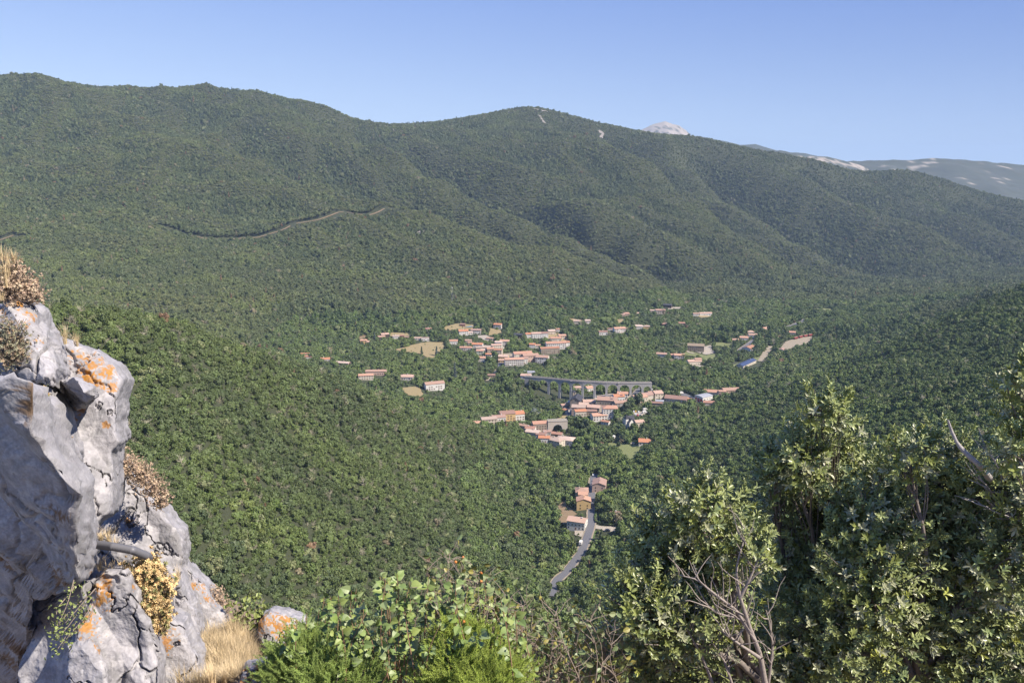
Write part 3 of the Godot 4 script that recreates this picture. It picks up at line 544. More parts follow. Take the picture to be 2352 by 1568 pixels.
	["house", "white house with garden terrace at the bend of the valley road", "house", "plaster_white", [[53.6, 632.6, -20, 15, 10, 7, "g", "tile_salmon"]]],
	["house", "white cottage almost hidden behind garden trees by the drive", "house", "plaster_white", [[85.4, 639.1, 0, 9, 8, 4, "g", "tile_brown"]]],
]
const CHURCH := Vector2(78.8, 971.7)
const BELL_TOWER := Vector2(78.1, 1006.2)
const SLATE_VILLA := Vector2(130.5, 885.4)
const FIRE_HALL := Vector2(232.1, 964.8)
const POOL := Vector2(-71.8, 1327.9)
const MAST := Vector2(-105.3, 1437.7)
const ARCH_BRIDGE_A := Vector2(40.2, 880.9)
const ARCH_BRIDGE_B := Vector2(58.0, 882.8)
const CARS := [
	[-14.4, 1140.7, "dark grey car parked nearest the pale yellow house", 0.03, 0.03, 0.035],
	[-16.1, 1131.4, "black car in the middle of the lane row", 0.02, 0.02, 0.025],
	[-16.9, 1123.8, "blue-grey car lowest in the lane row", 0.1, 0.12, 0.16],
	[142.1, 926.2, "white car at the left of the upper row in the car park", 0.75, 0.75, 0.75],
	[144.6, 927.3, "yellow car in the car park", 0.7, 0.42, 0.05],
	[147.6, 925.9, "white car right of the yellow car", 0.75, 0.75, 0.75],
	[142.8, 917.0, "white car in the lower row of the car park", 0.75, 0.75, 0.75],
	[145.1, 915.0, "red car in the car park", 0.5, 0.04, 0.05],
	[148.1, 914.7, "dark blue car right of the red car", 0.06, 0.07, 0.12],
	[77.1, 620.0, "dark blue car on the pale driveway", 0.03, 0.04, 0.07],
	[66.7, 675.8, "blue car parked at the ochre-fronted house", 0.05, 0.08, 0.25],
	[77.3, 743.1, "white car at the far end of the valley road", 0.75, 0.75, 0.75],
	[104.0, 964.7, "white car in the row behind the stone house", 0.7, 0.7, 0.7],
	[106.6, 960.5, "dark car in the row behind the stone house", 0.04, 0.04, 0.05],
	[108.8, 955.4, "silver car at the right of that village car row", 0.5, 0.5, 0.52],
	[65.7, 952.2, "red car on the church lane", 0.5, 0.06, 0.04],
	[71.7, 943.4, "dark car in the shade of the cream lane house", 0.03, 0.03, 0.04],
]
const VANS := [
	[156.4, 933.3, "upper white camper van at the right of the car park"],
	[154.3, 923.6, "lower white camper van at the right of the car park"],
	[110.6, 856.3, "white caravan on grass beside the green meadow"],
	[213.3, 1006.1, "white van behind the long workshop"],
	[320.9, 1288.7, "white truck cab in the building yard"],
	[54.7, 609.8, "white van beside the lower valley road"],
]
const VIADUCT_LINE := [17.0, 1043.8, 27.7, 1040.8, 40.3, 1036.9, 54.6, 1031.5, 69.4, 1025.5, 84.6, 1020.2, 99.8, 1017.2, 114.5, 1014.2, 129.3, 1012.7, 144.2, 1011.8, 158.8, 1011.5, 176.8, 1011.8]
const WAGON_LINE := [464.1, 1322.7, 498.5, 1353.5]
const HEDGES := [
	["clipped bright hedge along the valley road", [72.4, 664.2, 70.3, 648.5, 68.8, 637.4]],
	["clipped bright hedge along the pale driveway", [69.0, 635.9, 74.8, 630.9, 83.1, 626.4]],
	["dark tall hedge left of the red-doored hall", [220.4, 1009.6, 225.9, 1002.8, 227.2, 991.4]],
	["dark tall hedge right of the red-doored hall", [245.5, 971.5, 248.4, 961.1, 255.0, 951.6]],
	["dark hedge left of the white square house", [199.8, 1400.9, 203.2, 1378.8, 207.2, 1362.2]],
	["long hedge below the white flat-roofed house", [-137.2, 1245.8, -124.2, 1251.9, -110.0, 1257.1]],
	["trimmed hedge above the peach-coloured house", [258.0, 1213.5, 263.6, 1204.2, 270.8, 1202.7]],
]
# name, label, x, distance, crown radius, height factor, leaf, shape
const SINGLE_TREES := [
	["cedar_tree", "tall blue-grey cedar left of the sunken lane", -75.7, 1060.6, 5, 1.9, "blue", "cone"],
	["cedar_tree", "wide silvery cedar beside the white orange-roofed house", 26.0, 929.2, 7.5, 0.95, "silver", "round"],
	["plane_tree", "tall tree hiding the right end of the road bridge", 64.6, 888.9, 7, 1.7, "green", "round"],
	["plane_tree", "broad tree just right of the road bridge arch", 73.7, 889.9, 7, 1.6, "green", "round"],
	["plane_tree", "dark tree below the lower village houses", 82.0, 880.6, 6.5, 1.5, "dark", "round"],
	["ash_tree", "leftmost tall tree in the ravine before the viaduct end", 25.3, 1036.2, 5.5, 1.5, "dark", "round"],
	["ash_tree", "second tall tree in the ravine before the viaduct end", 31.9, 1036.9, 6, 1.5, "green", "round"],
	["ash_tree", "tall tree left of the church in the ravine", 54.7, 1020.6, 3.8, 1.2, "dark", "round"],
	["ash_tree", "tree below the church on the ravine side", 52.6, 990.5, 4, 1.2, "green", "round"],
	["oak_tree", "large dark tree beside the car park", 134.2, 928.7, 6, 1.4, "dark", "round"],
	["oak_tree", "large round tree between the car park and the terraced row", 152.2, 958.9, 7, 1.3, "dark", "round"],
	["pine_tree", "dark conical conifer right of the slate-roofed villa", 143.0, 859.8, 3.2, 1.4, "dark", "cone"],
	["oak_tree", "round tree in front of the slate-roofed villa", 134.2, 870.6, 5, 1.3, "green", "round"],
	["oak_tree", "rounded tree at the top edge of the green meadow", 119.0, 843.2, 4.5, 1.3, "dark", "round"],
	["oak_tree", "small tree standing alone on the green meadow edge", 113.0, 833.5, 2.6, 1.3, "dark", "round"],
	["lime_tree", "bright yellow-green tree beside the valley road", 76.9, 677.7, 5, 1.2, "lime", "round"],
	["oak_tree", "big spreading tree behind the clipped hedge", 81.0, 644.6, 6, 1.2, "green", "round"],
	["pine_tree", "dark conifer right of the pale driveway", 70.8, 609.7, 3, 1.1, "dark", "cone"],
	["lime_tree", "bright yellow-green bush near the cream-gabled house", -212.7, 1073.3, 4, 1, "lime", "round"],
	["lime_tree", "bright pointed bush left of the long pink house", -204.3, 1073.4, 3, 1.4, "lime", "round"],
	["cedar_tree", "blue-grey conifer between the ochre house and the stepped roofs", -213.5, 1257.8, 3.6, 1.1, "blue", "cone"],
	["pine_tree", "dark conifer at the lower edge of the straw meadow", -131.8, 1175.7, 3.4, 1.2, "dark", "cone"],
	["pine_tree", "blue-green conifer at the right end of the straw meadow", -109.5, 1172.3, 4, 1.2, "blue", "cone"],
	["oak_tree", "large tree right of the grey station track", 404.0, 1234.0, 6.5, 1.3, "green", "round"],
	["oak_tree", "tree group leader right of the orange chalet", 383.2, 1254.0, 6.5, 1.2, "green", "round"],
	["oak_tree", "dark round tree in the white building yard", 314.8, 1262.7, 2.8, 1.3, "dark", "round"],
	["oak_tree", "dark tree between the barn meadow and the road", 325.0, 1232.8, 6, 1.3, "dark", "round"],
	["oak_tree", "light green tree left of the solar-roofed hall", 304.4, 1168.5, 6, 1.2, "green", "round"],
]


func make_heights() -> void:
	# smooth hills through surveyed summits, ridge points, gullies and valley floor
	var n := SURVEY.size() / 3
	var px := PackedFloat32Array()
	var pd := PackedFloat32Array()
	var pw := PackedFloat32Array()
	for i in n:
		px.append(SURVEY[i * 3])
		pd.append(SURVEY[i * 3 + 1])
		pw.append(SURVEY[i * 3 + 2])
	hgt.resize(NX * ND)
	for j in ND:
		var d := GD0 + j * CELL
		var half := 0.75 * maxf(d, 0.0) + 340.0
		var first := -1
		var last := -1
		for i in NX:
			var x := GX0 + i * CELL
			if absf(x) > half:
				continue
			if first < 0:
				first = i
			last = i
			var h := SURVEY_BASE
			for k in n:
				var dx := x - px[k]
				var dz := d - pd[k]
				h += pw[k] * sqrt(dx * dx + dz * dz + 1225.0)
			var amp := smoothstep(1350.0, 2000.0, d) * smoothstep(-265.0, -190.0, h) * (1.0 - 0.8 * smoothstep(2900.0, 3250.0, d))
			if amp > 0.0:
				h += amp * (nz.get_noise_2d(x / 330.0, d / 330.0) * 16.0 + (0.42 - absf(nz2.get_noise_2d(x / 300.0 + d / 700.0, d / 420.0))) * 34.0 + (0.4 - absf(nz2.get_noise_2d(x / 130.0 + 31.0, d / 170.0))) * 9.0)
			hgt[j * NX + i] = h
		for i in first:
			hgt[j * NX + i] = hgt[j * NX + first]
		for i in range(last + 1, NX):
			hgt[j * NX + i] = hgt[j * NX + last]

# height of the ground at x (right) and d (metres away from the viewpoint)
func gy(x: float, d: float) -> float:
	var fx := clampf((x - GX0) / CELL, 0.0, NX - 1.001)
	var fd := clampf((d - GD0) / CELL, 0.0, ND - 1.001)
	var i := int(fx)
	var j := int(fd)
	fx -= i
	fd -= j
	var o := j * NX + i
	return lerpf(lerpf(hgt[o], hgt[o + 1], fx), lerpf(hgt[o + NX], hgt[o + NX + 1], fx), fd)

func gp(x: float, d: float, lift := 0.0) -> Vector3:
	return Vector3(x, gy(x, d) + lift, -d)

func build_terrain() -> void:
	var verts := PackedVector3Array()
	var idx := PackedInt32Array()
	for j in ND:
		for i in NX:
			verts.append(Vector3(GX0 + i * CELL, hgt[j * NX + i], -(GD0 + j * CELL)))
	for j in ND - 1:
		for i in NX - 1:
			var a := j * NX + i
			var d := GD0 + j * CELL
			if d < 10.0:
				continue
			idx.append_array([a, a + NX, a + 1, a + 1, a + NX, a + NX + 1])
	var arr := []
	arr.resize(Mesh.ARRAY_MAX)
	arr[Mesh.ARRAY_VERTEX] = verts
	arr[Mesh.ARRAY_INDEX] = idx
	var am := ArrayMesh.new()
	am.add_surface_from_arrays(Mesh.PRIMITIVE_TRIANGLES, arr)
	var st := SurfaceTool.new()
	st.create_from(am, 0)
	st.generate_normals()
	var o := top("hillside_terrain", st.commit(), M.forest_floor)
	tag(o, "wooded hills and valley floor under the trees", "terrain", "", "structure")
	var pm := PlaneMesh.new()
	pm.size = Vector2(26000, 20000)
	var pl := top("distant_plain", pm, M.forest_floor, Transform3D(Basis.IDENTITY, Vector3(0, -420, -9000)))
	tag(pl, "low plain beyond the hills", "terrain", "", "structure")

# a far range: crest points (x, y, d), falling towards the viewer
func range_mesh(crest: Array, run: float, drop: float, rough: float, seed_: int, rock: float, rows := 40, step := 30.0) -> Mesh:
	var pts := PackedVector3Array()
	for i in crest.size() - 1:
		var a := Vector3(crest[i][0], crest[i][1], -crest[i][2])
		var b := Vector3(crest[i + 1][0], crest[i + 1][1], -crest[i + 1][2])
		var n := maxi(1, int(a.distance_to(b) / step))
		for k in n:
			pts.append(a.lerp(b, float(k) / n))
	var st := st_new()
	var cols := pts.size()
	var grid := PackedVector3Array()
	var tint := PackedColorArray()
	for r in rows:
		var t := float(r) / (rows - 1)
		for c in cols:
			var p := pts[c]
			var q := p + Vector3(0, -drop * pow(t, 0.8), run * t)
			var e := smoothstep(0.0, 0.12, t) if r > 0 else 0.3
			var g := 1.0 - absf(nz2.get_noise_3d(q.x / 420.0 + seed_, q.z / 900.0, 3.0)) * 2.0
			q.y += rough * (g * 0.9 * e + nz.get_noise_3d(q.x / 260.0, q.z / 260.0, seed_) * (0.35 + 0.65 * e))
			grid.append(q)
			var k := nz.get_noise_3d(q.x / 420.0, q.y / 90.0, seed_ + 9.0) * 0.8 + nz.get_noise_3d(q.x / 70.0, q.y / 16.0, seed_ + 4.0) * 0.8
			var bare := smoothstep(0.10, 0.22, k + rock)
			var green := Color(0.036, 0.044, 0.030).lerp(Color(0.058, 0.064, 0.042), 0.5 + 0.5 * nz.get_noise_2d(q.x / 60.0, q.y / 30.0))
			tint.append(green.lerp(Color(0.30, 0.26, 0.22), bare))
	for r in rows - 1:
		for c in cols - 1:
			for v in [r * cols + c, r * cols + c + 1, (r + 1) * cols + c + 1, r * cols + c, (r + 1) * cols + c + 1, (r + 1) * cols + c]:
				st.set_color(tint[v])
				st.add_vertex(grid[v])
	st.index()
	st.generate_normals()
	return st.commit()

func build_far_hills() -> void:
	var m := StandardMaterial3D.new()
	m.vertex_color_use_as_albedo = true
	m.roughness = 1.0
	m.cull_mode = BaseMaterial3D.CULL_DISABLED
	for a in FAR_RANGES:
		var o := top(a[0], range_mesh(a[2], a[3], a[4], a[5], a[6], a[7], a[8], a[9]), m)
		tag(o, a[1], "mountain", "", "structure")

# ---------------------------------------------------------------- valley ground
func stamp_disc(x: float, d: float, r: float, v: int) -> void:
	for j in range(maxi(0, int((d - r - KD0) / 4.0)), mini(KM, int((d + r - KD0) / 4.0) + 2)):
		for i in range(maxi(0, int((x - r - KX0) / 4.0)), mini(KN, int((x + r - KX0) / 4.0) + 2)):
			var dx := KX0 + i * 4.0 - x
			var dd := KD0 + j * 4.0 - d
			if dx * dx + dd * dd <= r * r:
				var o := j * KN + i
				if v == 1 or keep_out[o] == 0 or (v == 3 and keep_out[o] == 2):
					keep_out[o] = v

func growth(x: float, d: float) -> int:
	var i := int((x - KX0) / 4.0 + 0.5)
	var j := int((d - KD0) / 4.0 + 0.5)
	if i < 0 or j < 0 or i >= KN or j >= KM:
		return 0
	return keep_out[j * KN + i]

# a sheet that follows the ground inside the outline, cut to the terrain cells
func drape(outline: PackedVector2Array, lift: float, cell := 10.0) -> Mesh:
	var st := st_new()
	var lo := outline[0]
	var hi := outline[0]
	for p in outline:
		lo = lo.min(p)
		hi = hi.max(p)
	var i0 := int(floor(lo.x / cell))
	var j0 := int(floor(lo.y / cell))
	for j in range(j0, int(ceil(hi.y / cell))):
		for i in range(i0, int(ceil(hi.x / cell))):
			var sq := PackedVector2Array([Vector2(i, j) * cell, Vector2(i + 1, j) * cell, Vector2(i + 1, j + 1) * cell, Vector2(i, j + 1) * cell])
			for piece in Geometry2D.intersect_polygons(sq, outline):
				var ids := Geometry2D.triangulate_polygon(piece)
				for k in range(0, ids.size(), 3):
					var a: Vector2 = piece[ids[k]]
					var b: Vector2 = piece[ids[k + 1]]
					var c: Vector2 = piece[ids[k + 2]]
					if (b - a).cross(c - a) > 0.0:
						var w := b
						b = c
						c = w
					for q in [a, b, c]:
						st.set_normal(Vector3.UP)
						st.add_vertex(gp(q.x, q.y, lift))
	return st.commit()

func ragged(p: PackedVector2Array, amount: float) -> PackedVector2Array:
	var out := PackedVector2Array()
	for i in p.size():
		var a := p[i]
		var b := p[(i + 1) % p.size()]
		var n := maxi(1, int(a.distance_to(b) / 4.0))
		for k in n:
			var q := a.lerp(b, float(k) / n)
			q += Vector2(nz.get_noise_2d(q.x / 9.0, q.y / 9.0), nz.get_noise_2d(q.x / 9.0 + 40.0, q.y / 9.0)) * amount
			out.append(q)
	return out

func ribbon(line: PackedVector2Array, width: float) -> PackedVector2Array:
	var cv := Curve2D.new()
	for i in line.size():
		var t := (line[mini(i + 1, line.size() - 1)] - line[maxi(i - 1, 0)]) / 6.0
		cv.add_point(line[i], -t, t)
	var l := PackedVector2Array()
	var r := PackedVector2Array()
	var n := maxi(2, int(cv.get_baked_length() / 3.0))
	for k in n + 1:
		var s := cv.get_baked_length() * k / n
		var p := cv.sample_baked(s)
		var q := cv.sample_baked(minf(s + 1.0, cv.get_baked_length()))
		var w := cv.sample_baked(maxf(s - 1.0, 0.0))
		var t := (q - w).normalized()
		l.append(p + Vector2(-t.y, t.x) * width * 0.5)
		r.append(p - Vector2(-t.y, t.x) * width * 0.5)
	r.reverse()
	l.append_array(r)
	return l

func flat2(a: Array) -> PackedVector2Array:
	var p := PackedVector2Array()
	for i in range(0, a.size(), 2):
		p.append(Vector2(a[i], a[i + 1]))
	return p

func build_valley_ground() -> void:
	keep_out.resize(KN * KM)
	var n := 0
	for g in GROUNDS:
		var poly := flat2(g[3])
		var o := top(g[0], drape(ragged(poly, 2.0), 0.30 + 0.004 * n), M[g[2]])
		tag(o, g[1], "ground", "", "structure")
		n += 1
		var lo := poly[0]
		var hi := poly[0]
		for p in poly:
			lo = lo.min(p)
			hi = hi.max(p)
		var d := lo.y - 12.0
		while d <= hi.y:
			var x := lo.x
			while x <= hi.x:
				if Geometry2D.is_point_in_polygon(Vector2(x, d), poly):
					stamp_disc(x, d, 3.0, 3 if g[2] in ["dry_meadow", "mown_meadow", "earth"] else 1)
				elif Geometry2D.is_point_in_polygon(Vector2(x, d + 6.0), poly) or Geometry2D.is_point_in_polygon(Vector2(x, d + 12.0), poly):
					stamp_disc(x, d, 2.5, 2)
				x += 3.0
			d += 3.0
	for r in ROADS:
		var line := flat2(r[4])
		var o := top(r[0], drape(ribbon(line, r[3]), 0.46 + 0.004 * n, 5.0), M[r[2]])
		tag(o, r[1], "road", "", "structure")
		n += 1
		if r[3] > 5.0:
			var vg := top("road_shoulder", drape(ragged(ribbon(line, r[3] + 2.6), 0.7), 0.36 + 0.004 * n, 5.0), M.gravel)
			tag(vg, "stony shoulder of the " + r[1], "ground", "", "structure")
			n += 1
		for i in line.size() - 1:
			var m := int(line[i].distance_to(line[i + 1]) / 3.0) + 1
			for k in m + 1:
				var p := line[i].lerp(line[i + 1], float(k) / m)
				stamp_disc(p.x, p.y, r[3] * 0.5 + 2.0, 1)
				var back := -p.normalized()
				for s in [5.0, 9.0, 13.0]:
					var q: Vector2 = p + back * s
					stamp_disc(q.x, q.y, 4.0, 2)

# ---------------------------------------------------------------- arches
# a wall with one semicircular opening between a and b (x, distance)
func arch_span(st: SurfaceTool, a: Vector2, b: Vector2, y_top: float, y_low: float, centre: float, radius: float, spring: float, width: float, steps := 28) -> void:
	var t := (b - a).normalized()
	var len_ := a.distance_to(b)
	var nrm := Vector2(-t.y, t.x)
	if nrm.y > 0.0:
		nrm = -nrm
	var xs := PackedFloat32Array([0.0])
	for k in steps + 1:
		var c := centre - radius * cos(PI * k / steps)
		if c > 0.0 and c < len_:
			xs.append(c)
	xs.append(len_)
	var prev := PackedVector3Array()
	for i in xs.size():
		var s := xs[i]
		var q := a + t * s
		var u := absf(s - centre)
		var yb := y_low
		if u <= radius + 0.001:
			yb = spring + sqrt(maxf(0.0, radius * radius - u * u))
		var f := q + nrm * width * 0.5
		var r := q - nrm * width * 0.5
		var now := PackedVector3Array([Vector3(f.x, yb, -f.y), Vector3(f.x, y_top, -f.y), Vector3(r.x, yb, -r.y), Vector3(r.x, y_top, -r.y)])
		if i > 0:
			if absf(s - xs[i - 1]) > 0.001:
				quad(st, prev[0], prev[1], now[1], now[0])
				quad(st, now[2], now[3], prev[3], prev[2])
				quad(st, prev[1], prev[3], now[3], now[1])
				quad(st, prev[0], now[0], now[2], prev[2])
		if i == 0 or i == xs.size() - 1:
			quad(st, now[0], now[1], now[3], now[2])
		if i > 0 and i < xs.size() - 1 and (i == 1 or i == xs.size() - 2) and spring > y_low + 0.01:
			var lo := PackedVector3Array([Vector3(f.x, y_low, -f.y), Vector3(r.x, y_low, -r.y)])
			quad(st, now[0], lo[0], lo[1], now[2])
		prev = now
		if i == 0 and spring > y_low + 0.01:
			prev[0].y = y_low
			prev[2].y = y_low

func arch_ring(st: SurfaceTool, a: Vector2, b: Vector2, centre: float, radius: float, spring: float, width: float, thick: float, proud: float) -> void:
	var t := (b - a).normalized()
	var nrm := Vector2(-t.y, t.x)
	if nrm.y > 0.0:
		nrm = -nrm
	var o := nrm * (width * 0.5 + proud)
	var i0 := nrm * (width * 0.5 - 0.3)
	var stones := 18
	for k in stones:
		var a0 := PI * k / stones + 0.012
		var a1 := PI * (k + 1) / stones - 0.012
		var p: Array[Vector3] = []
		for ang in [a0, a1]:
			for rad in [radius - 0.02, radius + thick]:
				var q: Vector2 = a + t * (centre - rad * cos(ang))
				var y: float = spring + rad * sin(ang)
				p.append(Vector3((q + o).x, y, -(q + o).y))
				p.append(Vector3((q + i0).x, y, -(q + i0).y))
		quad(st, p[0], p[2], p[6], p[4])
		quad(st, p[1], p[0], p[4], p[5])
		quad(st, p[3], p[7], p[6], p[2])
		quad(st, p[0], p[1], p[3], p[2])
		quad(st, p[4], p[6], p[7], p[5])

func build_viaduct() -> void:
	var line := flat2(VIADUCT_LINE)
	var v := thing("railway_viaduct", "long curved grey stone railway viaduct with tall arches", "viaduct")
	var cv := Curve2D.new()
	for i in line.size():
		var t := (line[mini(i + 1, line.size() - 1)] - line[maxi(i - 1, 0)]) / 6.0
		cv.add_point(line[i], -t, t)
	var total := cv.get_baked_length()
	var start := cv.get_closest_offset(line[2].lerp(line[1], 0.55))
	var pitch := 15.1
	var y_top := -266.3
	var width := 4.4
	var radius := 6.35
	var spring := -274.6
	var piers := 11
	for k in piers:
		var p := cv.sample_baked(start + k * pitch)
		stamp_disc(p.x, p.y, 9.0, 1)
		stamp_disc(p.x + 7.5, p.y + 8.0, 8.0, 1)
		for s in [7.0, 13.0, 19.0, 25.0, 31.0, 37.0]:
			stamp_disc(p.x, p.y - s, 8.0, 1 if s < 10.0 else 2)
			stamp_disc(p.x + 7.5, p.y - s, 8.0, 1 if s < 10.0 else 2)
		var q := cv.sample_baked(start + (k + 1) * pitch)
		var t := (cv.sample_baked(start + k * pitch + 1.0) - cv.sample_baked(start + k * pitch - 1.0)).normalized()
		var g := gy(p.x, p.y) - 1.5
		var st := st_new()
		var xf := Transform3D(Basis(Vector3.UP, atan2(t.y, t.x)), Vector3(p.x, 0, -p.y))
		# battered pier
		var hb := spring + 0.05 - g
		var bw := 1.25 + hb * 0.02
		var bd := width * 0.5 + 0.1 + hb * 0.02
		var c: Array[Vector3] = []
		for lv in [[g, bw, bd], [spring + 0.05, 1.22, width * 0.5 + 0.1]]:
			for sx in [[-1, -1], [1, -1], [1, 1], [-1, 1]]:
				c.append(xf * Vector3(sx[0] * lv[1], lv[0], sx[1] * lv[2]))
		for m in 4:
			quad(st, c[m], c[m + 4], c[(m + 1) % 4 + 4], c[(m + 1) % 4])
		quad(st, c[4], c[5], c[6], c[7])
		part(v, "pier", st.commit(), M.viaduct_stone)
		st = st_new()
		box(st, Vector3(0, spring + 0.2, 0), Vector3(2.7, 0.35, width + 0.5), xf)
		part(v, "impost", st.commit(), M.dressed_stone)
		if k < piers - 1:
			st = st_new()
			var l := p.distance_to(q)
			arch_span(st, p, q, y_top, spring, l * 0.5, minf(radius, l * 0.5 - 1.15), spring, width)
			part(v, "arch", st.commit(), M.viaduct_stone)
			st = st_new()
			arch_ring(st, p, q, l * 0.5, minf(radius, l * 0.5 - 1.15), spring, width, 0.75, 0.08)
			part(v, "arch_ring", st.commit(), M.dressed_stone)
	# abutments
	for e in [[0.0, start], [start + (piers - 1) * pitch, total]]:
		var st := st_new()
		var n := 6
		for k in n:
			var a := cv.sample_baked(lerpf(e[0], e[1], float(k) / n))
			var b := cv.sample_baked(lerpf(e[0], e[1], float(k + 1) / n))
			var t := (b - a)
			var xf := Transform3D(Basis(Vector3.UP, atan2(t.y, t.x)), Vector3((a.x + b.x) * 0.5, 0, -(a.y + b.y) * 0.5))
			var g := gy(a.x, a.y) - 1.0
			box(st, Vector3(0, (y_top + g) * 0.5, 0), Vector3(t.length() + 0.02, y_top - g, width - 0.05), xf)
		part(v, "abutment", st.commit(), M.viaduct_stone)
	# deck, cornice and parapets, stone by stone length
	var steps := int(total / 3.0)
	var dk := st_new()
	var co := st_new()
	var pf := st_new()
	var pb := st_new()
	for k in steps:
		var a := cv.sample_baked(total * k / steps)
		var b := cv.sample_baked(total * (k + 1) / steps)
		var t := b - a
		var xf := Transform3D(Basis(Vector3.UP, atan2(t.y, t.x)), Vector3((a.x + b.x) * 0.5, 0, -(a.y + b.y) * 0.5))
		var l := t.length()
		box(co, Vector3(0, y_top + 0.2, 0), Vector3(l + 0.03, 0.4, width + 0.7), xf)
		box(dk, Vector3(0, y_top + 0.5, 0), Vector3(l + 0.03, 0.25, width - 0.8), xf)
		box(pf, Vector3(0, y_top + 0.85, width * 0.5 + 0.05), Vector3(l - 0.04, 0.9, 0.45), xf)
		box(pb, Vector3(0, y_top + 0.85, -width * 0.5 - 0.05), Vector3(l - 0.04, 0.9, 0.45), xf)
	part(v, "cornice", co.commit(), M.dressed_stone)
	part(v, "deck", dk.commit(), M.earth)
	part(v, "parapet", pf.commit(), M.viaduct_stone)
	part(v, "parapet", pb.commit(), M.viaduct_stone)
	for k in [2, 6]:
		var p := cv.sample_baked(start + (k + 0.98) * pitch)
		var st := st_new()
		box(st, Vector3(p.x, y_top + 0.3, -p.y + width * 0.5 + 0.75), Vector3(2.2, 0.9, 0.9))
		part(v, "refuge_corbel", st.commit(), M.viaduct_stone)

func build_bridge() -> void:
	var b := thing("road_bridge", "pale stone road bridge with one round arch beside the tall bridge house", "bridge")
	var a := Vector2(39.5, 879.8)
	var e := Vector2(61.5, 882.3)
	var st := st_new()
	arch_span(st, a, e, -275.2, -290.0, 11.0, 5.2, -284.0, 6.0)
	part(b, "arch_wall", st.commit(), M.bridge_stone)
	st = st_new()
	arch_ring(st, a, e, 11.0, 5.2, -284.0, 6.0, 0.7, 0.07)
	part(b, "arch_ring", st.commit(), M.dressed_stone)
	var t := e - a
	var xf := Transform3D(Basis(Vector3.UP, atan2(t.y, t.x)), Vector3(50.5, 0, -881.05))
	st = st_new()
	box(st, Vector3(0, -275.1, 0), Vector3(22.3, 0.3, 6.6), xf)
	part(b, "deck", st.commit(), M.gravel)
	for s in [-1, 1]:
		st = st_new()
		box(st, Vector3(0, -274.45, s * 3.0), Vector3(22.2, 1.0, 0.4), xf)
		part(b, "parapet", st.commit(), M.dressed_stone)
	for k in 9:
		stamp_disc(36.0 + k * 3.5, 872.0, 6.0, 1)
		stamp_disc(36.0 + k * 3.5, 860.0, 6.0, 2)

# ---------------------------------------------------------------- houses
func roof_mesh(kind: String, l: float, w: float, h: float) -> Mesh:
	var st := st_new()
	var ov := 0.45
	var th := 0.22
	var rise := w * 0.17
	var hl := l * 0.5 + ov
	var hw := w * 0.5 + ov
	var eave := h - ov * 0.34
	var top_y := h + rise
	if kind == "f":
		box(st, Vector3(0, h + 0.15, 0), Vector3(l + 0.3, 0.3, w + 0.3))
		return st.commit()
	if kind == "s" or kind == "m":
		rise = w * (0.6 if kind == "s" else 0.34)
		top_y = h + rise
		eave = h - 0.3
	if kind == "g" or kind == "s" or kind == "m":
		for s in [-1.0, 1.0]:
			var a := Vector3(-hl, eave, s * hw)
			var b := Vector3(hl, eave, s * hw)
			var c := Vector3(hl, top_y, 0)
			var d := Vector3(-hl, top_y, 0)
			var u := Vector3(0, th, 0)
			quad(st, a + u, b + u, c + u, d + u)
			quad(st, a, d, c, b)
			quad(st, a, b, b + u, a + u)
			quad(st, a, a + u, d + u, d)
			quad(st, b, c, c + u, b + u)
	else:
		var rl := maxf(l * 0.5 - w * 0.42, 0.3)
		var u := Vector3(0, th, 0)
		var e: Array[Vector3] = [Vector3(-hl, eave, -hw), Vector3(hl, eave, -hw), Vector3(hl, eave, hw), Vector3(-hl, eave, hw)]
		var r0 := Vector3(-rl, top_y, 0)
		var r1 := Vector3(rl, top_y, 0)
		quad(st, e[0] + u, e[1] + u, r1 + u, r0 + u)
		quad(st, e[2] + u, e[3] + u, r0 + u, r1 + u)
		tri(st, e[1] + u, e[2] + u, r1 + u)
		tri(st, e[3] + u, e[0] + u, r0 + u)
		for i in 4:
			quad(st, e[i], e[(i + 1) % 4], e[(i + 1) % 4] + u, e[i] + u)
		quad(st, e[0], e[3], e[2], e[1])
	return st.commit()

func wall_mesh(kind: String, l: float, w: float, h: float) -> Mesh:
	var st := st_new()
	var f := -4.0
	var x := l * 0.5
	var z := w * 0.5
	var rise := 0.0
	if kind == "g":
		rise = w * 0.17 - 0.02
	elif kind == "s":
		rise = w * 0.6 - 0.05
	elif kind == "m":
		rise = w * 0.34 - 0.03
	quad(st, Vector3(-x, f, z), Vector3(-x, h, z), Vector3(x, h, z), Vector3(x, f, z))
	quad(st, Vector3(x, f, -z), Vector3(x, h, -z), Vector3(-x, h, -z), Vector3(-x, f, -z))
	for s in [-1.0, 1.0]:
		quad(st, Vector3(s * x, f, -z), Vector3(s * x, h, -z), Vector3(s * x, h, z), Vector3(s * x, f, z))
		if rise > 0.0:
			tri(st, Vector3(s * x, h, -z), Vector3(s * x, h + rise, 0), Vector3(s * x, h, z))
	return st.commit()

var win_mesh: Array = []
func window_meshes() -> void:
	for s in [[0.95, 1.25], [1.1, 1.7], [1.1, 2.1]]:
		var st := st_new()
		box(st, Vector3.ZERO, Vector3(s[0], s[1], 0.10))
		var sh := st_new()
		box(sh, Vector3.ZERO, Vector3(0.5, s[1] + 0.1, 0.07))
		win_mesh.append([st.commit(), sh.commit(), s[0] * 0.5 + 0.27])

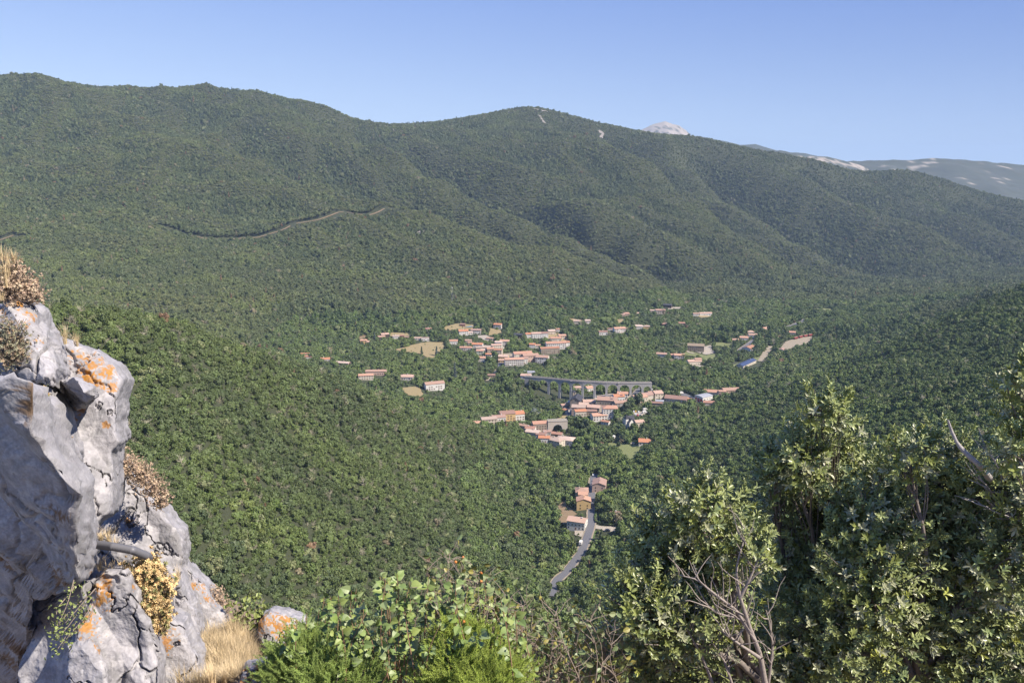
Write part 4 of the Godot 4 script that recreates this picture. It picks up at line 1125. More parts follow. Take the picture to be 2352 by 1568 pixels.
func volume(parent: Node3D, l: float, w: float, h: float, kind: String, wall: Material, roof: Material, xf: Transform3D, seed_: int, chimney := true) -> void:
	var r := RandomNumberGenerator.new()
	r.seed = seed_
	part(parent, "wall", wall_mesh(kind, l, w, h), wall, xf)
	part(parent, "roof", roof_mesh(kind, l, w, h), roof, xf)
	var floors := maxi(1, int(h / 2.7))
	var to_cam := -(parent.transform * xf).origin.normalized()
	var shutters := r.randf() < 0.5
	for side in 4:
		var ang := side * PI * 0.5
		var nl := Vector3(sin(ang), 0, cos(ang))
		var nw := (parent.transform.basis * xf.basis * nl)
		if nw.dot(to_cam) < 0.12:
			continue
		var face := l if side % 2 == 0 else w
		var out := w * 0.5 if side % 2 == 0 else l * 0.5
		var count := maxi(1, int(face / (3.0 if side % 2 == 0 else 4.2)))
		for fl in floors:
			for k in count:
				if r.randf() < 0.14:
					continue
				var u := (k + 0.5) / count * face - face * 0.5
				var door := fl == 0 and k == count / 2 and side % 2 == 0
				var y := 1.55 + fl * 2.7 if not door else 1.05
				if y > h - 0.6:
					continue
				var b := Basis(Vector3.UP, ang)
				var loc := b * Vector3(u, 0, out + 0.012) + Vector3(0, y, 0)
				var kindw := 2 if door else (1 if r.randf() < 0.25 and fl == 0 else 0)
				var wxf := xf * Transform3D(b, loc)
				var wn := part(parent, "door" if door else "window", win_mesh[kindw][0], M.shutter_paint if door else M.window_glass, wxf)
				if shutters and not door:
					for sx in [-1.0, 1.0]:
						part(wn, "shutter", win_mesh[kindw][1], M.shutter_paint, Transform3D(Basis.IDENTITY, Vector3(sx * win_mesh[kindw][2], 0, 0.03)))
	if chimney and kind != "f":
		var st := st_new()
		var cxp := r.randf_range(-0.3, 0.3) * l
		box(st, Vector3(cxp, h + w * 0.17 + 0.35, 0.6), Vector3(0.7, 1.5, 0.6))
		box(st, Vector3(cxp, h + w * 0.17 + 1.18, 0.6), Vector3(0.9, 0.14, 0.8))
		part(parent, "chimney", st.commit(), wall, xf)

func clear_for(x: float, d: float, r: float, reach := 19.0) -> void:
	stamp_disc(x, d, r + 1.0, 1)
	var back := -Vector2(x, d).normalized()
	var s := r
	while s < r + reach:
		var q := Vector2(x, d) + back * s
		stamp_disc(q.x, q.y, r * 0.9, 2)
		s += 3.0

func build_village() -> void:
	window_meshes()
	var n := 0
	for h in HOUSES:
		var v0: Array = h[4][0]
		var base := gp(v0[0], v0[1])
		var t := thing(h[0], h[1], h[2], base, deg_to_rad(v0[2]))
		var k := 0
		for v in h[4]:
			var p := gp(v[0], v[1]) - base
			var xf := Transform3D(Basis(Vector3.UP, deg_to_rad(v[2])), p)
			xf = Transform3D(Basis(Vector3.UP, -t.rotation.y), Vector3.ZERO) * xf
			if k > 0:
				xf.origin.y -= 0.013 * k
				xf = xf.scaled_local(Vector3(0.997, 1, 0.997))
			volume(t, v[3], v[4], v[5], v[6], M[h[3]], M.get(v[7] + str((n * 5 + k * 2) % 3), M[v[7]]), xf, 100 + n * 7 + k, k == 0 and v[5] > 3.2)
			clear_for(v[0], v[1], maxf(v[3], v[4]) * 0.5)
			house_spots.append(Vector3(v[0], v[1], maxf(v[3], v[4]) * 0.6))
			k += 1
		if h[1].contains("solar panel"):
			var st := st_new()
			box(st, Vector3(v0[3] * 0.22, v0[5] + v0[4] * 0.17 * 0.5 + 0.36, v0[4] * 0.25), Vector3(3.6, 0.08, 2.4), Transform3D(Basis.IDENTITY, Vector3.ZERO))
			var so := part(t, "solar_panel", st.commit(), M.solar_roof)
			so.position.y = 0.05
		n += 1
	build_church()
	build_slate_villa()
	build_fire_hall()

func build_church() -> void:
	var base := gp(CHURCH.x, CHURCH.y)
	var t := thing("church", "beige stone church with dark slate roof, round window and bell tower", "church", base, deg_to_rad(76))
	part(t, "wall", wall_mesh("m", 20, 13, 10.5), M.rubble_stone)
	var st := st_new()
	part(t, "roof", roof_mesh("m", 20, 13, 10.5), M.slate_roof)
	st = st_new()
	for k in 20:
		var a0 := TAU * k / 20
		var a1 := TAU * (k + 1) / 20
		var c := Vector3(-10.03, 11.0, 0)
		quad(st, c + Vector3(0, cos(a0), sin(a0)) * 1.0, c + Vector3(0, cos(a1), sin(a1)) * 1.0, c + Vector3(0, cos(a1), sin(a1)) * 1.35, c + Vector3(0, cos(a0), sin(a0)) * 1.35)
	part(t, "round_window_surround", st.commit(), M.dressed_stone)
	st = st_new()
	for k in 20:
		var a0 := TAU * k / 20
		var a1 := TAU * (k + 1) / 20
		var c := Vector3(-10.04, 11.0, 0)
		tri(st, c, c + Vector3(0, cos(a0), sin(a0)), c + Vector3(0, cos(a1), sin(a1)))
	part(t, "round_window", st.commit(), M.window_glass)
	st = st_new()
	box(st, Vector3(-10.02, 1.3, 0), Vector3(0.14, 2.6, 1.8))
	part(t, "door", st.commit(), M.shutter_paint)
	# bell tower
	var p := gp(BELL_TOWER.x, BELL_TOWER.y) - base
	var xf := Transform3D(Basis(Vector3.UP, -t.rotation.y), Vector3.ZERO) * Transform3D(Basis(Vector3.UP, 0.25), p)
	st = st_new()
	box(st, Vector3(0, 5.5, 0), Vector3(4.4, 17, 4.4), xf)
	box(st, Vector3(0, 10.6, 0), Vector3(4.8, 0.35, 4.8), xf)
	var tw := part(t, "bell_tower", st.commit(), M.rubble_stone)
	st = st_new()
	box(st, Vector3(0, 12.2, 2.2), Vector3(1.0, 2.0, 0.1), xf)
	box(st, Vector3(2.2, 12.2, 0), Vector3(0.1, 2.0, 1.0), xf)
	part(tw, "belfry_opening", st.commit(), M.window_glass)
	st = st_new()
	var ap := xf * Vector3(0, 16.0, 0)
	var cs: Array[Vector3] = [xf * Vector3(-2.6, 13.9, -2.6), xf * Vector3(2.6, 13.9, -2.6), xf * Vector3(2.6, 13.9, 2.6), xf * Vector3(-2.6, 13.9, 2.6)]
	for k in 4:
		tri(st, cs[k], cs[(k + 1) % 4], ap)
	quad(st, cs[0], cs[3], cs[2], cs[1])
	part(tw, "tower_roof", st.commit(), M.slate_roof)
	# low side aisle
	volume(t, 9, 6, 4.5, "g", M.rubble_stone, M.metal_roof, Transform3D(Basis.IDENTITY, Vector3(6, 0, -9.2)), 5, false)
	clear_for(CHURCH.x, CHURCH.y, 12.0, 26.0)
	clear_for(BELL_TOWER.x, BELL_TOWER.y, 5.0, 14.0)

func build_slate_villa() -> void:
	var base := gp(SLATE_VILLA.x, SLATE_VILLA.y)
	var t := thing("villa", "white villa with steep blue-black slate roofs and a pointed turret", "villa", base, deg_to_rad(28))
	volume(t, 12, 8, 7, "s", M.plaster_white, M.slate_roof, Transform3D.IDENTITY, 77, true)
	volume(t, 9, 6, 6.6, "s", M.plaster_white, M.slate_roof, Transform3D(Basis(Vector3.UP, PI * 0.5), Vector3(-1.5, 0, 3.2)), 79, false)
	var st := st_new()
	box(st, Vector3(-5.2, 4.0, 2.6), Vector3(3.4, 12, 3.4))
	part(t, "turret", st.commit(), M.plaster_white)
	st = st_new()
	var ap := Vector3(-5.2, 15.5, 2.6)
	var cs: Array[Vector3] = [Vector3(-7.2, 9.9, 0.6), Vector3(-3.2, 9.9, 0.6), Vector3(-3.2, 9.9, 4.6), Vector3(-7.2, 9.9, 4.6)]
	for k in 4:
		tri(st, cs[k], cs[(k + 1) % 4], ap)
	quad(st, cs[0], cs[3], cs[2], cs[1])
	part(t, "turret_roof", st.commit(), M.slate_roof)
	clear_for(SLATE_VILLA.x, SLATE_VILLA.y, 8.0, 16.0)

func build_fire_hall() -> void:
	var base := gp(FIRE_HALL.x, FIRE_HALL.y)
	var t := thing("fire_station", "white metal hall with curved blue-grey roof and three red doors", "hall", base, deg_to_rad(34))
	var l := 17.0
	var w := 13.0
	var h := 6.2
	var st := st_new()
	var n := 10
	for s in [-1.0, 1.0]:
		quad(st, Vector3(-l / 2, -3, s * w / 2), Vector3(-l / 2, h, s * w / 2), Vector3(l / 2, h, s * w / 2), Vector3(l / 2, -3, s * w / 2))
		for k in n:
			var z0 := lerpf(-w / 2, w / 2, float(k) / n)
			var z1 := lerpf(-w / 2, w / 2, float(k + 1) / n)
			var y0 := h + 1.1 * (1.0 - pow(z0 / (w / 2), 2))
			var y1 := h + 1.1 * (1.0 - pow(z1 / (w / 2), 2))
			quad(st, Vector3(s * l / 2, -3, z0), Vector3(s * l / 2, y0, z0), Vector3(s * l / 2, y1, z1), Vector3(s * l / 2, -3, z1))
	part(t, "wall", st.commit(), M.plaster_white)
	st = st_new()
	for k in n:
		var z0 := lerpf(-w / 2 - 0.4, w / 2 + 0.4, float(k) / n)
		var z1 := lerpf(-w / 2 - 0.4, w / 2 + 0.4, float(k + 1) / n)
		var y0 := h + 0.12 + 1.1 * (1.0 - pow(z0 / (w / 2 + 0.4), 2))
		var y1 := h + 0.12 + 1.1 * (1.0 - pow(z1 / (w / 2 + 0.4), 2))
		quad(st, Vector3(-l / 2 - 0.5, y0, z0), Vector3(l / 2 + 0.5, y0, z0), Vector3(l / 2 + 0.5, y1, z1), Vector3(-l / 2 - 0.5, y1, z1))
		quad(st, Vector3(-l / 2 - 0.5, y0 - 0.25, z0), Vector3(-l / 2 - 0.5, y0, z0), Vector3(-l / 2 - 0.5, y1, z1), Vector3(-l / 2 - 0.5, y1 - 0.25, z1))
	part(t, "roof", st.commit(), M.metal_roof)
	var red := mat("red_door_paint", 0.42, 0.035, 0.04, 0.5, 0.0)
	for k in 3:
		st = st_new()
		box(st, Vector3(-l / 2 - 0.03, 2.1, -4.0 + k * 4.0), Vector3(0.12, 4.4, 3.2))
		part(t, "door", st.commit(), red)
	st = st_new()
	for k in 3:
		box(st, Vector3(-5.0 + k * 4.5, 3.4, w / 2 + 0.02), Vector3(1.6, 0.9, 0.1))
	part(t, "window", st.commit(), M.window_glass)
	clear_for(FIRE_HALL.x, FIRE_HALL.y, 11.0, 24.0)

# ---------------------------------------------------------------- small things
func car_meshes() -> Array:
	var body := st_new()
	# side profile of the shell, extruded
	var prof := [[-2.1, 0.35], [-2.1, 0.85], [-1.9, 0.98], [-1.5, 1.0], [-1.0, 1.42], [0.5, 1.45], [1.15, 0.98], [1.95, 0.86], [2.1, 0.7], [2.1, 0.35]]
	for s in [-1.0, 1.0]:
		for k in range(1, prof.size() - 1):
			tri(body, Vector3(prof[0][0], prof[0][1], s * 0.85), Vector3(prof[k][0], prof[k][1], s * 0.85), Vector3(prof[k + 1][0], prof[k + 1][1], s * 0.85))
	for k in prof.size():
		var a: Array = prof[k]
		var b: Array = prof[(k + 1) % prof.size()]
		quad(body, Vector3(a[0], a[1], 0.85), Vector3(b[0], b[1], 0.85), Vector3(b[0], b[1], -0.85), Vector3(a[0], a[1], -0.85))
	var glass := st_new()
	for s in [-1.0, 1.0]:
		quad(glass, Vector3(-1.3, 1.02, s * 0.862), Vector3(-0.95, 1.36, s * 0.862), Vector3(0.45, 1.39, s * 0.862), Vector3(0.95, 1.02, s * 0.862))
	quad(glass, Vector3(0.56, 1.43, -0.72), Vector3(0.56, 1.43, 0.72), Vector3(1.13, 1.02, 0.76), Vector3(1.13, 1.02, -0.76))
	quad(glass, Vector3(-1.05, 1.40, -0.72), Vector3(-1.05, 1.40, 0.72), Vector3(-1.48, 1.04, 0.76), Vector3(-1.48, 1.04, -0.76))
	var wheel := st_new()
	for k in 14:
		var a0 := TAU * k / 14
		var a1 := TAU * (k + 1) / 14
		var p0 := Vector3(cos(a0), sin(a0), 0) * 0.32
		var p1 := Vector3(cos(a1), sin(a1), 0) * 0.32
		var o := Vector3(0, 0, 0.1)
		quad(wheel, p0 - o, p1 - o, p1 + o, p0 + o)
		tri(wheel, o, p0 + o, p1 + o)
		tri(wheel, -o, p1 - o, p0 - o)
	return [body.commit(), glass.commit(), wheel.commit()]

func build_small_things() -> void:
	var cm := car_meshes()
	var rubber := mat("rubber", 0.025, 0.025, 0.027, 0.9, 0.0)
	var k := 0
	for c in CARS:
		var paint := mat("car_paint_%d" % k, c[3], c[4], c[5], 0.25, 0.0)
		paint.clearcoat_enabled = true
		var t := thing("car", c[2], "car", gp(c[0], c[1], 0.62), [0.5, 0.5, 0.6, 1.45, 1.4, 1.5, 1.4, 1.45, 1.5, -0.2, 1.5, 1.6, 0.2, 0.25, 0.3, 1.2, 1.1][k], "parked cars of the village")
		part(t, "body", cm[0], paint)
		part(t, "windows", cm[1], M.window_glass)
		for w in [[-1.3, 0.78], [1.3, 0.78], [-1.3, -0.78], [1.3, -0.78]]:
			part(t, "wheel", cm[2], rubber, Transform3D(Basis.IDENTITY, Vector3(w[0], 0.32, w[1])))
		stamp_disc(c[0], c[1], 4.0, 1)
		stamp_disc(c[0], c[1] - 6.0, 4.0, 2)
		k += 1
	k = 0
	for c in VANS:
		var t := thing("van", c[2], "van", gp(c[0], c[1], 0.62), [0.3, 0.25, 1.2, 0.4, 1.0, 1.3][k], "white vans and campers")
		var st := st_new()
		box(st, Vector3(-0.5, 1.65, 0), Vector3(4.4, 2.3, 2.1))
		box(st, Vector3(2.35, 1.15, 0), Vector3(1.3, 1.3, 2.0))
		part(t, "body", st.commit(), M.plaster_white)
		st = st_new()
		quad(st, Vector3(1.73, 2.5, -0.9), Vector3(1.73, 2.5, 0.9), Vector3(2.3, 1.82, 0.95), Vector3(2.3, 1.82, -0.95))
		box(st, Vector3(-0.4, 1.9, 1.06), Vector3(1.4, 0.5, 0.02))
		part(t, "windows", st.commit(), M.window_glass)
		for w in [[-1.6, 0.9], [2.2, 0.9], [-1.6, -0.9], [2.2, -0.9]]:
			part(t, "wheel", cm[2], rubber, Transform3D(Basis.IDENTITY, Vector3(w[0], 0.32, w[1])))
		stamp_disc(c[0], c[1], 5.0, 1)
		stamp_disc(c[0], c[1] - 8.0, 4.0, 2)
		k += 1
	# red railway wagons
	var wa := Vector2(WAGON_LINE[0], WAGON_LINE[1])
	var wb := Vector2(WAGON_LINE[2], WAGON_LINE[3])
	var wd := wb - wa
	var red := mat("wagon_red", 0.27, 0.03, 0.035, 0.6, 0.1)
	var spots := ["nearest", "second", "third", "farthest"]
	for i in 4:
		var p := wa.lerp(wb, i / 3.0)
		var t := thing("railway_wagon", spots[i] + " of the four red railway wagons in the station yard", "wagon", gp(p.x, p.y, 0.4), atan2(wd.y, wd.x), "red railway wagons")
		var st := st_new()
		box(st, Vector3(0, 2.2, 0), Vector3(10.2, 2.3, 2.7))
		part(t, "body", st.commit(), red)
		st = st_new()
		box(st, Vector3(0, 3.45, 0), Vector3(10.4, 0.2, 2.9))
		part(t, "roof", st.commit(), M.tile_brown)
		for b in [-3.4, 3.4]:
			st = st_new()
			for x in [-0.8, 0.8]:
				for z in [-0.75, 0.75]:
					box(st, Vector3(b + x, 0.55, z), Vector3(0.9, 0.9, 0.12))
			box(st, Vector3(b, 0.8, 0), Vector3(2.4, 0.3, 1.3))
			part(t, "bogie", st.commit(), rubber)
		clear_for(p.x, p.y, 5.0, 14.0)
	# swimming pool
	var pt := thing("swimming_pool", "oval turquoise swimming pool with white surround in the upper village", "pool", gp(POOL.x, POOL.y, 0.75))
	var st := st_new()
	var wt := st_new()
	for i in 28:
		var a0 := TAU * i / 28
		var a1 := TAU * (i + 1) / 28
		var e0 := Vector3(cos(a0) * 6.5, 0, sin(a0) * 4.2)
		var e1 := Vector3(cos(a1) * 6.5, 0, sin(a1) * 4.2)
		quad(st, e0, e1, e1 * 1.45 + Vector3(0, -0.05, 0), e0 * 1.45 + Vector3(0, -0.05, 0))
		quad(st, e0, e1, e1 + Vector3(0, -0.5, 0), e0 + Vector3(0, -0.5, 0))
		tri(wt, Vector3(0, -0.2, 0), e0 + Vector3(0, -0.2, 0), e1 + Vector3(0, -0.2, 0))
	part(pt, "surround", st.commit(), M.chalky_yard)
	part(pt, "water", wt.commit(), mat("pool_water", 0.12, 0.38, 0.50, 0.08, 0.0))
	clear_for(POOL.x, POOL.y, 10.0, 20.0)
	# lattice mast
	var mt := thing("radio_mast", "slender grey lattice mast rising from the wood above the village", "mast", gp(MAST.x, MAST.y))
	st = st_new()
	for s in [[-0.5, -0.5], [0.5, -0.5], [0.5, 0.5], [-0.5, 0.5]]:
		tube(st, PackedVector3Array([Vector3(s[0], 0, s[1]), Vector3(s[0] * 0.6, 26, s[1] * 0.6)]), PackedFloat32Array([0.10, 0.08]), 5)
	for i in 13:
		var y := i * 2.0
		var q := 0.5 * (1.0 - 0.4 * y / 26.0)
		tube(st, PackedVector3Array([Vector3(-q, y, q), Vector3(q, y + 2.0, q)]), PackedFloat32Array([0.05, 0.05]), 4)
		tube(st, PackedVector3Array([Vector3(q, y, q), Vector3(q, y + 2.0, -q)]), PackedFloat32Array([0.05, 0.05]), 4)
	part(mt, "lattice", st.commit(), M.metal_roof)
	st = st_new()
	for a in 3:
		box(st, Vector3(sin(a * 2.1) * 0.8, 25.0, cos(a * 2.1) * 0.8), Vector3(0.5, 2.2, 0.5))
	part(mt, "antenna_panels", st.commit(), M.plaster_white)
	# hedges
	for h in HEDGES:
		var line := flat2(h[1])
		st = st_new()
		var lf := st_new()
		var hr := RandomNumberGenerator.new()
		hr.seed = int(line[0].x * 10.0)
		var tall := 1.7 if h[0].begins_with("clipped") else 3.4
		for i in line.size() - 1:
			var a := line[i]
			var b := line[i + 1]
			var n := int(a.distance_to(b) / 0.5) + 1
			for m in n:
				var p := a.lerp(b, (m + 0.5) / n)
				stamp_disc(p.x, p.y, 3.0, 1)
				for q in 14:
					var o := Vector3(hr.randf_range(-0.9, 0.9), hr.randf_range(0.2, 1.0) * tall, hr.randf_range(-0.9, 0.9))
					leaf_quad(lf, gp(p.x, p.y) + o, Vector3(hr.randf_range(-1, 1), hr.randf_range(0.1, 1), hr.randf_range(-1, 1)).normalized(), 0.5, Color(0.11, 0.17, 0.04) * hr.randf_range(0.8, 1.2) if tall < 2.0 else Color(0.045, 0.075, 0.03) * hr.randf_range(0.8, 1.2), hr)
				box(st, gp(p.x, p.y) + Vector3(0, tall * 0.42, 0), Vector3(1.5, tall * 0.84, 1.5))
		var hg := thing("hedge", h[0], "hedge")
		part(hg, "leaves", lf.commit(), M.leaf)
		part(hg, "inner_growth", st.commit(), M.forest_floor)
	# utility poles beside the bare slope
	for i in 2:
		var p: Vector2 = [Vector2(38.5, 655.0), Vector2(40.5, 640.0)][i]
		var t := thing("utility_pole", ["wooden utility pole at the top of the bare slope", "wooden utility pole lower on the bare slope"][i], "pole", gp(p.x, p.y), 0, "utility poles")
		st = st_new()
		tube(st, PackedVector3Array([Vector3(0, -0.5, 0), Vector3(0, 8.5, 0)]), PackedFloat32Array([0.16, 0.11]), 7)
		part(t, "post", st.commit(), M.pale_wood)
		st = st_new()
		box(st, Vector3(0, 8.0, 0), Vector3(1.6, 0.14, 0.14))
		part(t, "crossarm", st.commit(), M.pale_wood)

# ---------------------------------------------------------------- trees
func leaf_quad(st: SurfaceTool, p: Vector3, n: Vector3, s: float, c: Color, r: RandomNumberGenerator) -> void:
	var u := n.cross(Vector3(r.randf_range(-1, 1), r.randf_range(-1, 1), r.randf_range(-1, 1))).normalized()
	var v := n.cross(u)
	u *= s * r.randf_range(0.7, 1.1)
	v *= s * r.randf_range(0.45, 0.75)
	var b := n * s * 0.18
	st.set_color(c)
	tri(st, p - u, p + v + b, p + u)
	tri(st, p - u, p + u, p - v + b)

# a crown about 1 wide in radius, standing on y = 0, made of leafy clumps
func crown_mesh(seed_: int, lobes: int, per: int, tall: float, kind: String) -> Mesh:
	var r := RandomNumberGenerator.new()
	r.seed = seed_
	var st := st_new()
	for k in lobes:
		var a := r.randf() * TAU
		var y := r.randf()
		var c := Vector3.ZERO
		var rad := 0.0
		if kind == "cone":
			y = (k + 0.5) / lobes
			var q := (1.0 - y) * 0.62
			c = Vector3(cos(a) * q * 0.6, y * tall, sin(a) * q * 0.6)
			rad = 0.16 + (1.0 - y) * 0.42
		else:
			var q := sqrt(r.randf()) * 0.76 * (1.0 - 0.45 * y * y)
			c = Vector3(cos(a) * q, (0.28 + 0.62 * y) * tall, sin(a) * q)
			rad = r.randf_range(0.25, 0.40)
		var tone := r.randf_range(0.8, 1.22)
		var warm := r.randf_range(0.92, 1.1)
		for m in per:
			var d := Vector3(r.randfn(), r.randfn() * 0.9 + 0.35, r.randfn()).normalized()
			var squash := Vector3(1, 0.72 if kind != "cone" else 0.5, 1)
			var p := c + d * squash * rad * r.randf_range(0.72, 1.06)
			if p.y < 0.02:
				p.y = 0.02
			var n := (d + Vector3(r.randfn(), r.randfn(), r.randfn()) * 0.42).normalized()
			var t := tone * r.randf_range(0.85, 1.15)
			leaf_quad(st, p, n, r.randf_range(0.10, 0.17), Color(t * warm, t, t * 0.95), r)
	# dense inner growth
	var rows := 5
	var cols := 8
	var g: Array = []
	for i in rows + 1:
		for j in cols:
			var th := PI * i / rows
			var ph := TAU * j / cols
			var w := 0.52 if kind != "cone" else 0.42 * (0.25 + 0.75 * (1.0 - cos(th)) * 0.5)
			g.append(Vector3(sin(th) * cos(ph) * w, (0.5 + 0.44 * cos(th)) * tall, sin(th) * sin(ph) * w) * r.randf_range(0.85, 1.05))
	st.set_color(Color(0.75, 0.78, 0.7))
	for i in rows:
		for j in cols:
			quad(st, g[i * cols + j], g[i * cols + (j + 1) % cols], g[(i + 1) * cols + (j + 1) % cols], g[(i + 1) * cols + j])
	return st.commit()

# a leafless tree of thin grey limbs
func bare_mesh(seed_: int) -> Mesh:
	var r := RandomNumberGenerator.new()
	r.seed = seed_
	var st := st_new()
	st.set_color(Color(1, 1, 1))
	tube(st, PackedVector3Array([Vector3(0, 0, 0), Vector3(0.05, 0.7, 0), Vector3(-0.03, 1.5, 0.04)]), PackedFloat32Array([0.07, 0.05, 0.015]), 4)
	for k in 22:
		var y := r.randf_range(0.35, 1.4)
		var a := r.randf() * TAU
		var l := r.randf_range(0.4, 0.95)
		var e := Vector3(cos(a) * l, y + l * r.randf_range(0.2, 0.8), sin(a) * l)
		var m := Vector3(cos(a) * l * 0.5, y + l * 0.15, sin(a) * l * 0.5)
		tube(st, PackedVector3Array([Vector3(0, y, 0), m, e]), PackedFloat32Array([0.035, 0.024, 0.008]), 3)
		for q in 4:
			var f := m.lerp(e, r.randf())
			tube(st, PackedVector3Array([f, f + Vector3(r.randf_range(-0.3, 0.3), r.randf_range(0.0, 0.35), r.randf_range(-0.3, 0.3))]), PackedFloat32Array([0.016, 0.006]), 3)
	return st.commit()

func trunk_mesh(seed_: int) -> Mesh:
	var r := RandomNumberGenerator.new()
	r.seed = seed_
	var st := st_new()
	tube(st, PackedVector3Array([Vector3(0, -0.1, 0), Vector3(0.02, 0.25, 0.01), Vector3(0.0, 0.6, 0.02)]), PackedFloat32Array([0.09, 0.06, 0.045]), 6)
	for k in 4:
		var a := k * 1.6 + r.randf()
		tube(st, PackedVector3Array([Vector3(0, 0.5, 0.02), Vector3(cos(a) * 0.2, 0.8, sin(a) * 0.2), Vector3(cos(a) * 0.4, 1.1, sin(a) * 0.4)]), PackedFloat32Array([0.04, 0.03, 0.012]), 5)
	return st.commit()

func in_view_px(p: Vector3) -> Vector2:
	var c := cos(0.20717)
	var s := sin(0.20717)
	var u := p.y * c - p.z * s
	var fw := -p.y * s - p.z * c
	if fw < 1.0:
		return Vector2(-9999, -9999)
	return Vector2(512.0 + 826.3 * p.x / fw, 341.0 - 826.3 * u / fw)

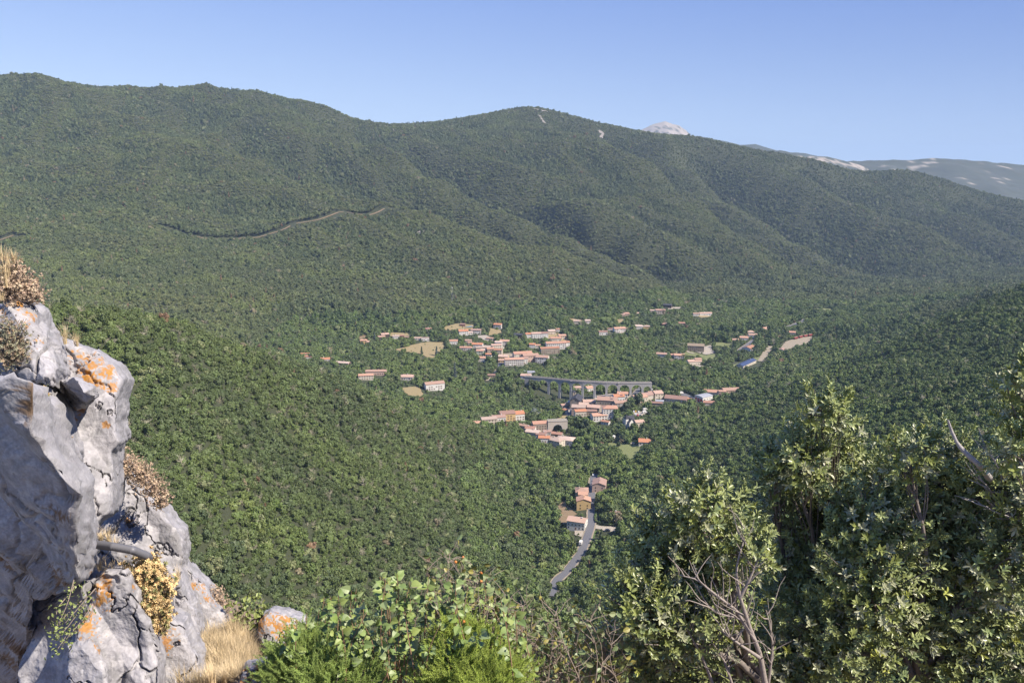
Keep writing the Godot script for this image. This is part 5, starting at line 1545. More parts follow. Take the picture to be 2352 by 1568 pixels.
func build_forest() -> void:
	var crowns: Array = []
	for k in 6:
		crowns.append(crown_mesh(300 + k, 13, 42, [1.35, 1.5, 1.2, 1.6, 1.3, 1.45][k], "round"))
	for k in 2:
		crowns.append(crown_mesh(400 + k, 14, 34, [3.0, 2.6][k], "cone"))
	for k in 2:
		crowns.append(bare_mesh(500 + k))
	var trunk := trunk_mesh(9)
	# what the ridges hide, seen along each bearing, with some to spare
	var AZ := 420
	var horizon: Array = []
	for a in AZ:
		var tx := lerpf(-0.74, 0.74, float(a) / (AZ - 1))
		var row := PackedFloat32Array()
		var m := -9.0
		for j in 190:
			var d := 100.0 + j * 20.0
			row.append(m)
			m = maxf(m, gy(tx * d, d) / d)
		horizon.append(row)
	var regions := ["near_left", "near_right", "valley", "far"]
	var lists := {}
	for g in regions:
		for k in crowns.size():
			lists[g + str(k)] = [[], PackedColorArray()]
	var near: Array = []
	var fine_gap := nz2
	var scars: Array = []
	for t in SCARS:
		scars.append(flat2(t[1]))
	var tracks: Array = []
	for t in TRACKS:
		tracks.append(flat2(t[2]))
	var d := 120.0
	var total := 0
	while d < 3900.0:
		var sp := 3.9 if d < 1000.0 else (5.2 if d < 1500.0 else lerpf(5.4, 6.9, smoothstep(1500.0, 3200.0, d)))
		var half := d * 0.72 + 60.0
		var x := -half + rng.randf() * sp
		while x < half:
			var px := x + rng.randf_range(-0.45, 0.45) * sp
			var pd := d + rng.randf_range(-0.45, 0.45) * sp
			x += sp
			var y := gy(px, pd)
			var az := int(clampf((px / pd + 0.74) / 1.48 * (AZ - 1), 0, AZ - 1))
			var hz: PackedFloat32Array = horizon[az]
			var hid := hz[clampi(int((pd - 100.0) / 20.0), 0, 189)]
			if (y + 26.0) / pd < hid:
				continue
			var lim := growth(px, pd)
			if lim == 1 or (lim == 3 and rng.randf() > 0.07):
				continue
			var on_track := false
			var above_track := false
			if pd > 1300.0:
				for t in tracks:
					for i in t.size() - 1:
						var cp := Geometry2D.get_closest_point_to_segment(Vector2(px, pd), t[i], t[i + 1])
						var gap := cp.distance_to(Vector2(px, pd))
						if gap < 7.0 or (gap < 14.0 and pd < cp.y):
							on_track = true
						elif gap < 26.0 and pd > cp.y:
							above_track = true
				for t in scars:
					for i in t.size() - 1:
						var cp := Geometry2D.get_closest_point_to_segment(Vector2(px, pd), t[i], t[i + 1])
						if cp.distance_to(Vector2(px, pd)) < 8.0 + 7.0 * fine_gap.get_noise_2d(px / 12.0, pd / 12.0):
							on_track = true
			if on_track:
				continue
			var big := nz.get_noise_2d(px / 160.0, pd / 160.0)
			var fine := nz2.get_noise_2d(px / 23.0, pd / 23.0)
			var floor_ := 1.0 - smoothstep(-268.0, -245.0, y)   # damp valley woods grow taller
			var reg := "far"
			if pd < 900.0:
				reg = "near_left" if px < 0.0 + pd * 0.06 else "near_right"
				if y < -268.0:
					reg = "valley"
			elif y < -240.0 and pd < 1700.0:
				reg = "valley"
			elif pd < 1300.0 and px > 200.0:
				reg = "near_right"
			var rad := sp * lerpf(0.50, 1.05, pow(rng.randf(), 1.3)) * (1.0 + 0.25 * fine)
			if reg == "valley":
				rad = rng.randf_range(2.3, 5.6) * (1.0 + 0.35 * fine)
			# scrub on the spurs, tall wood in the gullies; tones also paint relief shading
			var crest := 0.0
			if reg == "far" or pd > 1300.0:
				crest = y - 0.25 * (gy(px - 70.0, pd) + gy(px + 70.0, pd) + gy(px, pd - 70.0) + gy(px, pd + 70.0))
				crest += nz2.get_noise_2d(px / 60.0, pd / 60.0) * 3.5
			var kind := rng.randi() % 6
			var scale_y := rng.randf_range(0.75, 1.45)
			if pd > 1400.0:
				scale_y = rng.randf_range(0.7, 1.05)
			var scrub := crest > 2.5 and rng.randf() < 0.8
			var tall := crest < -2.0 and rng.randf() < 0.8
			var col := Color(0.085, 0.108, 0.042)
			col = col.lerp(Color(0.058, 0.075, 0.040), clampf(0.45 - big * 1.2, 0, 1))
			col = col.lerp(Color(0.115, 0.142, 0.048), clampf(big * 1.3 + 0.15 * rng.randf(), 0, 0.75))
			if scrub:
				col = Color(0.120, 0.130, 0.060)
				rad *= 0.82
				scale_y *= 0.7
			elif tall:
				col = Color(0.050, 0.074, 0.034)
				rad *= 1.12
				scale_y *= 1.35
			if reg == "valley":
				col = col.lerp(Color(0.10, 0.145, 0.042), rng.randf() * 0.7)
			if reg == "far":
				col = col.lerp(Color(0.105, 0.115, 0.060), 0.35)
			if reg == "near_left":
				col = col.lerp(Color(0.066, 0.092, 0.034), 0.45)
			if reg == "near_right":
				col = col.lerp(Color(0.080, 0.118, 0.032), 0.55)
			var roll := rng.randf()
			var dead := 0.014 if reg != "near_left" else 0.07
			if roll < dead:
				kind = 8 + rng.randi() % 2
				col = Color(0.28, 0.25, 0.225)
				rad *= 0.85
			elif roll < dead + 0.008 and reg != "near_right":
				col = Color(0.16, 0.095, 0.07) if rng.randf() < 0.5 else Color(0.19, 0.155, 0.125)
				kind = 6 + rng.randi() % 2 if rng.randf() < 0.5 else kind
				if kind >= 6:
					rad *= 0.7
			elif roll < dead + 0.05:
				col = col.lerp(Color(0.17, 0.175, 0.11), 0.7)
			elif (pd > 1800.0 and nz2.get_noise_2d(px / 140.0 + 50.0, pd / 140.0) > 0.42 and rng.randf() < 0.5) or (reg == "near_right" and rng.randf() < 0.14):
				kind = 6 + rng.randi() % 2
				col = Color(0.040, 0.058, 0.036)
				rad *= 0.62
			var lum := rng.randf_range(0.74, 1.28) if pd < 1000.0 else rng.randf_range(0.86, 1.15)
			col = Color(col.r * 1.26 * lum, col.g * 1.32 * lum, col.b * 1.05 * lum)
			if lim == 3:
				rad = rng.randf_range(0.6, 1.6)
			if lim == 2:
				rad *= 0.48
				scale_y *= 0.9
			if rad < 0.6:
				continue
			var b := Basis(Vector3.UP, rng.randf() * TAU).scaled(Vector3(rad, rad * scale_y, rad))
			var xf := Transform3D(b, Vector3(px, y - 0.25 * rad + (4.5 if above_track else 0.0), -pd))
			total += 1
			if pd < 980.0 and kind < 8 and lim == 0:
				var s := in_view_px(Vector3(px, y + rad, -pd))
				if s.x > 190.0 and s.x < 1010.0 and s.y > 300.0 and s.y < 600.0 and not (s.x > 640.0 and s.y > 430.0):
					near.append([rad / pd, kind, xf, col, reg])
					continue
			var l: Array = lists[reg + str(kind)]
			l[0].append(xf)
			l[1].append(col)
		d += sp
	near.sort_custom(func(p, q): return p[0] > q[0])
	# the largest ones as trees of their own, the rest with the wood
	var tints: Array = []
	for k in 8:
		var m: StandardMaterial3D = M.leaf.duplicate()
		var c: Color = [Color(0.085, 0.108, 0.042), Color(0.058, 0.078, 0.040), Color(0.115, 0.140, 0.048), Color(0.092, 0.125, 0.040), Color(0.072, 0.094, 0.036), Color(0.10, 0.112, 0.058), Color(0.070, 0.108, 0.032), Color(0.135, 0.145, 0.085)][k]
		m.albedo_color = Color(c.r * 1.26, c.g * 1.32, c.b * 1.05).linear_to_srgb()
		tints.append(m)
	var label := {"near_left": "leafy oak in the dense wood on the near left slope", "near_right": "leafy tree in the dense wood on the near right slope", "valley": "broad leafy tree on the valley floor around the houses"}
	var group := {"near_left": "oaks of the near left slope", "near_right": "trees of the near right slope", "valley": "trees of the valley floor"}
	for i in near.size():
		var e: Array = near[i]
		if i < 300 and e[4] != "far":
			var xf: Transform3D = e[2]
			var t := thing("oak_tree" if e[1] < 6 else "pine_tree", label[e[4]] if e[1] < 6 else "dark conifer in the " + str(e[4]).replace("_", " ") + " wood", "tree", xf.origin, 0.0, group[e[4]] if e[1] < 6 else "conifers of the near woods")
			var best := 0
			var bd := 9.0
			for k in 8:
				var ac: Color = tints[k].albedo_color.srgb_to_linear()
				var dd := absf(ac.r - e[3].r) + absf(ac.g - e[3].g)
				if dd < bd:
					bd = dd
					best = k
			var loc := Transform3D(xf.basis, Vector3.ZERO)
			part(t, "trunk", trunk, M.bark, loc)
			part(t, "crown", crowns[e[1]], tints[best], loc)
		else:
			var l: Array = lists[e[4] + str(e[1])]
			l[0].append(e[2])
			l[1].append(e[3])
	var wl := {"near_left": "dense oak wood covering the near left slope", "near_right": "dense mixed wood covering the right slope", "valley": "woods and garden trees filling the valley floor", "far": "continuous forest over the far hills and spurs"}
	for g in regions:
		var o := Node3D.new()
		o.name = numbered("forest")
		add_child(o)
		tag(o, wl[g], "forest", "", "stuff")
		for k in crowns.size():
			var l: Array = lists[g + str(k)]
			if l[0].is_empty():
				continue
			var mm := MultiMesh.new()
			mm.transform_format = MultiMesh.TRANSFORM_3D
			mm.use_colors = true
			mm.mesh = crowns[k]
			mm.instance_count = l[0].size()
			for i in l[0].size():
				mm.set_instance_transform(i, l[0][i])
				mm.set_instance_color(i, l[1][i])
			var mi := MultiMeshInstance3D.new()
			mi.name = "crowns" if k < 6 else ("conifers" if k < 8 else "bare_trees")
			mi.multimesh = mm
			mi.material_override = M.leaf
			mi.set_meta("kind", "stuff")
			o.add_child(mi, true)
	print("trees ", total)
	for t in TRACKS:
		var o := top(t[0], drape(ribbon(flat2(t[2]), 4.0), 0.6, 10.0), M.earth)
		tag(o, t[1], "track", "", "structure")
	for t in SCARS:
		var o := top("rock_scar", drape(ragged(ribbon(flat2(t[1]), 13.0), 6.0), 1.2, 10.0), M.scar_rock)
		tag(o, t[0], "rock", "", "structure")
	# marked single trees
	var kinds := {"green": Color(0.095, 0.135, 0.045), "dark": Color(0.062, 0.088, 0.040), "blue": Color(0.085, 0.112, 0.10), "silver": Color(0.125, 0.15, 0.125), "lime": Color(0.16, 0.215, 0.05)}
	var leafs := {}
	for k in kinds:
		var m: StandardMaterial3D = M.leaf.duplicate()
		m.albedo_color = kinds[k].linear_to_srgb()
		leafs[k] = m
	var big := [crown_mesh(781, 26, 60, 1.25, "round"), crown_mesh(782, 24, 60, 1.4, "round"), crown_mesh(783, 22, 60, 1.3, "round"), crown_mesh(784, 22, 44, 3.0, "cone")]
	var n := 0
	for a in SINGLE_TREES:
		var t := thing(a[0], a[1], "tree", gp(a[2], a[3]), n * 1.3)
		var s := Vector3(a[4], a[4] * a[5], a[4])
		var loc := Transform3D(Basis.IDENTITY.scaled(s), Vector3.ZERO)
		part(t, "trunk", trunk, M.bark, loc)
		part(t, "crown", big[3] if a[7] == "cone" else big[n % 3], leafs[a[6]], loc)
		n += 1

# ---------------------------------------------------------------- foreground
# faces of the crag: corner points of each weathered slab, its middle, facing, depth, rounding
const SLABS := [
	["a", [[-1.956, -0.751, -2.912], [-1.753, -0.702, -2.794], [-1.685, -0.731, -2.774], [-1.718, -0.882, -2.854], [-1.733, -1.02, -2.921], [-1.709, -1.134, -2.958], [-1.692, -1.208, -2.982], [-1.735, -1.315, -3.048], [-1.771, -1.449, -3.123], [-1.848, -1.636, -3.24], [-1.909, -1.801, -3.339], [-2.098, -1.929, -3.484], [-2.373, -2.092, -3.685], [-2.488, -2.228, -3.798], [-2.512, -2.39, -3.879], [-2.811, -2.821, -4.206], [-3.057, -3.224, -4.496], [-3.541, -3.462, -4.828]], [-2.043, -1.56, -3.3], [-0.401, -0.361, 0.842], 1, 0.05],
	["b", [[-2.592, -0.646, -3.931], [-2.484, -0.682, -3.953], [-2.473, -0.622, -4.008], [-2.425, -0.641, -4.016], [-2.366, -0.679, -4.013], [-2.336, -0.706, -4.005], [-2.324, -0.737, -3.985], [-2.289, -0.787, -3.961], [-2.244, -0.859, -3.922], [-2.197, -0.954, -3.866], [-2.187, -1.044, -3.797], [-2.238, -1.003, -3.805], [-2.294, -1.006, -3.776], [-2.372, -0.958, -3.778], [-2.494, -0.968, -3.71]], [-2.354, -0.822, -3.9], [0.35, 0.6, 0.72], 0.6, 0.07],
	["i", [[-2.279, -1.023, -3.8], [-2.225, -1.031, -3.831], [-2.169, -1.158, -3.818], [-2.125, -1.359, -3.771], [-2.097, -1.554, -3.716], [-2.061, -1.674, -3.694], [-2.079, -1.689, -3.677], [-2.112, -1.509, -3.723], [-2.154, -1.429, -3.727], [-2.216, -1.305, -3.735], [-2.262, -1.161, -3.759]], [-2.162, -1.354, -3.75], [0.501, 0.301, 0.812], 0.5, 0.04],
	["c", [[-2.583, -0.888, -4.469], [-2.465, -0.946, -4.487], [-2.381, -0.986, -4.501], [-2.297, -1.031, -4.512], [-2.23, -1.085, -4.509], [-2.181, -1.16, -4.487], [-2.182, -1.201, -4.461], [-2.193, -1.264, -4.418], [-2.183, -1.346, -4.374], [-2.191, -1.381, -4.349], [-2.156, -1.471, -4.311], [-2.182, -1.509, -4.277], [-2.168, -1.582, -4.239], [-2.149, -1.672, -4.194], [-2.144, -1.742, -4.154], [-2.139, -1.802, -4.12], [-2.182, -1.842, -4.077], [-2.225, -1.878, -4.036], [-2.257, -1.805, -4.065], [-2.304, -1.714, -4.099], [-2.339, -1.601, -4.151], [-2.371, -1.51, -4.191], [-2.412, -1.365, -4.259], [-2.447, -1.237, -4.321], [-2.501, -1.083, -4.388], [-2.549, -0.971, -4.434]], [-2.285, -1.393, -4.3], [0.36, 0.48, 0.8], 0.8, 0.05],
	["d", [[-2.335, -1.087, -4.123], [-2.024, -0.946, -3.684], [-1.913, -0.978, -3.596], [-1.962, -1.05, -3.707], [-2.252, -1.223, -4.15], [-2.947, -1.65, -5.224], [-2.778, -1.473, -4.902]], [-2.266, -1.169, -4.12], [-0.622, -0.501, 0.602], 0.35, 0.03],
	["e", [[-2.609, -1.822, -5.129], [-2.52, -1.92, -5.112], [-2.408, -2.047, -5.09], [-2.27, -2.227, -5.049], [-2.175, -2.332, -5.031], [-2.149, -2.428, -4.989], [-2.146, -2.525, -4.938], [-2.1, -2.651, -4.888], [-2.155, -2.759, -4.807], [-2.282, -2.69, -4.793], [-2.473, -2.471, -4.833], [-2.58, -2.36, -4.849], [-2.647, -2.291, -4.86], [-2.582, -2.169, -4.952]], [-2.365, -2.337, -4.95], [0.339, 0.448, 0.827], 0.7, 0.05],
	["f", [[-2.069, -1.991, -3.756], [-2.026, -1.976, -3.782], [-1.935, -1.981, -3.819], [-1.867, -2.102, -3.788], [-1.806, -2.243, -3.743], [-1.764, -2.38, -3.692], [-1.741, -2.564, -3.609], [-2.068, -2.489, -3.504], [-2.114, -2.235, -3.613], [-2.098, -2.113, -3.682], [-2.08, -2.044, -3.725]], [-1.962, -2.194, -3.7], [0.361, 0.421, 0.832], 0.6, 0.06],
	["f2", [[-2.143, -2.234, -3.574], [-2.044, -2.219, -3.617], [-1.966, -2.333, -3.584], [-1.923, -2.495, -3.512], [-2.107, -2.462, -3.465]], [-2.037, -2.349, -3.55], [0.3, 0.45, 0.841], 0.5, 0.04],
	["g", [[-1.961, -2.451, -4.088], [-1.897, -2.405, -4.145], [-1.817, -2.458, -4.145], [-1.741, -2.606, -4.085], [-1.698, -2.699, -4.044], [-1.685, -2.826, -3.97], [-1.874, -2.786, -3.914], [-1.928, -2.588, -4.016]], [-1.825, -2.604, -4.05], [0.342, 0.503, 0.794], 0.6, 0.05],
	["k", [[-2.077, -2.439, -4.548], [-2.011, -2.428, -4.582], [-1.925, -2.598, -4.526], [-1.878, -2.715, -4.481], [-1.905, -2.774, -4.438], [-2.003, -2.691, -4.441], [-2.05, -2.574, -4.485]], [-1.979, -2.603, -4.5], [0.35, 0.451, 0.821], 0.5, 0.04],
	["m", [[-2.606, -2.256, -3.975], [-2.31, -2.112, -3.84], [-2.149, -2.031, -3.767], [-2.104, -2.141, -3.731], [-2.181, -2.32, -3.75], [-2.291, -2.699, -3.763], [-2.703, -2.838, -3.958], [-2.548, -2.429, -3.925], [-2.598, -2.325, -3.963]], [-2.382, -2.345, -3.85], [-0.453, 0.101, 0.886], 0.6, 0.05],
	["h", [[-2.231, -2.66, -5.203], [-2.171, -2.731, -5.185], [-2.097, -2.805, -5.171], [-2.004, -2.93, -5.133], [-1.935, -3.026, -5.103], [-1.965, -3.138, -5.02], [-2.05, -3.168, -4.965], [-2.12, -3.015, -5.03], [-2.191, -2.86, -5.095]], [-2.085, -2.927, -5.1], [0.348, 0.497, 0.795], 0.6, 0.05],
	["back", [[-3.844, -1.537, -5.709], [-3.395, -1.621, -5.779], [-3.115, -2.087, -5.689], [-2.918, -2.606, -5.564], [-2.667, -3.069, -5.468], [-2.364, -3.364, -5.438], [-2.288, -3.808, -5.311], [-3.712, -3.63, -5.062]], [-3.044, -2.719, -5.5], [0.201, 0.301, 0.932], 0.6, 0.1],
]
const BOULDERS := [
	["lichen-spotted boulder behind the left juniper", [[-1.678, -3.0, -4.979], [-1.666, -2.93, -5.022], [-1.606, -2.916, -5.041], [-1.506, -2.942, -5.043], [-1.414, -2.973, -5.041], [-1.349, -3.014, -5.029], [-1.358, -3.096, -4.979], [-1.545, -3.116, -4.934], [-1.658, -3.084, -4.933]], [-1.531, -3.008, -5.0], [0.15, 0.501, 0.852], 0.5, 0.05],
	["white boulder with lichen at the bottom edge beside the dry grass", [[-1.423, -2.601, -3.767], [-1.383, -2.543, -3.821], [-1.302, -2.53, -3.852], [-1.248, -2.538, -3.86], [-1.188, -2.661, -3.781], [-1.426, -2.657, -3.723]], [-1.329, -2.589, -3.8], [0.199, 0.597, 0.777], 0.5, 0.04],
]
const OAKS := [
	["broad evergreen oak bush leaning left, nearest the valley road", Vector3(1.563, -3.287, -4.500), [[1.057, -1.939, -4.426, 0.17], [0.954, -2.187, -4.552, 0.2], [1.289, -2.163, -4.711, 0.2], [0.838, -2.357, -4.447, 0.2], [1.141, -2.436, -4.707, 0.26], [1.283, -2.132, -4.300, 0.15], [0.754, -2.514, -4.285, 0.22], [1.027, -2.608, -4.446, 0.3], [0.799, -3.099, -4.712, 0.26], [1.141, -3.169, -4.678, 0.3]]],
	["tallest evergreen oak bush with a pointed leafy top", Vector3(2.239, -3.798, -5.200), [[1.951, -1.524, -4.980, 0.13], [2.171, -1.836, -5.391, 0.18], [1.817, -1.849, -4.999, 0.17], [1.737, -1.954, -5.122, 0.13], [2.078, -2.094, -5.285, 0.24], [2.422, -2.180, -5.420, 0.2], [1.918, -2.247, -5.348, 0.2], [2.303, -2.406, -5.418, 0.26], [2.059, -2.607, -5.290, 0.24], [1.982, -2.891, -5.094, 0.26]]],
	["wide evergreen oak thicket filling the lower right corner", Vector3(2.639, -3.433, -4.700), [[2.609, -1.809, -4.814, 0.18], [2.300, -1.663, -4.532, 0.12], [2.420, -2.090, -4.870, 0.24], [2.754, -2.120, -4.874, 0.25], [2.166, -2.161, -4.644, 0.24], [2.599, -2.371, -4.842, 0.3], [2.805, -1.930, -4.660, 0.18], [2.891, -2.278, -4.509, 0.26], [2.137, -2.500, -4.504, 0.3], [2.698, -2.779, -4.788, 0.36], [3.146, -2.890, -4.821, 0.34], [2.016, -2.880, -4.513, 0.34], [2.863, -3.219, -4.800, 0.4], [3.344, -3.360, -4.914, 0.33], [1.685, -3.053, -4.596, 0.26]]],
	["evergreen oak branch reaching in at the right edge", Vector3(3.149, -2.807, -4.400), [[2.778, -1.168, -4.383, 0.09], [2.880, -1.395, -4.473, 0.11], [2.700, -1.498, -4.183, 0.1], [2.956, -1.866, -4.441, 0.16], [3.073, -2.200, -4.521, 0.16]]],
]
const CLIMBER_STEMS := [[-1.001, -2.861, -3.917, -0.879, -2.120, -3.830], [-0.719, -3.097, -4.240, -0.756, -2.660, -4.185], [-0.604, -2.731, -3.738, -0.499, -1.977, -3.681], [0.005, -3.101, -4.245, -0.062, -2.677, -4.184], [-0.813, -3.057, -4.186, -0.888, -2.582, -4.262], [-1.178, -3.022, -4.137, -1.143, -2.628, -4.073], [-0.614, -3.176, -4.348, -0.674, -2.290, -4.357], [-0.795, -2.964, -4.058, -0.880, -2.668, -4.128], [-0.625, -2.980, -4.079, -0.581, -2.233, -4.011], [-0.869, -2.655, -3.635, -0.772, -2.313, -3.660], [-0.919, -2.905, -3.977, -0.886, -2.435, -4.076], [-0.914, -2.748, -3.762, -0.906, -2.201, -3.717], [-0.754, -2.817, -3.857, -0.766, -2.427, -3.937], [-1.007, -2.763, -3.783, -1.038, -2.202, -3.806], [-0.894, -2.733, -3.742, -0.840, -2.108, -3.651], [-0.333, -3.188, -4.364, -0.387, -2.699, -4.456], [-1.278, -3.194, -4.373, -1.315, -2.788, -4.355], [-0.089, -3.108, -4.254, -0.041, -2.585, -4.193], [-0.568, -2.853, -3.905, -0.635, -2.064, -3.872], [-1.101, -2.729, -3.736, -1.126, -2.305, -3.708], [-0.981, -3.203, -4.385, -0.918, -2.365, -4.327], [-1.062, -2.728, -3.735, -1.049, -2.160, -3.665], [-1.038, -2.775, -3.799, -1.099, -2.416, -3.724], [-0.459, -2.869, -3.927, -0.547, -2.357, -3.923], [-0.869, -2.651, -3.629, -0.820, -2.099, -3.579], [-0.209, -2.921, -3.999, -0.106, -2.490, -3.950], [-0.815, -2.765, -3.785, -0.846, -2.092, -3.714], [-1.095, -2.960, -4.052, -1.189, -2.834, -4.033], [-0.044, -3.092, -4.233, -0.097, -2.576, -4.232], [-1.125, -3.140, -4.299, -1.210, -2.610, -4.384], [-0.836, -3.097, -4.240, -0.861, -2.610, -4.303], [-0.646, -3.031, -4.149, -0.590, -2.476, -4.233], [0.083, -3.197, -4.377, -0.024, -2.461, -4.411], [-1.012, -2.704, -3.702, -1.110, -2.627, -3.736], [-1.190, -3.001, -4.108, -1.191, -2.492, -4.157], [0.028, -2.632, -3.603, -0.051, -1.971, -3.505], [-0.069, -3.103, -4.248, -0.131, -2.332, -4.323], [-0.477, -2.748, -3.761, -0.496, -2.283, -3.727], [-0.100, -2.905, -3.977, -0.101, -2.418, -3.882], [-1.127, -2.915, -3.991, -1.197, -2.678, -4.013], [-1.125, -3.078, -4.214, -1.078, -2.470, -4.116], [-0.152, -2.679, -3.668, -0.156, -2.248, -3.644], [-0.230, -2.766, -3.787, -0.225, -2.093, -3.880], [-1.072, -2.993, -4.097, -1.127, -2.398, -4.099], [-0.830, -3.084, -4.221, -0.731, -2.679, -4.298], [-1.085, -3.119, -4.269, -1.052, -2.507, -4.329], [-1.040, -2.733, -3.741, -0.957, -2.470, -3.740], [-0.834, -3.158, -4.323, -0.840, -2.497, -4.224], [-0.802, -2.914, -3.989, -0.827, -2.371, -3.986], [-1.267, -3.125, -4.278, -1.221, -2.615, -4.331], [0.040, -3.025, -4.141, 0.015, -2.594, -4.104], [-0.130, -3.162, -4.329, -0.084, -2.586, -4.403], [-0.314, -2.888, -3.954, -0.234, -2.310, -4.008], [-0.811, -2.708, -3.707, -0.698, -2.196, -3.635], [-0.259, -3.157, -4.322, -0.221, -2.295, -4.337], [-0.755, -2.684, -3.675, -0.736, -2.257, -3.762], [-1.026, -2.821, -3.861, -0.943, -2.358, -3.766], [-1.238, -3.115, -4.264, -1.325, -3.150, -4.325], [-0.028, -2.971, -4.067, -0.026, -2.306, -4.082], [-0.141, -3.196, -4.375, -0.050, -2.791, -4.405], [-0.320, -2.991, -4.094, -0.378, -2.361, -4.055], [0.026, -2.980, -4.079, -0.060, -2.405, -4.120], [-0.798, -2.821, -3.861, -0.819, -2.208, -3.961], [-0.028, -2.864, -3.921, -0.091, -2.233, -3.877], [-0.669, -2.737, -3.747, -0.659, -1.992, -3.786], [-0.474, -3.186, -4.361, -0.478, -2.299, -4.292], [-1.179, -3.207, -4.390, -1.278, -3.101, -4.411], [-0.866, -2.780, -3.806, -0.799, -2.115, -3.892], [-0.149, -2.717, -3.719, -0.094, -2.294, -3.679], [0.005, -3.092, -4.232, -0.035, -2.390, -4.242], [-0.093, -2.936, -4.019, -0.018, -2.276, -3.939], [-1.206, -2.701, -3.697, -1.129, -2.406, -3.796], [-0.864, -3.040, -4.162, -0.908, -2.704, -4.193], [-0.015, -3.050, -4.176, -0.029, -2.763, -4.214], [-0.396, -2.923, -4.002, -0.317, -2.287, -4.071], [-0.513, -2.728, -3.734, -0.558, -1.926, -3.686], [-0.842, -3.133, -4.289, -0.780, -2.575, -4.267], [-0.872, -3.142, -4.301, -0.749, -2.311, -4.393], [-1.055, -3.126, -4.279, -1.083, -2.423, -4.225], [-0.634, -3.050, -4.175, -0.555, -2.366, -4.240], [0.133, -3.168, -4.337, 0.031, -2.789, -4.313], [-0.251, -2.973, -4.070, -0.163, -2.539, -4.094], [0.005, -3.008, -4.117, -0.080, -2.349, -4.137], [-1.072, -2.779, -3.805, -1.142, -2.572, -3.837], [-0.913, -2.995, -4.100, -0.878, -2.681, -4.167], [-0.078, -3.146, -4.307, -0.113, -2.781, -4.346], [-0.555, -3.207, -4.390, -0.495, -2.399, -4.306], [-0.317, -2.949, -4.037, -0.323, -2.208, -3.986], [-0.957, -3.086, -4.225, -1.025, -2.367, -4.265], [-1.171, -3.113, -4.261, -1.137, -2.871, -4.162], [-0.277, -2.993, -4.098, -0.169, -2.447, -4.144], [-1.149, -2.714, -3.716, -1.129, -2.473, -3.794], [-0.301, -2.804, -3.839, -0.273, -2.315, -3.859], [-1.263, -3.199, -4.380, -1.323, -2.867, -4.452], [-0.871, -3.091, -4.231, -0.896, -2.597, -4.219], [-1.007, -3.148, -4.310, -1.060, -2.369, -4.265], [-0.213, -2.996, -4.102, -0.276, -2.226, -4.066], [-0.557, -2.928, -4.009, -0.433, -2.071, -3.962], [-0.766, -2.707, -3.706, -0.787, -2.351, -3.623], [-0.042, -2.684, -3.674, 0.014, -2.169, -3.760], [-0.475, -2.921, -3.999, -0.380, -2.388, -3.967], [-0.673, -2.727, -3.733, -0.623, -2.434, -3.802], [-1.046, -2.803, -3.837, -1.061, -2.668, -3.869], [-0.166, -3.125, -4.277, -0.090, -2.347, -4.321], [-1.198, -2.736, -3.745, -1.104, -2.543, -3.652], [-0.890, -3.204, -4.386, -0.882, -2.470, -4.359], [0.112, -2.755, -3.772, 0.019, -2.235, -3.862], [-0.261, -2.663, -3.646, -0.336, -2.272, -3.687], [-0.421, -2.691, -3.683, -0.346, -2.149, -3.611], [-0.671, -2.946, -4.032, -0.631, -2.352, -4.081], [-0.226, -2.652, -3.630, -0.152, -2.171, -3.574], [-0.862, -2.743, -3.756, -0.860, -2.262, -3.724], [-0.926, -3.182, -4.355, -0.829, -2.639, -4.325], [-0.051, -2.645, -3.622, 0.009, -2.139, -3.687], [-0.410, -2.920, -3.998, -0.302, -2.437, -3.959], [-0.329, -2.711, -3.712, -0.293, -2.007, -3.704], [-0.830, -2.709, -3.709, -0.727, -2.173, -3.766], [-0.327, -2.697, -3.692, -0.278, -2.023, -3.704], [-0.105, -3.199, -4.379, -0.107, -2.523, -4.315], [-0.421, -2.980, -4.079, -0.446, -2.250, -3.984], [-0.731, -2.711, -3.711, -0.616, -2.243, -3.647], [-0.824, -2.813, -3.851, -0.815, -2.211, -3.786], [-0.716, -2.948, -4.035, -0.814, -2.507, -4.123], [-0.917, -2.944, -4.030, -0.895, -2.304, -4.003], [-0.223, -2.905, -3.977, -0.140, -2.205, -4.054], [-0.409, -2.713, -3.715, -0.445, -2.321, -3.734], [-1.371, -3.141, -4.299, -1.290, -3.013, -4.388], [-0.296, -2.948, -4.035, -0.233, -2.270, -3.947], [-0.609, -2.752, -3.767, -0.584, -2.309, -3.724], [-0.441, -3.149, -4.310, -0.382, -2.637, -4.294], [-1.257, -3.129, -4.283, -1.298, -2.858, -4.197], [-0.597, -2.878, -3.940, -0.652, -2.061, -3.896], [-0.243, -3.108, -4.255, -0.176, -2.765, -4.338], [-0.155, -2.636, -3.608, -0.058, -2.365, -3.567], [-0.511, -2.684, -3.674, -0.526, -2.065, -3.708], [-0.405, -2.951, -4.039, -0.422, -2.178, -3.952], [-0.585, -2.691, -3.683, -0.608, -1.947, -3.648], [-0.913, -2.973, -4.070, -0.809, -2.291, -4.098], [-1.028, -2.722, -3.726, -1.078, -2.612, -3.735], [-0.632, -2.840, -3.887, -0.664, -2.151, -3.892], [-0.649, -2.995, -4.100, -0.555, -2.187, -4.096], [-0.406, -2.969, -4.064, -0.401, -2.214, -4.003], [0.080, -3.054, -4.180, -0.022, -2.628, -4.171], [-0.835, -2.815, -3.853, -0.762, -2.148, -3.816], [-0.969, -2.800, -3.834, -0.927, -2.318, -3.866], [-0.936, -3.096, -4.238, -0.896, -2.746, -4.305], [-1.236, -3.211, -4.396, -1.067, -2.412, -4.297], [-0.129, -3.013, -4.124, -0.135, -2.150, -4.069], [-0.970, -2.860, -3.915, -0.902, -2.582, -3.903], [-0.228, -2.682, -3.671, -0.269, -1.908, -3.590]]
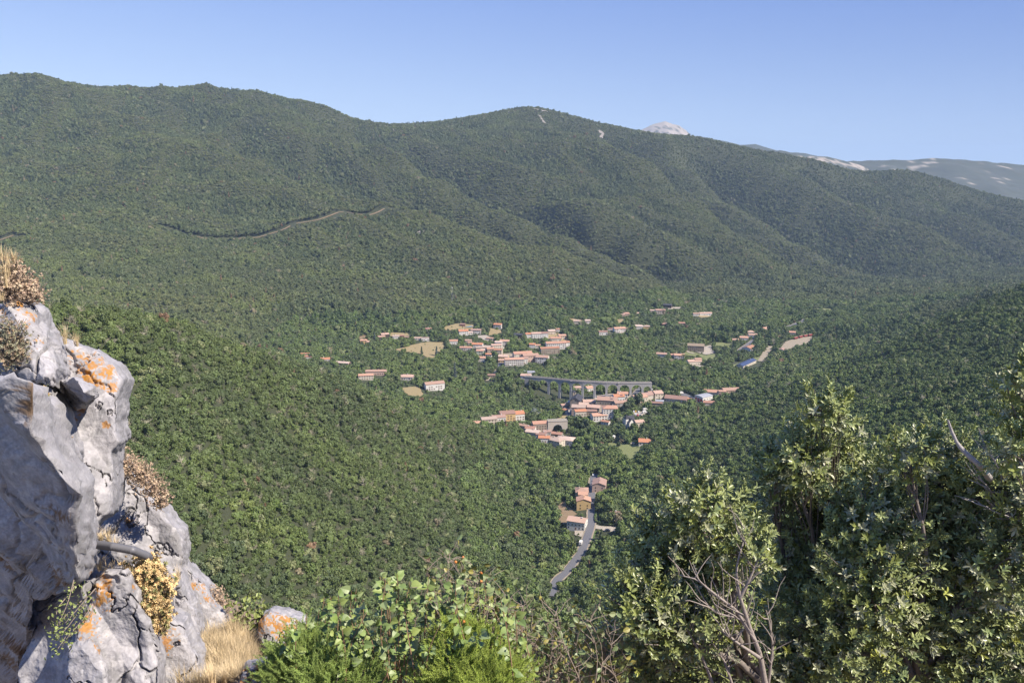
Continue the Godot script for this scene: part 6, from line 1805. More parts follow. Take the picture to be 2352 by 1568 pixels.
const TWIG_STEMS := [[-0.498, -3.429, -4.695, -0.461, -2.375, -4.742], [0.105, -3.049, -4.175, 0.149, -2.679, -4.211], [-0.501, -3.293, -4.507, -0.504, -2.310, -4.505], [0.592, -3.276, -4.485, 0.603, -2.729, -4.402], [-0.101, -2.865, -3.922, -0.039, -2.116, -3.847], [0.161, -3.292, -4.506, 0.036, -2.694, -4.470], [0.405, -3.080, -4.217, 0.271, -2.638, -4.137], [0.745, -3.422, -4.684, 0.631, -3.112, -4.726], [0.036, -3.362, -4.603, 0.011, -2.763, -4.627], [0.430, -3.045, -4.168, 0.566, -2.580, -4.244], [0.136, -2.988, -4.090, 0.223, -2.508, -4.086], [0.498, -3.095, -4.238, 0.520, -2.623, -4.306], [-0.268, -2.856, -3.909, -0.318, -2.228, -3.962], [-0.057, -3.013, -4.124, 0.048, -2.479, -4.096], [-0.142, -3.179, -4.351, -0.190, -2.518, -4.446], [0.587, -3.416, -4.676, 0.441, -3.011, -4.724], [-0.004, -3.290, -4.505, -0.095, -2.589, -4.585], [0.391, -2.997, -4.103, 0.343, -2.519, -4.041], [0.364, -2.859, -3.914, 0.234, -2.304, -3.988], [-0.063, -3.327, -4.555, -0.143, -2.364, -4.486], [0.396, -3.185, -4.359, 0.450, -2.757, -4.271], [-0.400, -3.270, -4.477, -0.423, -2.332, -4.422], [0.345, -3.208, -4.391, 0.425, -2.509, -4.292], [-0.401, -2.977, -4.076, -0.251, -2.275, -4.072], [-0.027, -3.186, -4.362, -0.091, -2.535, -4.445], [-0.167, -2.918, -3.995, -0.091, -2.246, -3.914], [0.653, -3.264, -4.468, 0.518, -2.696, -4.445], [-0.292, -3.135, -4.292, -0.242, -2.178, -4.206], [0.647, -3.358, -4.598, 0.529, -2.925, -4.643], [0.558, -3.099, -4.242, 0.463, -2.740, -4.326], [-0.365, -2.948, -4.036, -0.344, -2.082, -4.109], [0.135, -3.063, -4.193, 0.112, -2.575, -4.143], [0.200, -2.853, -3.906, 0.223, -2.284, -3.919], [0.681, -3.390, -4.641, 0.556, -2.764, -4.573], [0.514, -3.411, -4.670, 0.442, -3.029, -4.648], [0.044, -3.207, -4.390, 0.141, -2.700, -4.467], [0.006, -3.028, -4.145, 0.126, -2.329, -4.137], [-0.278, -3.012, -4.123, -0.366, -2.230, -4.177], [-0.357, -3.189, -4.366, -0.281, -2.485, -4.448], [-0.608, -3.199, -4.379, -0.483, -2.259, -4.377], [0.461, -3.263, -4.467, 0.559, -2.777, -4.562], [0.611, -3.296, -4.512, 0.635, -2.667, -4.418], [-0.242, -3.121, -4.272, -0.239, -2.334, -4.198], [-0.201, -3.149, -4.311, -0.288, -2.232, -4.301], [-0.038, -3.252, -4.452, -0.118, -2.697, -4.513], [0.109, -2.914, -3.990, 0.063, -2.297, -4.039], [0.557, -3.143, -4.303, 0.565, -2.904, -4.396], [-0.372, -3.168, -4.336, -0.390, -2.276, -4.359], [-0.329, -2.952, -4.041, -0.281, -2.109, -3.977], [-0.223, -3.082, -4.219, -0.119, -2.400, -4.213], [0.256, -3.008, -4.118, 0.270, -2.443, -4.157], [-0.311, -2.881, -3.944, -0.400, -2.106, -3.882], [0.393, -3.137, -4.295, 0.461, -2.547, -4.350], [0.437, -2.879, -3.941, 0.361, -2.298, -3.925], [-0.038, -3.063, -4.193, -0.059, -2.322, -4.171], [-0.292, -3.427, -4.691, -0.371, -2.501, -4.734], [0.662, -3.061, -4.190, 0.553, -2.549, -4.110], [0.414, -3.213, -4.399, 0.404, -2.610, -4.453], [-0.603, -3.332, -4.562, -0.442, -2.512, -4.598], [-0.353, -3.421, -4.683, -0.181, -2.667, -4.664], [-0.063, -3.389, -4.639, 0.090, -2.884, -4.567], [-0.005, -3.310, -4.532, -0.023, -2.772, -4.616], [0.400, -3.220, -4.407, 0.473, -2.893, -4.454], [0.183, -2.949, -4.037, 0.313, -2.586, -4.005], [-0.153, -2.884, -3.948, -0.177, -2.114, -3.933], [-0.317, -3.184, -4.359, -0.188, -2.310, -4.431], [-0.195, -2.921, -3.999, -0.161, -2.374, -4.055], [0.010, -3.364, -4.605, 0.119, -2.737, -4.675], [0.035, -3.053, -4.180, 0.099, -2.410, -4.206], [0.131, -3.228, -4.419, 0.017, -2.591, -4.459], [-0.029, -3.253, -4.454, -0.153, -2.517, -4.431], [0.069, -3.044, -4.168, 0.119, -2.569, -4.192], [-0.143, -3.052, -4.178, -0.059, -2.515, -4.200], [0.193, -3.400, -4.654, 0.215, -2.978, -4.644], [0.239, -3.192, -4.370, 0.268, -2.672, -4.442], [0.698, -3.287, -4.499, 0.559, -2.881, -4.451], [0.560, -2.908, -3.981, 0.539, -2.364, -3.913], [-0.216, -2.936, -4.019, -0.180, -2.214, -3.992], [0.600, -3.147, -4.308, 0.585, -2.533, -4.240], [-0.074, -3.058, -4.187, -0.088, -2.323, -4.198], [0.043, -3.205, -4.387, 0.046, -2.497, -4.313], [0.168, -3.347, -4.582, 0.282, -2.729, -4.591], [-0.109, -3.327, -4.554, -0.153, -2.586, -4.569], [0.629, -3.431, -4.697, 0.638, -2.856, -4.723], [-0.314, -2.942, -4.027, -0.309, -1.992, -3.975], [0.573, -3.236, -4.430, 0.439, -2.632, -4.469], [0.473, -3.350, -4.586, 0.615, -2.997, -4.588], [-0.082, -3.275, -4.483, -0.149, -2.434, -4.424], [-0.210, -3.281, -4.492, -0.295, -2.211, -4.410], [-0.515, -3.428, -4.692, -0.358, -2.380, -4.707], [0.497, -3.248, -4.446, 0.538, -2.670, -4.475], [0.053, -3.373, -4.618, 0.053, -2.639, -4.714], [0.065, -3.231, -4.424, 0.197, -2.759, -4.325], [0.811, -3.311, -4.533, 0.687, -2.903, -4.505], [0.313, -2.884, -3.948, 0.302, -2.494, -4.034], [0.117, -2.888, -3.954, 0.138, -2.443, -3.955], [0.172, -3.135, -4.292, 0.149, -2.678, -4.296], [0.222, -3.080, -4.216, 0.285, -2.615, -4.289], [0.063, -3.008, -4.117, -0.077, -2.368, -4.060], [0.068, -3.362, -4.602, -0.007, -2.578, -4.555], [-0.310, -3.110, -4.257, -0.202, -2.358, -4.181], [0.230, -3.320, -4.545, 0.359, -2.819, -4.541], [-0.393, -2.983, -4.084, -0.304, -2.194, -4.096], [-0.356, -2.946, -4.033, -0.283, -2.265, -4.084], [-0.181, -3.307, -4.527, -0.196, -2.445, -4.589], [0.450, -2.899, -3.969, 0.474, -2.622, -3.960], [-0.032, -3.079, -4.215, -0.153, -2.414, -4.129], [0.017, -3.308, -4.529, 0.022, -2.723, -4.609], [-0.233, -2.961, -4.054, -0.138, -2.202, -4.051], [0.338, -3.134, -4.290, 0.357, -2.570, -4.387], [0.190, -2.986, -4.088, 0.071, -2.452, -3.992], [-0.316, -3.159, -4.324, -0.315, -2.352, -4.349], [-0.065, -3.081, -4.217, -0.089, -2.461, -4.260], [0.014, -3.331, -4.560, -0.139, -2.592, -4.472], [-0.008, -2.947, -4.034, 0.000, -2.264, -4.090], [-0.224, -3.342, -4.575, -0.369, -2.571, -4.626], [-0.329, -3.184, -4.359, -0.253, -2.451, -4.418], [-0.153, -3.363, -4.604, -0.114, -2.679, -4.531], [0.534, -2.919, -3.996, 0.410, -2.330, -3.944], [-0.300, -3.271, -4.478, -0.194, -2.393, -4.442], [-0.397, -3.285, -4.497, -0.426, -2.325, -4.517], [0.573, -3.013, -4.125, 0.516, -2.424, -4.097], [0.781, -3.410, -4.668, 0.693, -2.861, -4.703], [0.569, -3.046, -4.170, 0.583, -2.616, -4.217], [0.544, -3.312, -4.534, 0.487, -2.876, -4.589], [-0.406, -3.161, -4.327, -0.336, -2.377, -4.253], [0.221, -3.060, -4.189, 0.198, -2.383, -4.131], [-0.124, -3.053, -4.179, -0.211, -2.119, -4.128], [-0.115, -3.203, -4.385, -0.181, -2.262, -4.323], [0.316, -2.917, -3.994, 0.426, -2.368, -4.051], [-0.441, -2.971, -4.067, -0.362, -2.198, -3.987], [0.553, -3.392, -4.644, 0.479, -2.816, -4.657], [0.188, -3.188, -4.364, 0.040, -2.533, -4.308], [-0.260, -3.251, -4.450, -0.293, -2.554, -4.444], [-0.587, -3.318, -4.542, -0.494, -2.305, -4.563], [-0.055, -2.882, -3.945, 0.066, -2.247, -3.987], [-0.143, -3.186, -4.362, -0.213, -2.332, -4.294], [-0.007, -3.237, -4.432, 0.001, -2.673, -4.460], [0.304, -3.158, -4.324, 0.413, -2.748, -4.250], [0.339, -3.109, -4.256, 0.270, -2.594, -4.200], [0.110, -3.287, -4.500, -0.038, -2.506, -4.455], [-0.248, -3.355, -4.593, -0.387, -2.349, -4.504], [-0.091, -3.372, -4.616, -0.110, -2.578, -4.601], [0.794, -3.373, -4.618, 0.696, -3.060, -4.715], [0.358, -3.143, -4.303, 0.304, -2.760, -4.391], [0.632, -3.244, -4.441, 0.624, -2.932, -4.424], [0.053, -3.238, -4.433, -0.041, -2.734, -4.466], [-0.232, -3.053, -4.180, -0.362, -2.224, -4.218], [-0.067, -3.371, -4.614, -0.074, -2.645, -4.655], [-0.176, -3.297, -4.513, -0.077, -2.550, -4.548]]
const JUNIPERS := [
	["bright green juniper bush at the bottom left of the leafy climber", [[-1.070, -2.466, -3.750, 0.11], [-0.969, -2.425, -3.800, 0.08], [-1.147, -2.518, -3.700, 0.1], [-0.767, -2.520, -3.650, 0.11], [-0.926, -2.474, -3.600, 0.14], [-1.092, -2.407, -3.850, 0.07], [-1.195, -2.499, -3.800, 0.06]]],
	["yellow-green juniper bush at the bottom centre", [[-0.246, -2.400, -3.800, 0.1], [-0.316, -2.369, -3.850, 0.06], [-0.145, -2.429, -3.750, 0.11], [-0.034, -2.472, -3.650, 0.1], [-0.246, -2.438, -3.600, 0.14], [-0.353, -2.510, -3.600, 0.1], [-0.116, -2.452, -3.500, 0.13]]],
]
# cushions: label, kind, then middle and radii
const CUSHIONS := [
	["dry brown cushion shrub with straw grass on the top of the crag", "brown", [[-2.438, -0.512, -4.000, 0.09], [-2.386, -0.605, -4.050, 0.07], [-2.457, -0.565, -3.950, 0.09], [-2.413, -0.564, -4.020, 0.07]]],
	["straw-flowered cushion plant in a crack high on the crag", "straw", [[-2.182, -1.064, -3.680, 0.05], [-2.174, -1.137, -3.680, 0.055]]],
	["grey-green cushion plant hanging below the straw-flowered one", "grey", [[-2.169, -1.232, -3.680, 0.075], [-2.160, -1.303, -3.700, 0.05]]],
	["rust-brown cushion shrub on the edge of the right slab", "brown", [[-2.400, -1.785, -4.850, 0.07], [-2.318, -1.850, -4.850, 0.09], [-2.234, -1.945, -4.850, 0.085], [-2.199, -2.037, -4.850, 0.06]]],
	["large straw-coloured flower cushion below the corrugated pipe", "straw", [[-1.912, -2.064, -3.950, 0.1], [-1.870, -2.143, -3.950, 0.11], [-1.873, -2.238, -3.900, 0.09], [-1.843, -2.325, -3.920, 0.06], [-1.983, -2.093, -3.950, 0.07]]],
	["dry brown weed tuft right of the crag above the dry grass", "brown", [[-2.074, -2.920, -5.250, 0.08], [-2.015, -2.968, -5.200, 0.07]]],
	["greyish dry cushion at the left edge of the crag", "grey", [[-2.365, -0.766, -3.780, 0.09], [-2.349, -0.849, -3.780, 0.08]]],
]
const PIPE := [Vector3(-2.372, -1.993, -4.200), Vector3(-2.157, -1.898, -3.950), Vector3(-2.003, -1.862, -3.850), Vector3(-1.904, -1.876, -3.840), Vector3(-1.877, -1.946, -3.920), Vector3(-1.934, -2.122, -4.150), Vector3(-1.933, -2.332, -4.250), Vector3(-1.925, -2.439, -4.250), Vector3(-1.940, -2.550, -4.300)]
const DEAD_BRANCH := [Vector3(2.394, -1.354, -4.350), Vector3(2.421, -1.419, -4.350), Vector3(2.457, -1.491, -4.340), Vector3(2.505, -1.544, -4.320), Vector3(2.562, -1.593, -4.300), Vector3(2.672, -1.687, -4.400), Vector3(2.962, -1.939, -4.750), Vector3(3.272, -2.358, -5.100), Vector3(3.503, -3.042, -5.300), Vector3(3.639, -3.657, -5.400)]
const GREY_TWIGS := [[2.983, -1.998, -4.500, 2.660, -1.724, -4.450], [3.007, -2.026, -4.500, 2.709, -1.843, -4.450], [2.987, -1.971, -4.500, 2.741, -1.632, -4.450], [2.970, -1.890, -4.500, 2.811, -1.503, -4.450], [3.023, -2.053, -4.500, 2.795, -1.976, -4.450], [3.018, -2.108, -4.500, 2.836, -2.111, -4.450], [2.947, -1.757, -4.500, 2.808, -1.375, -4.450], [2.985, -2.012, -4.500, 2.737, -1.909, -4.450]]
const SPRIG_STEMS := [[-1.872, -1.849, -3.350, -2.000, -1.979, -3.250], [-1.860, -1.863, -3.350, -1.990, -2.011, -3.250], [-1.935, -1.807, -3.350, -1.969, -1.907, -3.250], [-1.925, -1.754, -3.350, -1.977, -1.948, -3.250], [-1.870, -1.891, -3.350, -1.967, -2.053, -3.250], [-1.889, -1.923, -3.350, -1.997, -2.074, -3.250], [-1.840, -1.817, -3.350, -1.934, -1.927, -3.250], [-1.858, -1.901, -3.350, -1.944, -2.021, -3.250]]
const SMALL_BUSH := [[-1.873, -3.122, -5.100, -1.900, -2.879, -5.100], [-1.858, -3.122, -5.100, -1.844, -2.830, -5.100], [-1.840, -3.122, -5.100, -1.811, -2.863, -5.100], [-1.828, -3.122, -5.100, -1.764, -2.818, -5.100], [-1.799, -3.122, -5.100, -1.721, -2.837, -5.100], [-1.784, -3.122, -5.100, -1.683, -2.879, -5.100], [-1.769, -3.122, -5.100, -1.705, -2.959, -5.100]]
const GRASS_PATCH := [Vector3(-2.025, -3.061, -5.000), Vector3(-1.848, -3.013, -4.804), Vector3(-1.678, -2.959, -4.609), Vector3(-1.515, -2.899, -4.413), Vector3(-1.708, -2.835, -4.218), Vector3(-1.545, -2.764, -4.022), Vector3(-1.764, -3.045, -4.932), Vector3(-1.596, -2.995, -4.737), Vector3(-1.809, -2.939, -4.541), Vector3(-1.641, -2.878, -4.345), Vector3(-1.481, -2.811, -4.150), Vector3(-1.329, -2.738, -3.954), Vector3(-1.906, -3.028, -4.864), Vector3(-1.733, -2.976, -4.668), Vector3(-1.568, -2.918, -4.473), Vector3(-1.411, -2.855, -4.277), Vector3(-1.598, -2.786, -4.082), Vector3(-1.822, -3.059, -4.992), Vector3(-1.651, -3.010, -4.796), Vector3(-1.866, -2.956, -4.601), Vector3(-1.696, -2.897, -4.405), Vector3(-1.533, -2.832, -4.210), Vector3(-1.379, -2.761, -4.014), Vector3(-1.965, -3.043, -4.923), Vector3(-1.790, -2.992, -4.728), Vector3(-1.622, -2.936, -4.532), Vector3(-1.462, -2.875, -4.337), Vector3(-1.652, -2.808, -4.141), Vector3(-1.492, -2.735, -3.946), Vector3(-1.707, -3.026, -4.856), Vector3(-1.542, -2.973, -4.660), Vector3(-1.751, -2.915, -4.465), Vector3(-1.586, -2.852, -4.269), Vector3(-1.429, -2.783, -4.074), Vector3(-1.619, -3.057, -4.983), Vector3(-1.847, -3.008, -4.787), Vector3(-1.677, -2.954, -4.592), Vector3(-1.515, -2.894, -4.396), Vector3(-1.706, -2.829, -4.201), Vector3(-1.544, -2.758, -4.005), Vector3(-1.764, -3.041, -4.915), Vector3(-1.597, -2.990, -4.720), Vector3(-1.808, -2.934, -4.524), Vector3(-1.640, -2.872, -4.329), Vector3(-1.480, -2.805, -4.133), Vector3(-1.328, -2.732, -3.938), Vector3(-1.905, -3.024, -4.847), Vector3(-1.733, -2.971, -4.652), Vector3(-1.568, -2.913, -4.456), Vector3(-1.411, -2.849, -4.261), Vector3(-1.597, -2.780, -4.065), Vector3(-1.822, -3.055, -4.974), Vector3(-1.652, -3.006, -4.779), Vector3(-1.865, -2.951, -4.583), Vector3(-1.695, -2.891, -4.388), Vector3(-1.533, -2.826, -4.192), Vector3(-1.378, -2.755, -3.997), Vector3(-1.964, -3.039, -4.907), Vector3(-1.789, -2.988, -4.711), Vector3(-1.622, -2.931, -4.516), Vector3(-1.462, -2.869, -4.320), Vector3(-1.650, -2.802, -4.125), Vector3(-1.490, -2.729, -3.929), Vector3(-1.707, -3.021, -4.838), Vector3(-1.543, -2.969, -4.643), Vector3(-1.750, -2.910, -4.447), Vector3(-1.586, -2.846, -4.252), Vector3(-1.428, -2.777, -4.056), Vector3(-1.619, -3.053, -4.966), Vector3(-1.847, -3.004, -4.771)]
const LEDGE_GRASS := [Vector3(-2.419, -0.444, -4.000), Vector3(-2.416, -0.459, -3.950), Vector3(-2.404, -0.497, -4.000), Vector3(-2.441, -0.439, -3.950), Vector3(-2.402, -0.485, -3.900), Vector3(-2.426, -0.518, -3.920), Vector3(-2.405, -0.557, -3.900), Vector3(-2.427, -0.617, -3.880), Vector3(-2.420, -0.522, -3.950), Vector3(-2.349, -0.907, -4.250), Vector3(-2.291, -0.919, -4.250), Vector3(-2.178, -1.886, -4.000), Vector3(-2.141, -1.898, -4.000), Vector3(-2.092, -1.913, -3.980), Vector3(-2.060, -1.925, -3.980), Vector3(-2.109, -2.018, -3.900), Vector3(-2.078, -2.038, -3.900), Vector3(-2.030, -2.037, -3.880), Vector3(-2.000, -2.038, -3.900), Vector3(-1.955, -2.038, -3.900), Vector3(-2.019, -2.438, -4.600)]
# lichen: place, radius, 0 orange or 1 brown stain
const LICHEN := [[-2.396, -0.713, -3.97, 0.05, 0], [-2.372, -0.765, -3.939, 0.05, 0], [-2.344, -0.817, -3.909, 0.05, 0], [-2.311, -0.875, -3.877, 0.04, 0], [-2.452, -0.679, -3.972, 0.05, 0], [-2.377, -1.013, -4.487, 0.07, 0], [-2.326, -1.074, -4.473, 0.06, 0], [-2.394, -1.089, -4.433, 0.06, 0], [-2.274, -1.101, -4.48, 0.06, 0], [-2.33, -1.147, -4.427, 0.06, 0], [-2.286, -1.177, -4.429, 0.04, 0], [-2.229, -1.201, -4.441, 0.04, 0], [-2.402, -1.337, -4.281, 0.045, 0], [-2.819, -1.57, -5.025, 0.045, 0], [-2.357, -1.297, -4.325, 0.04, 0], [-2.22, -1.376, -4.34, 0.03, 0], [-2.405, -1.376, -4.256, 0.03, 0], [-2.537, -0.929, -4.465, 0.06, 0], [-2.042, -2.018, -3.754, 0.07, 0], [-2.045, -2.083, -3.72, 0.08, 0], [-2.066, -2.141, -3.681, 0.07, 0], [-2.081, -2.188, -3.651, 0.07, 0], [-2.005, -2.272, -3.642, 0.05, 0], [-2.005, -2.149, -3.704, 0.05, 0], [-1.904, -2.533, -4.061, 0.07, 0], [-1.922, -2.571, -4.029, 0.05, 0], [-2.065, -2.895, -5.129, 0.06, 0], [-2.02, -2.963, -5.106, 0.05, 0], [-2.136, -2.798, -5.158, 0.05, 0], [-1.72, -0.781, -2.812, 0.07, 1], [-1.73, -0.847, -2.845, 0.07, 1], [-2.674, -2.532, -4.017, 0.1, 1], [-2.813, -2.707, -4.158, 0.1, 1], [-2.387, -1.807, -3.57, 0.06, 1], [-1.837, -1.366, -3.119, 0.05, 1], [-2.07, -1.813, -3.421, 0.1, 1], [-1.638, -2.956, -5.012, 0.1, 0], [-1.53, -2.981, -5.016, 0.1, 0], [-1.445, -2.997, -5.022, 0.08, 0], [-1.339, -2.561, -3.819, 0.07, 0], [-1.298, -2.558, -3.832, 0.05, 0], [-1.385, -2.597, -3.779, 0.06, 0], [-2.456, -2.236, -4.967, 0.05, 0], [-2.359, -2.153, -5.052, 0.04, 0], [-2.441, -0.981, -4.477, 0.05, 0], [-2.312, -1.047, -4.495, 0.05, 0], [-2.249, -1.129, -4.474, 0.04, 0], [-2.36, -1.118, -4.431, 0.05, 0], [-2.491, -0.976, -4.457, 0.04, 0], [-2.367, -0.71, -3.987, 0.04, 0], [-2.434, -0.657, -3.998, 0.04, 0], [-1.908, -2.057, -3.792, 0.03, 0], [-2.175, -2.791, -5.145, 0.05, 0], [-2.042, -3.03, -5.054, 0.05, 0]]
const FRONT_BRANCHES := [[Vector3(1.461, -3.031, -4.150), Vector3(1.371, -2.629, -4.120), Vector3(1.300, -2.458, -4.100), Vector3(1.237, -2.275, -4.100), Vector3(1.211, -2.132, -4.120), Vector3(1.241, -2.020, -4.150), Vector3(1.277, -1.932, -4.180)], [Vector3(1.306, -2.484, -4.100), Vector3(1.218, -2.353, -4.100), Vector3(1.119, -2.275, -4.100), Vector3(1.001, -2.183, -4.120), Vector3(0.912, -2.173, -4.150)], [Vector3(1.366, -2.643, -4.100), Vector3(1.247, -2.550, -4.080), Vector3(1.160, -2.485, -4.080), Vector3(1.127, -2.431, -4.100)], [Vector3(1.237, -2.281, -4.100), Vector3(1.283, -2.173, -4.100), Vector3(1.325, -2.081, -4.120)], [Vector3(1.335, -2.537, -4.100), Vector3(1.244, -2.405, -4.100), Vector3(1.136, -2.379, -4.100), Vector3(1.055, -2.326, -4.120)], [Vector3(1.151, -2.900, -4.200), Vector3(1.066, -2.680, -4.200), Vector3(0.973, -2.517, -4.200), Vector3(0.883, -2.411, -4.200)], [Vector3(1.263, -2.921, -4.150), Vector3(1.190, -2.702, -4.150), Vector3(1.123, -2.594, -4.150)], [Vector3(1.434, -2.921, -4.150), Vector3(1.450, -2.594, -4.150), Vector3(1.400, -2.382, -4.150)]]


func v3(a: Array, i := 0) -> Vector3:
	return Vector3(a[i], a[i + 1], a[i + 2])

# one weathered block: outline on its face, rounded rim, running back into the crag
func hash2(i: float, j: float, s: float) -> float:
	return fposmod(sin(i * 127.1 + j * 311.7 + s * 17.3) * 43758.5453, 1.0) * 2.0 - 1.0

# height of a surface broken into flat triangular faces
func facet(u: float, v: float, s: float) -> float:
	var k := u + v * 0.5
	var i := floorf(k)
	var j := floorf(v)
	var fu := k - i
	var fv := v - j
	if fu + fv < 1.0:
		return hash2(i, j, s) * (1.0 - fu - fv) + hash2(i + 1.0, j, s) * fu + hash2(i, j + 1.0, s) * fv
	return hash2(i + 1.0, j + 1.0, s) * (fu + fv - 1.0) + hash2(i + 1.0, j, s) * (1.0 - fv) + hash2(i, j + 1.0, s) * (1.0 - fu)

var cel := FastNoiseLite.new()
var celd := FastNoiseLite.new()

# one weathered block
func slab_mesh(outline: Array, mid: Vector3, n: Vector3, depth: float, rim: float, seed_: float, rings := 84, segs := 280, rugged := 1.0) -> Mesh:
	var loop := PackedVector3Array()
	for p in outline:
		loop.append(v3(p))
	var lens := PackedFloat32Array([0.0])
	for i in loop.size():
		lens.append(lens[i] + loop[i].distance_to(loop[(i + 1) % loop.size()]))
	var total := lens[loop.size()]
	var edge := PackedVector3Array()
	var j := 0
	for k in segs:
		var s := total * k / segs
		while lens[j + 1] < s:
			j += 1
		edge.append(loop[j].lerp(loop[(j + 1) % loop.size()], (s - lens[j]) / maxf(lens[j + 1] - lens[j], 0.0001)))
	var tu := n.cross(Vector3(0.35, 0.9, 0.2)).normalized()
	var tv := n.cross(tu)
	var back := (mid.normalized() + Vector3(0, -0.05, -0.3)).normalized()
	var verts := PackedVector3Array()
	var cols := PackedColorArray()
	var idx := PackedInt32Array()
	var rows := rings + 12
	for r in rows + 1:
		for k in segs:
			var t := minf(float(r) / rings, 1.0)
			t = 1.0 - pow(1.0 - t, 1.15)
			var p := mid.lerp(edge[k], t)
			var u := maxf(0.0, (t - 0.72) / 0.28)
			p += back * rim * (1.0 - sqrt(maxf(0.0, 1.0 - u * u)))
			if r > rings:
				var q := float(r - rings) / 12.0
				p += back * depth * q
				p += (edge[k] - mid).normalized() * rim * 0.4 * sin(q * PI)
			var w := p * 1.0 + Vector3(seed_, seed_ * 0.7, 0)
			var a := nz.get_noise_3dv(w * 2.2)
			var b := nz.get_noise_3dv(w * 7.0 + Vector3(9, 2, 4))
			var ww := w + Vector3(a, b, a * 0.5 - b) * 0.10
			var blk := Vector3(ww.x * 1.5 + ww.y * 0.35, ww.y * 0.9 - ww.x * 0.25, ww.z * 1.5)
			var e1 := 1.0 - smoothstep(0.0, 0.05, celd.get_noise_3dv(blk * 2.2) + 1.0)
			var fu := w.dot(tu) + a * 0.03
			var fv := w.dot(tv) + b * 0.02
			var lift := a * 0.018 + b * 0.005 + rugged * (facet(fu * 3.6, fv * 2.6, seed_) * 0.075 + facet(fu * 9.0, fv * 6.0, seed_ + 5.0) * 0.020 - e1 * 0.030) + nz.get_noise_3dv(w * 24.0) * 0.004
			lift *= clampf(rim / 0.05, 0.5, 1.3)
			if r > rings:
				lift *= 0.7
			p += n * lift
			p += (edge[k] - mid).normalized() * b * 0.035 * t
			verts.append(p)
			var tone := 0.35 + 0.10 * nz.get_noise_3dv(w * 5.0 + Vector3(30, 0, 0)) + 0.08 * nz.get_noise_3dv(w * 30.0)
			var c := Color(tone, tone * 0.985, tone * 1.03)
			var pale := smoothstep(0.12, 0.3, nz.get_noise_3dv(w * 11.0 + Vector3(0, 50, 0)))
			c = c.lerp(Color(0.50, 0.49, 0.49), pale * 0.6)
			var grey := smoothstep(0.1, 0.28, nz.get_noise_3dv(w * 9.0 + Vector3(0, 0, 80)))
			c = c.lerp(Color(0.24, 0.24, 0.245), grey * 0.6)
			for l in LICHEN:
				var q := v3(l)
				var dd := q.distance_squared_to(p)
				var rad: float = l[3]
				if dd < rad * rad * 2.2:
					var m := 1.0 - sqrt(dd) / rad + nz.get_noise_3dv(w * 16.0) * 0.9 + nz.get_noise_3dv(w * 55.0) * 1.0
					var f := smoothstep(0.30, 0.55, m)
					c = c.lerp(Color(0.44, 0.205, 0.035) if l[4] == 0 else Color(0.19, 0.105, 0.035), f * 0.82)
			cols.append(c)
	for r in rows:
		for k in segs:
			var a := r * segs + k
			var b := r * segs + (k + 1) % segs
			idx.append_array([a, b, b + segs, a, b + segs, a + segs])
	var arr := []
	arr.resize(Mesh.ARRAY_MAX)
	arr[Mesh.ARRAY_VERTEX] = verts
	arr[Mesh.ARRAY_COLOR] = cols
	arr[Mesh.ARRAY_INDEX] = idx
	var am := ArrayMesh.new()
	am.add_surface_from_arrays(Mesh.PRIMITIVE_TRIANGLES, arr)
	var st := SurfaceTool.new()
	st.create_from(am, 0)
	st.generate_normals()
	return st.commit()

func leaf_mesh(kind: String) -> Mesh:
	var st := st_new()
	var L := 1.0
	var prof: Array
	if kind == "heart":
		prof = [[-0.08, 0.16], [0.0, 0.36], [0.18, 0.47], [0.4, 0.44], [0.65, 0.28], [0.85, 0.11], [1.0, 0.0]]
	elif kind == "lance":
		prof = [[0.0, 0.02], [0.2, 0.10], [0.42, 0.155], [0.65, 0.165], [0.85, 0.10], [1.0, 0.0]]
	else:
		prof = [[0.0, 0.03], [0.25, 0.3], [0.55, 0.34], [0.85, 0.2], [1.0, 0.0]]
	for i in prof.size() - 1:
		var a: Array = prof[i]
		var b: Array = prof[i + 1]
		var ya: float = -0.22 * a[0] * a[0]
		var yb: float = -0.22 * b[0] * b[0]
		for s in [-1.0, 1.0]:
			var p0 := Vector3(a[0], ya, 0)
			var p1 := Vector3(b[0], yb, 0)
			var q0 := Vector3(a[0], ya + a[1] * 0.28, s * a[1])
			var q1 := Vector3(b[0], yb + b[1] * 0.28, s * b[1])
			if s > 0:
				quad(st, p0, p1, q1, q0)
			else:
				quad(st, p0, q0, q1, p1)
	return st.commit()

# a twig tip with a whorl of leaves pointing out along +y
func sprig_mesh(seed_: int, count: int, leaf_len: float, stem: float, spread_: float, kind := "lance") -> Mesh:
	var r := RandomNumberGenerator.new()
	r.seed = seed_
	var leaf := leaf_mesh(kind)
	var st := SurfaceTool.new()
	st.begin(Mesh.PRIMITIVE_TRIANGLES)
	for k in count:
		var f := float(k) / count
		var a := k * 2.4 + r.randf() * 0.6
		var tilt := lerpf(1.35, 0.35, f) * spread_
		var dir := Vector3(sin(tilt) * cos(a), cos(tilt), sin(tilt) * sin(a))
		var side := dir.cross(Vector3.UP).normalized()
		if side.length() < 0.1:
			side = Vector3.RIGHT
		var up := side.cross(dir).normalized()
		var s := leaf_len * r.randf_range(0.7, 1.1)
		var b := Basis(dir * s, up * s, side * s)
		st.append_from(leaf, 0, Transform3D(b, Vector3(0, stem * (0.25 + 0.75 * f), 0)))
	return st.commit()

func leaf_mat(called: String, r: float, g: float, b: float, rough: float, glow: float) -> StandardMaterial3D:
	var m := StandardMaterial3D.new()
	m.resource_name = called
	m.albedo_color = lin(r, g, b)
	m.vertex_color_use_as_albedo = true
	m.roughness = rough
	m.cull_mode = BaseMaterial3D.CULL_DISABLED
	m.backlight_enabled = true
	m.backlight = Color(glow, glow * 1.1, glow * 0.4)
	M[called] = m
	return m

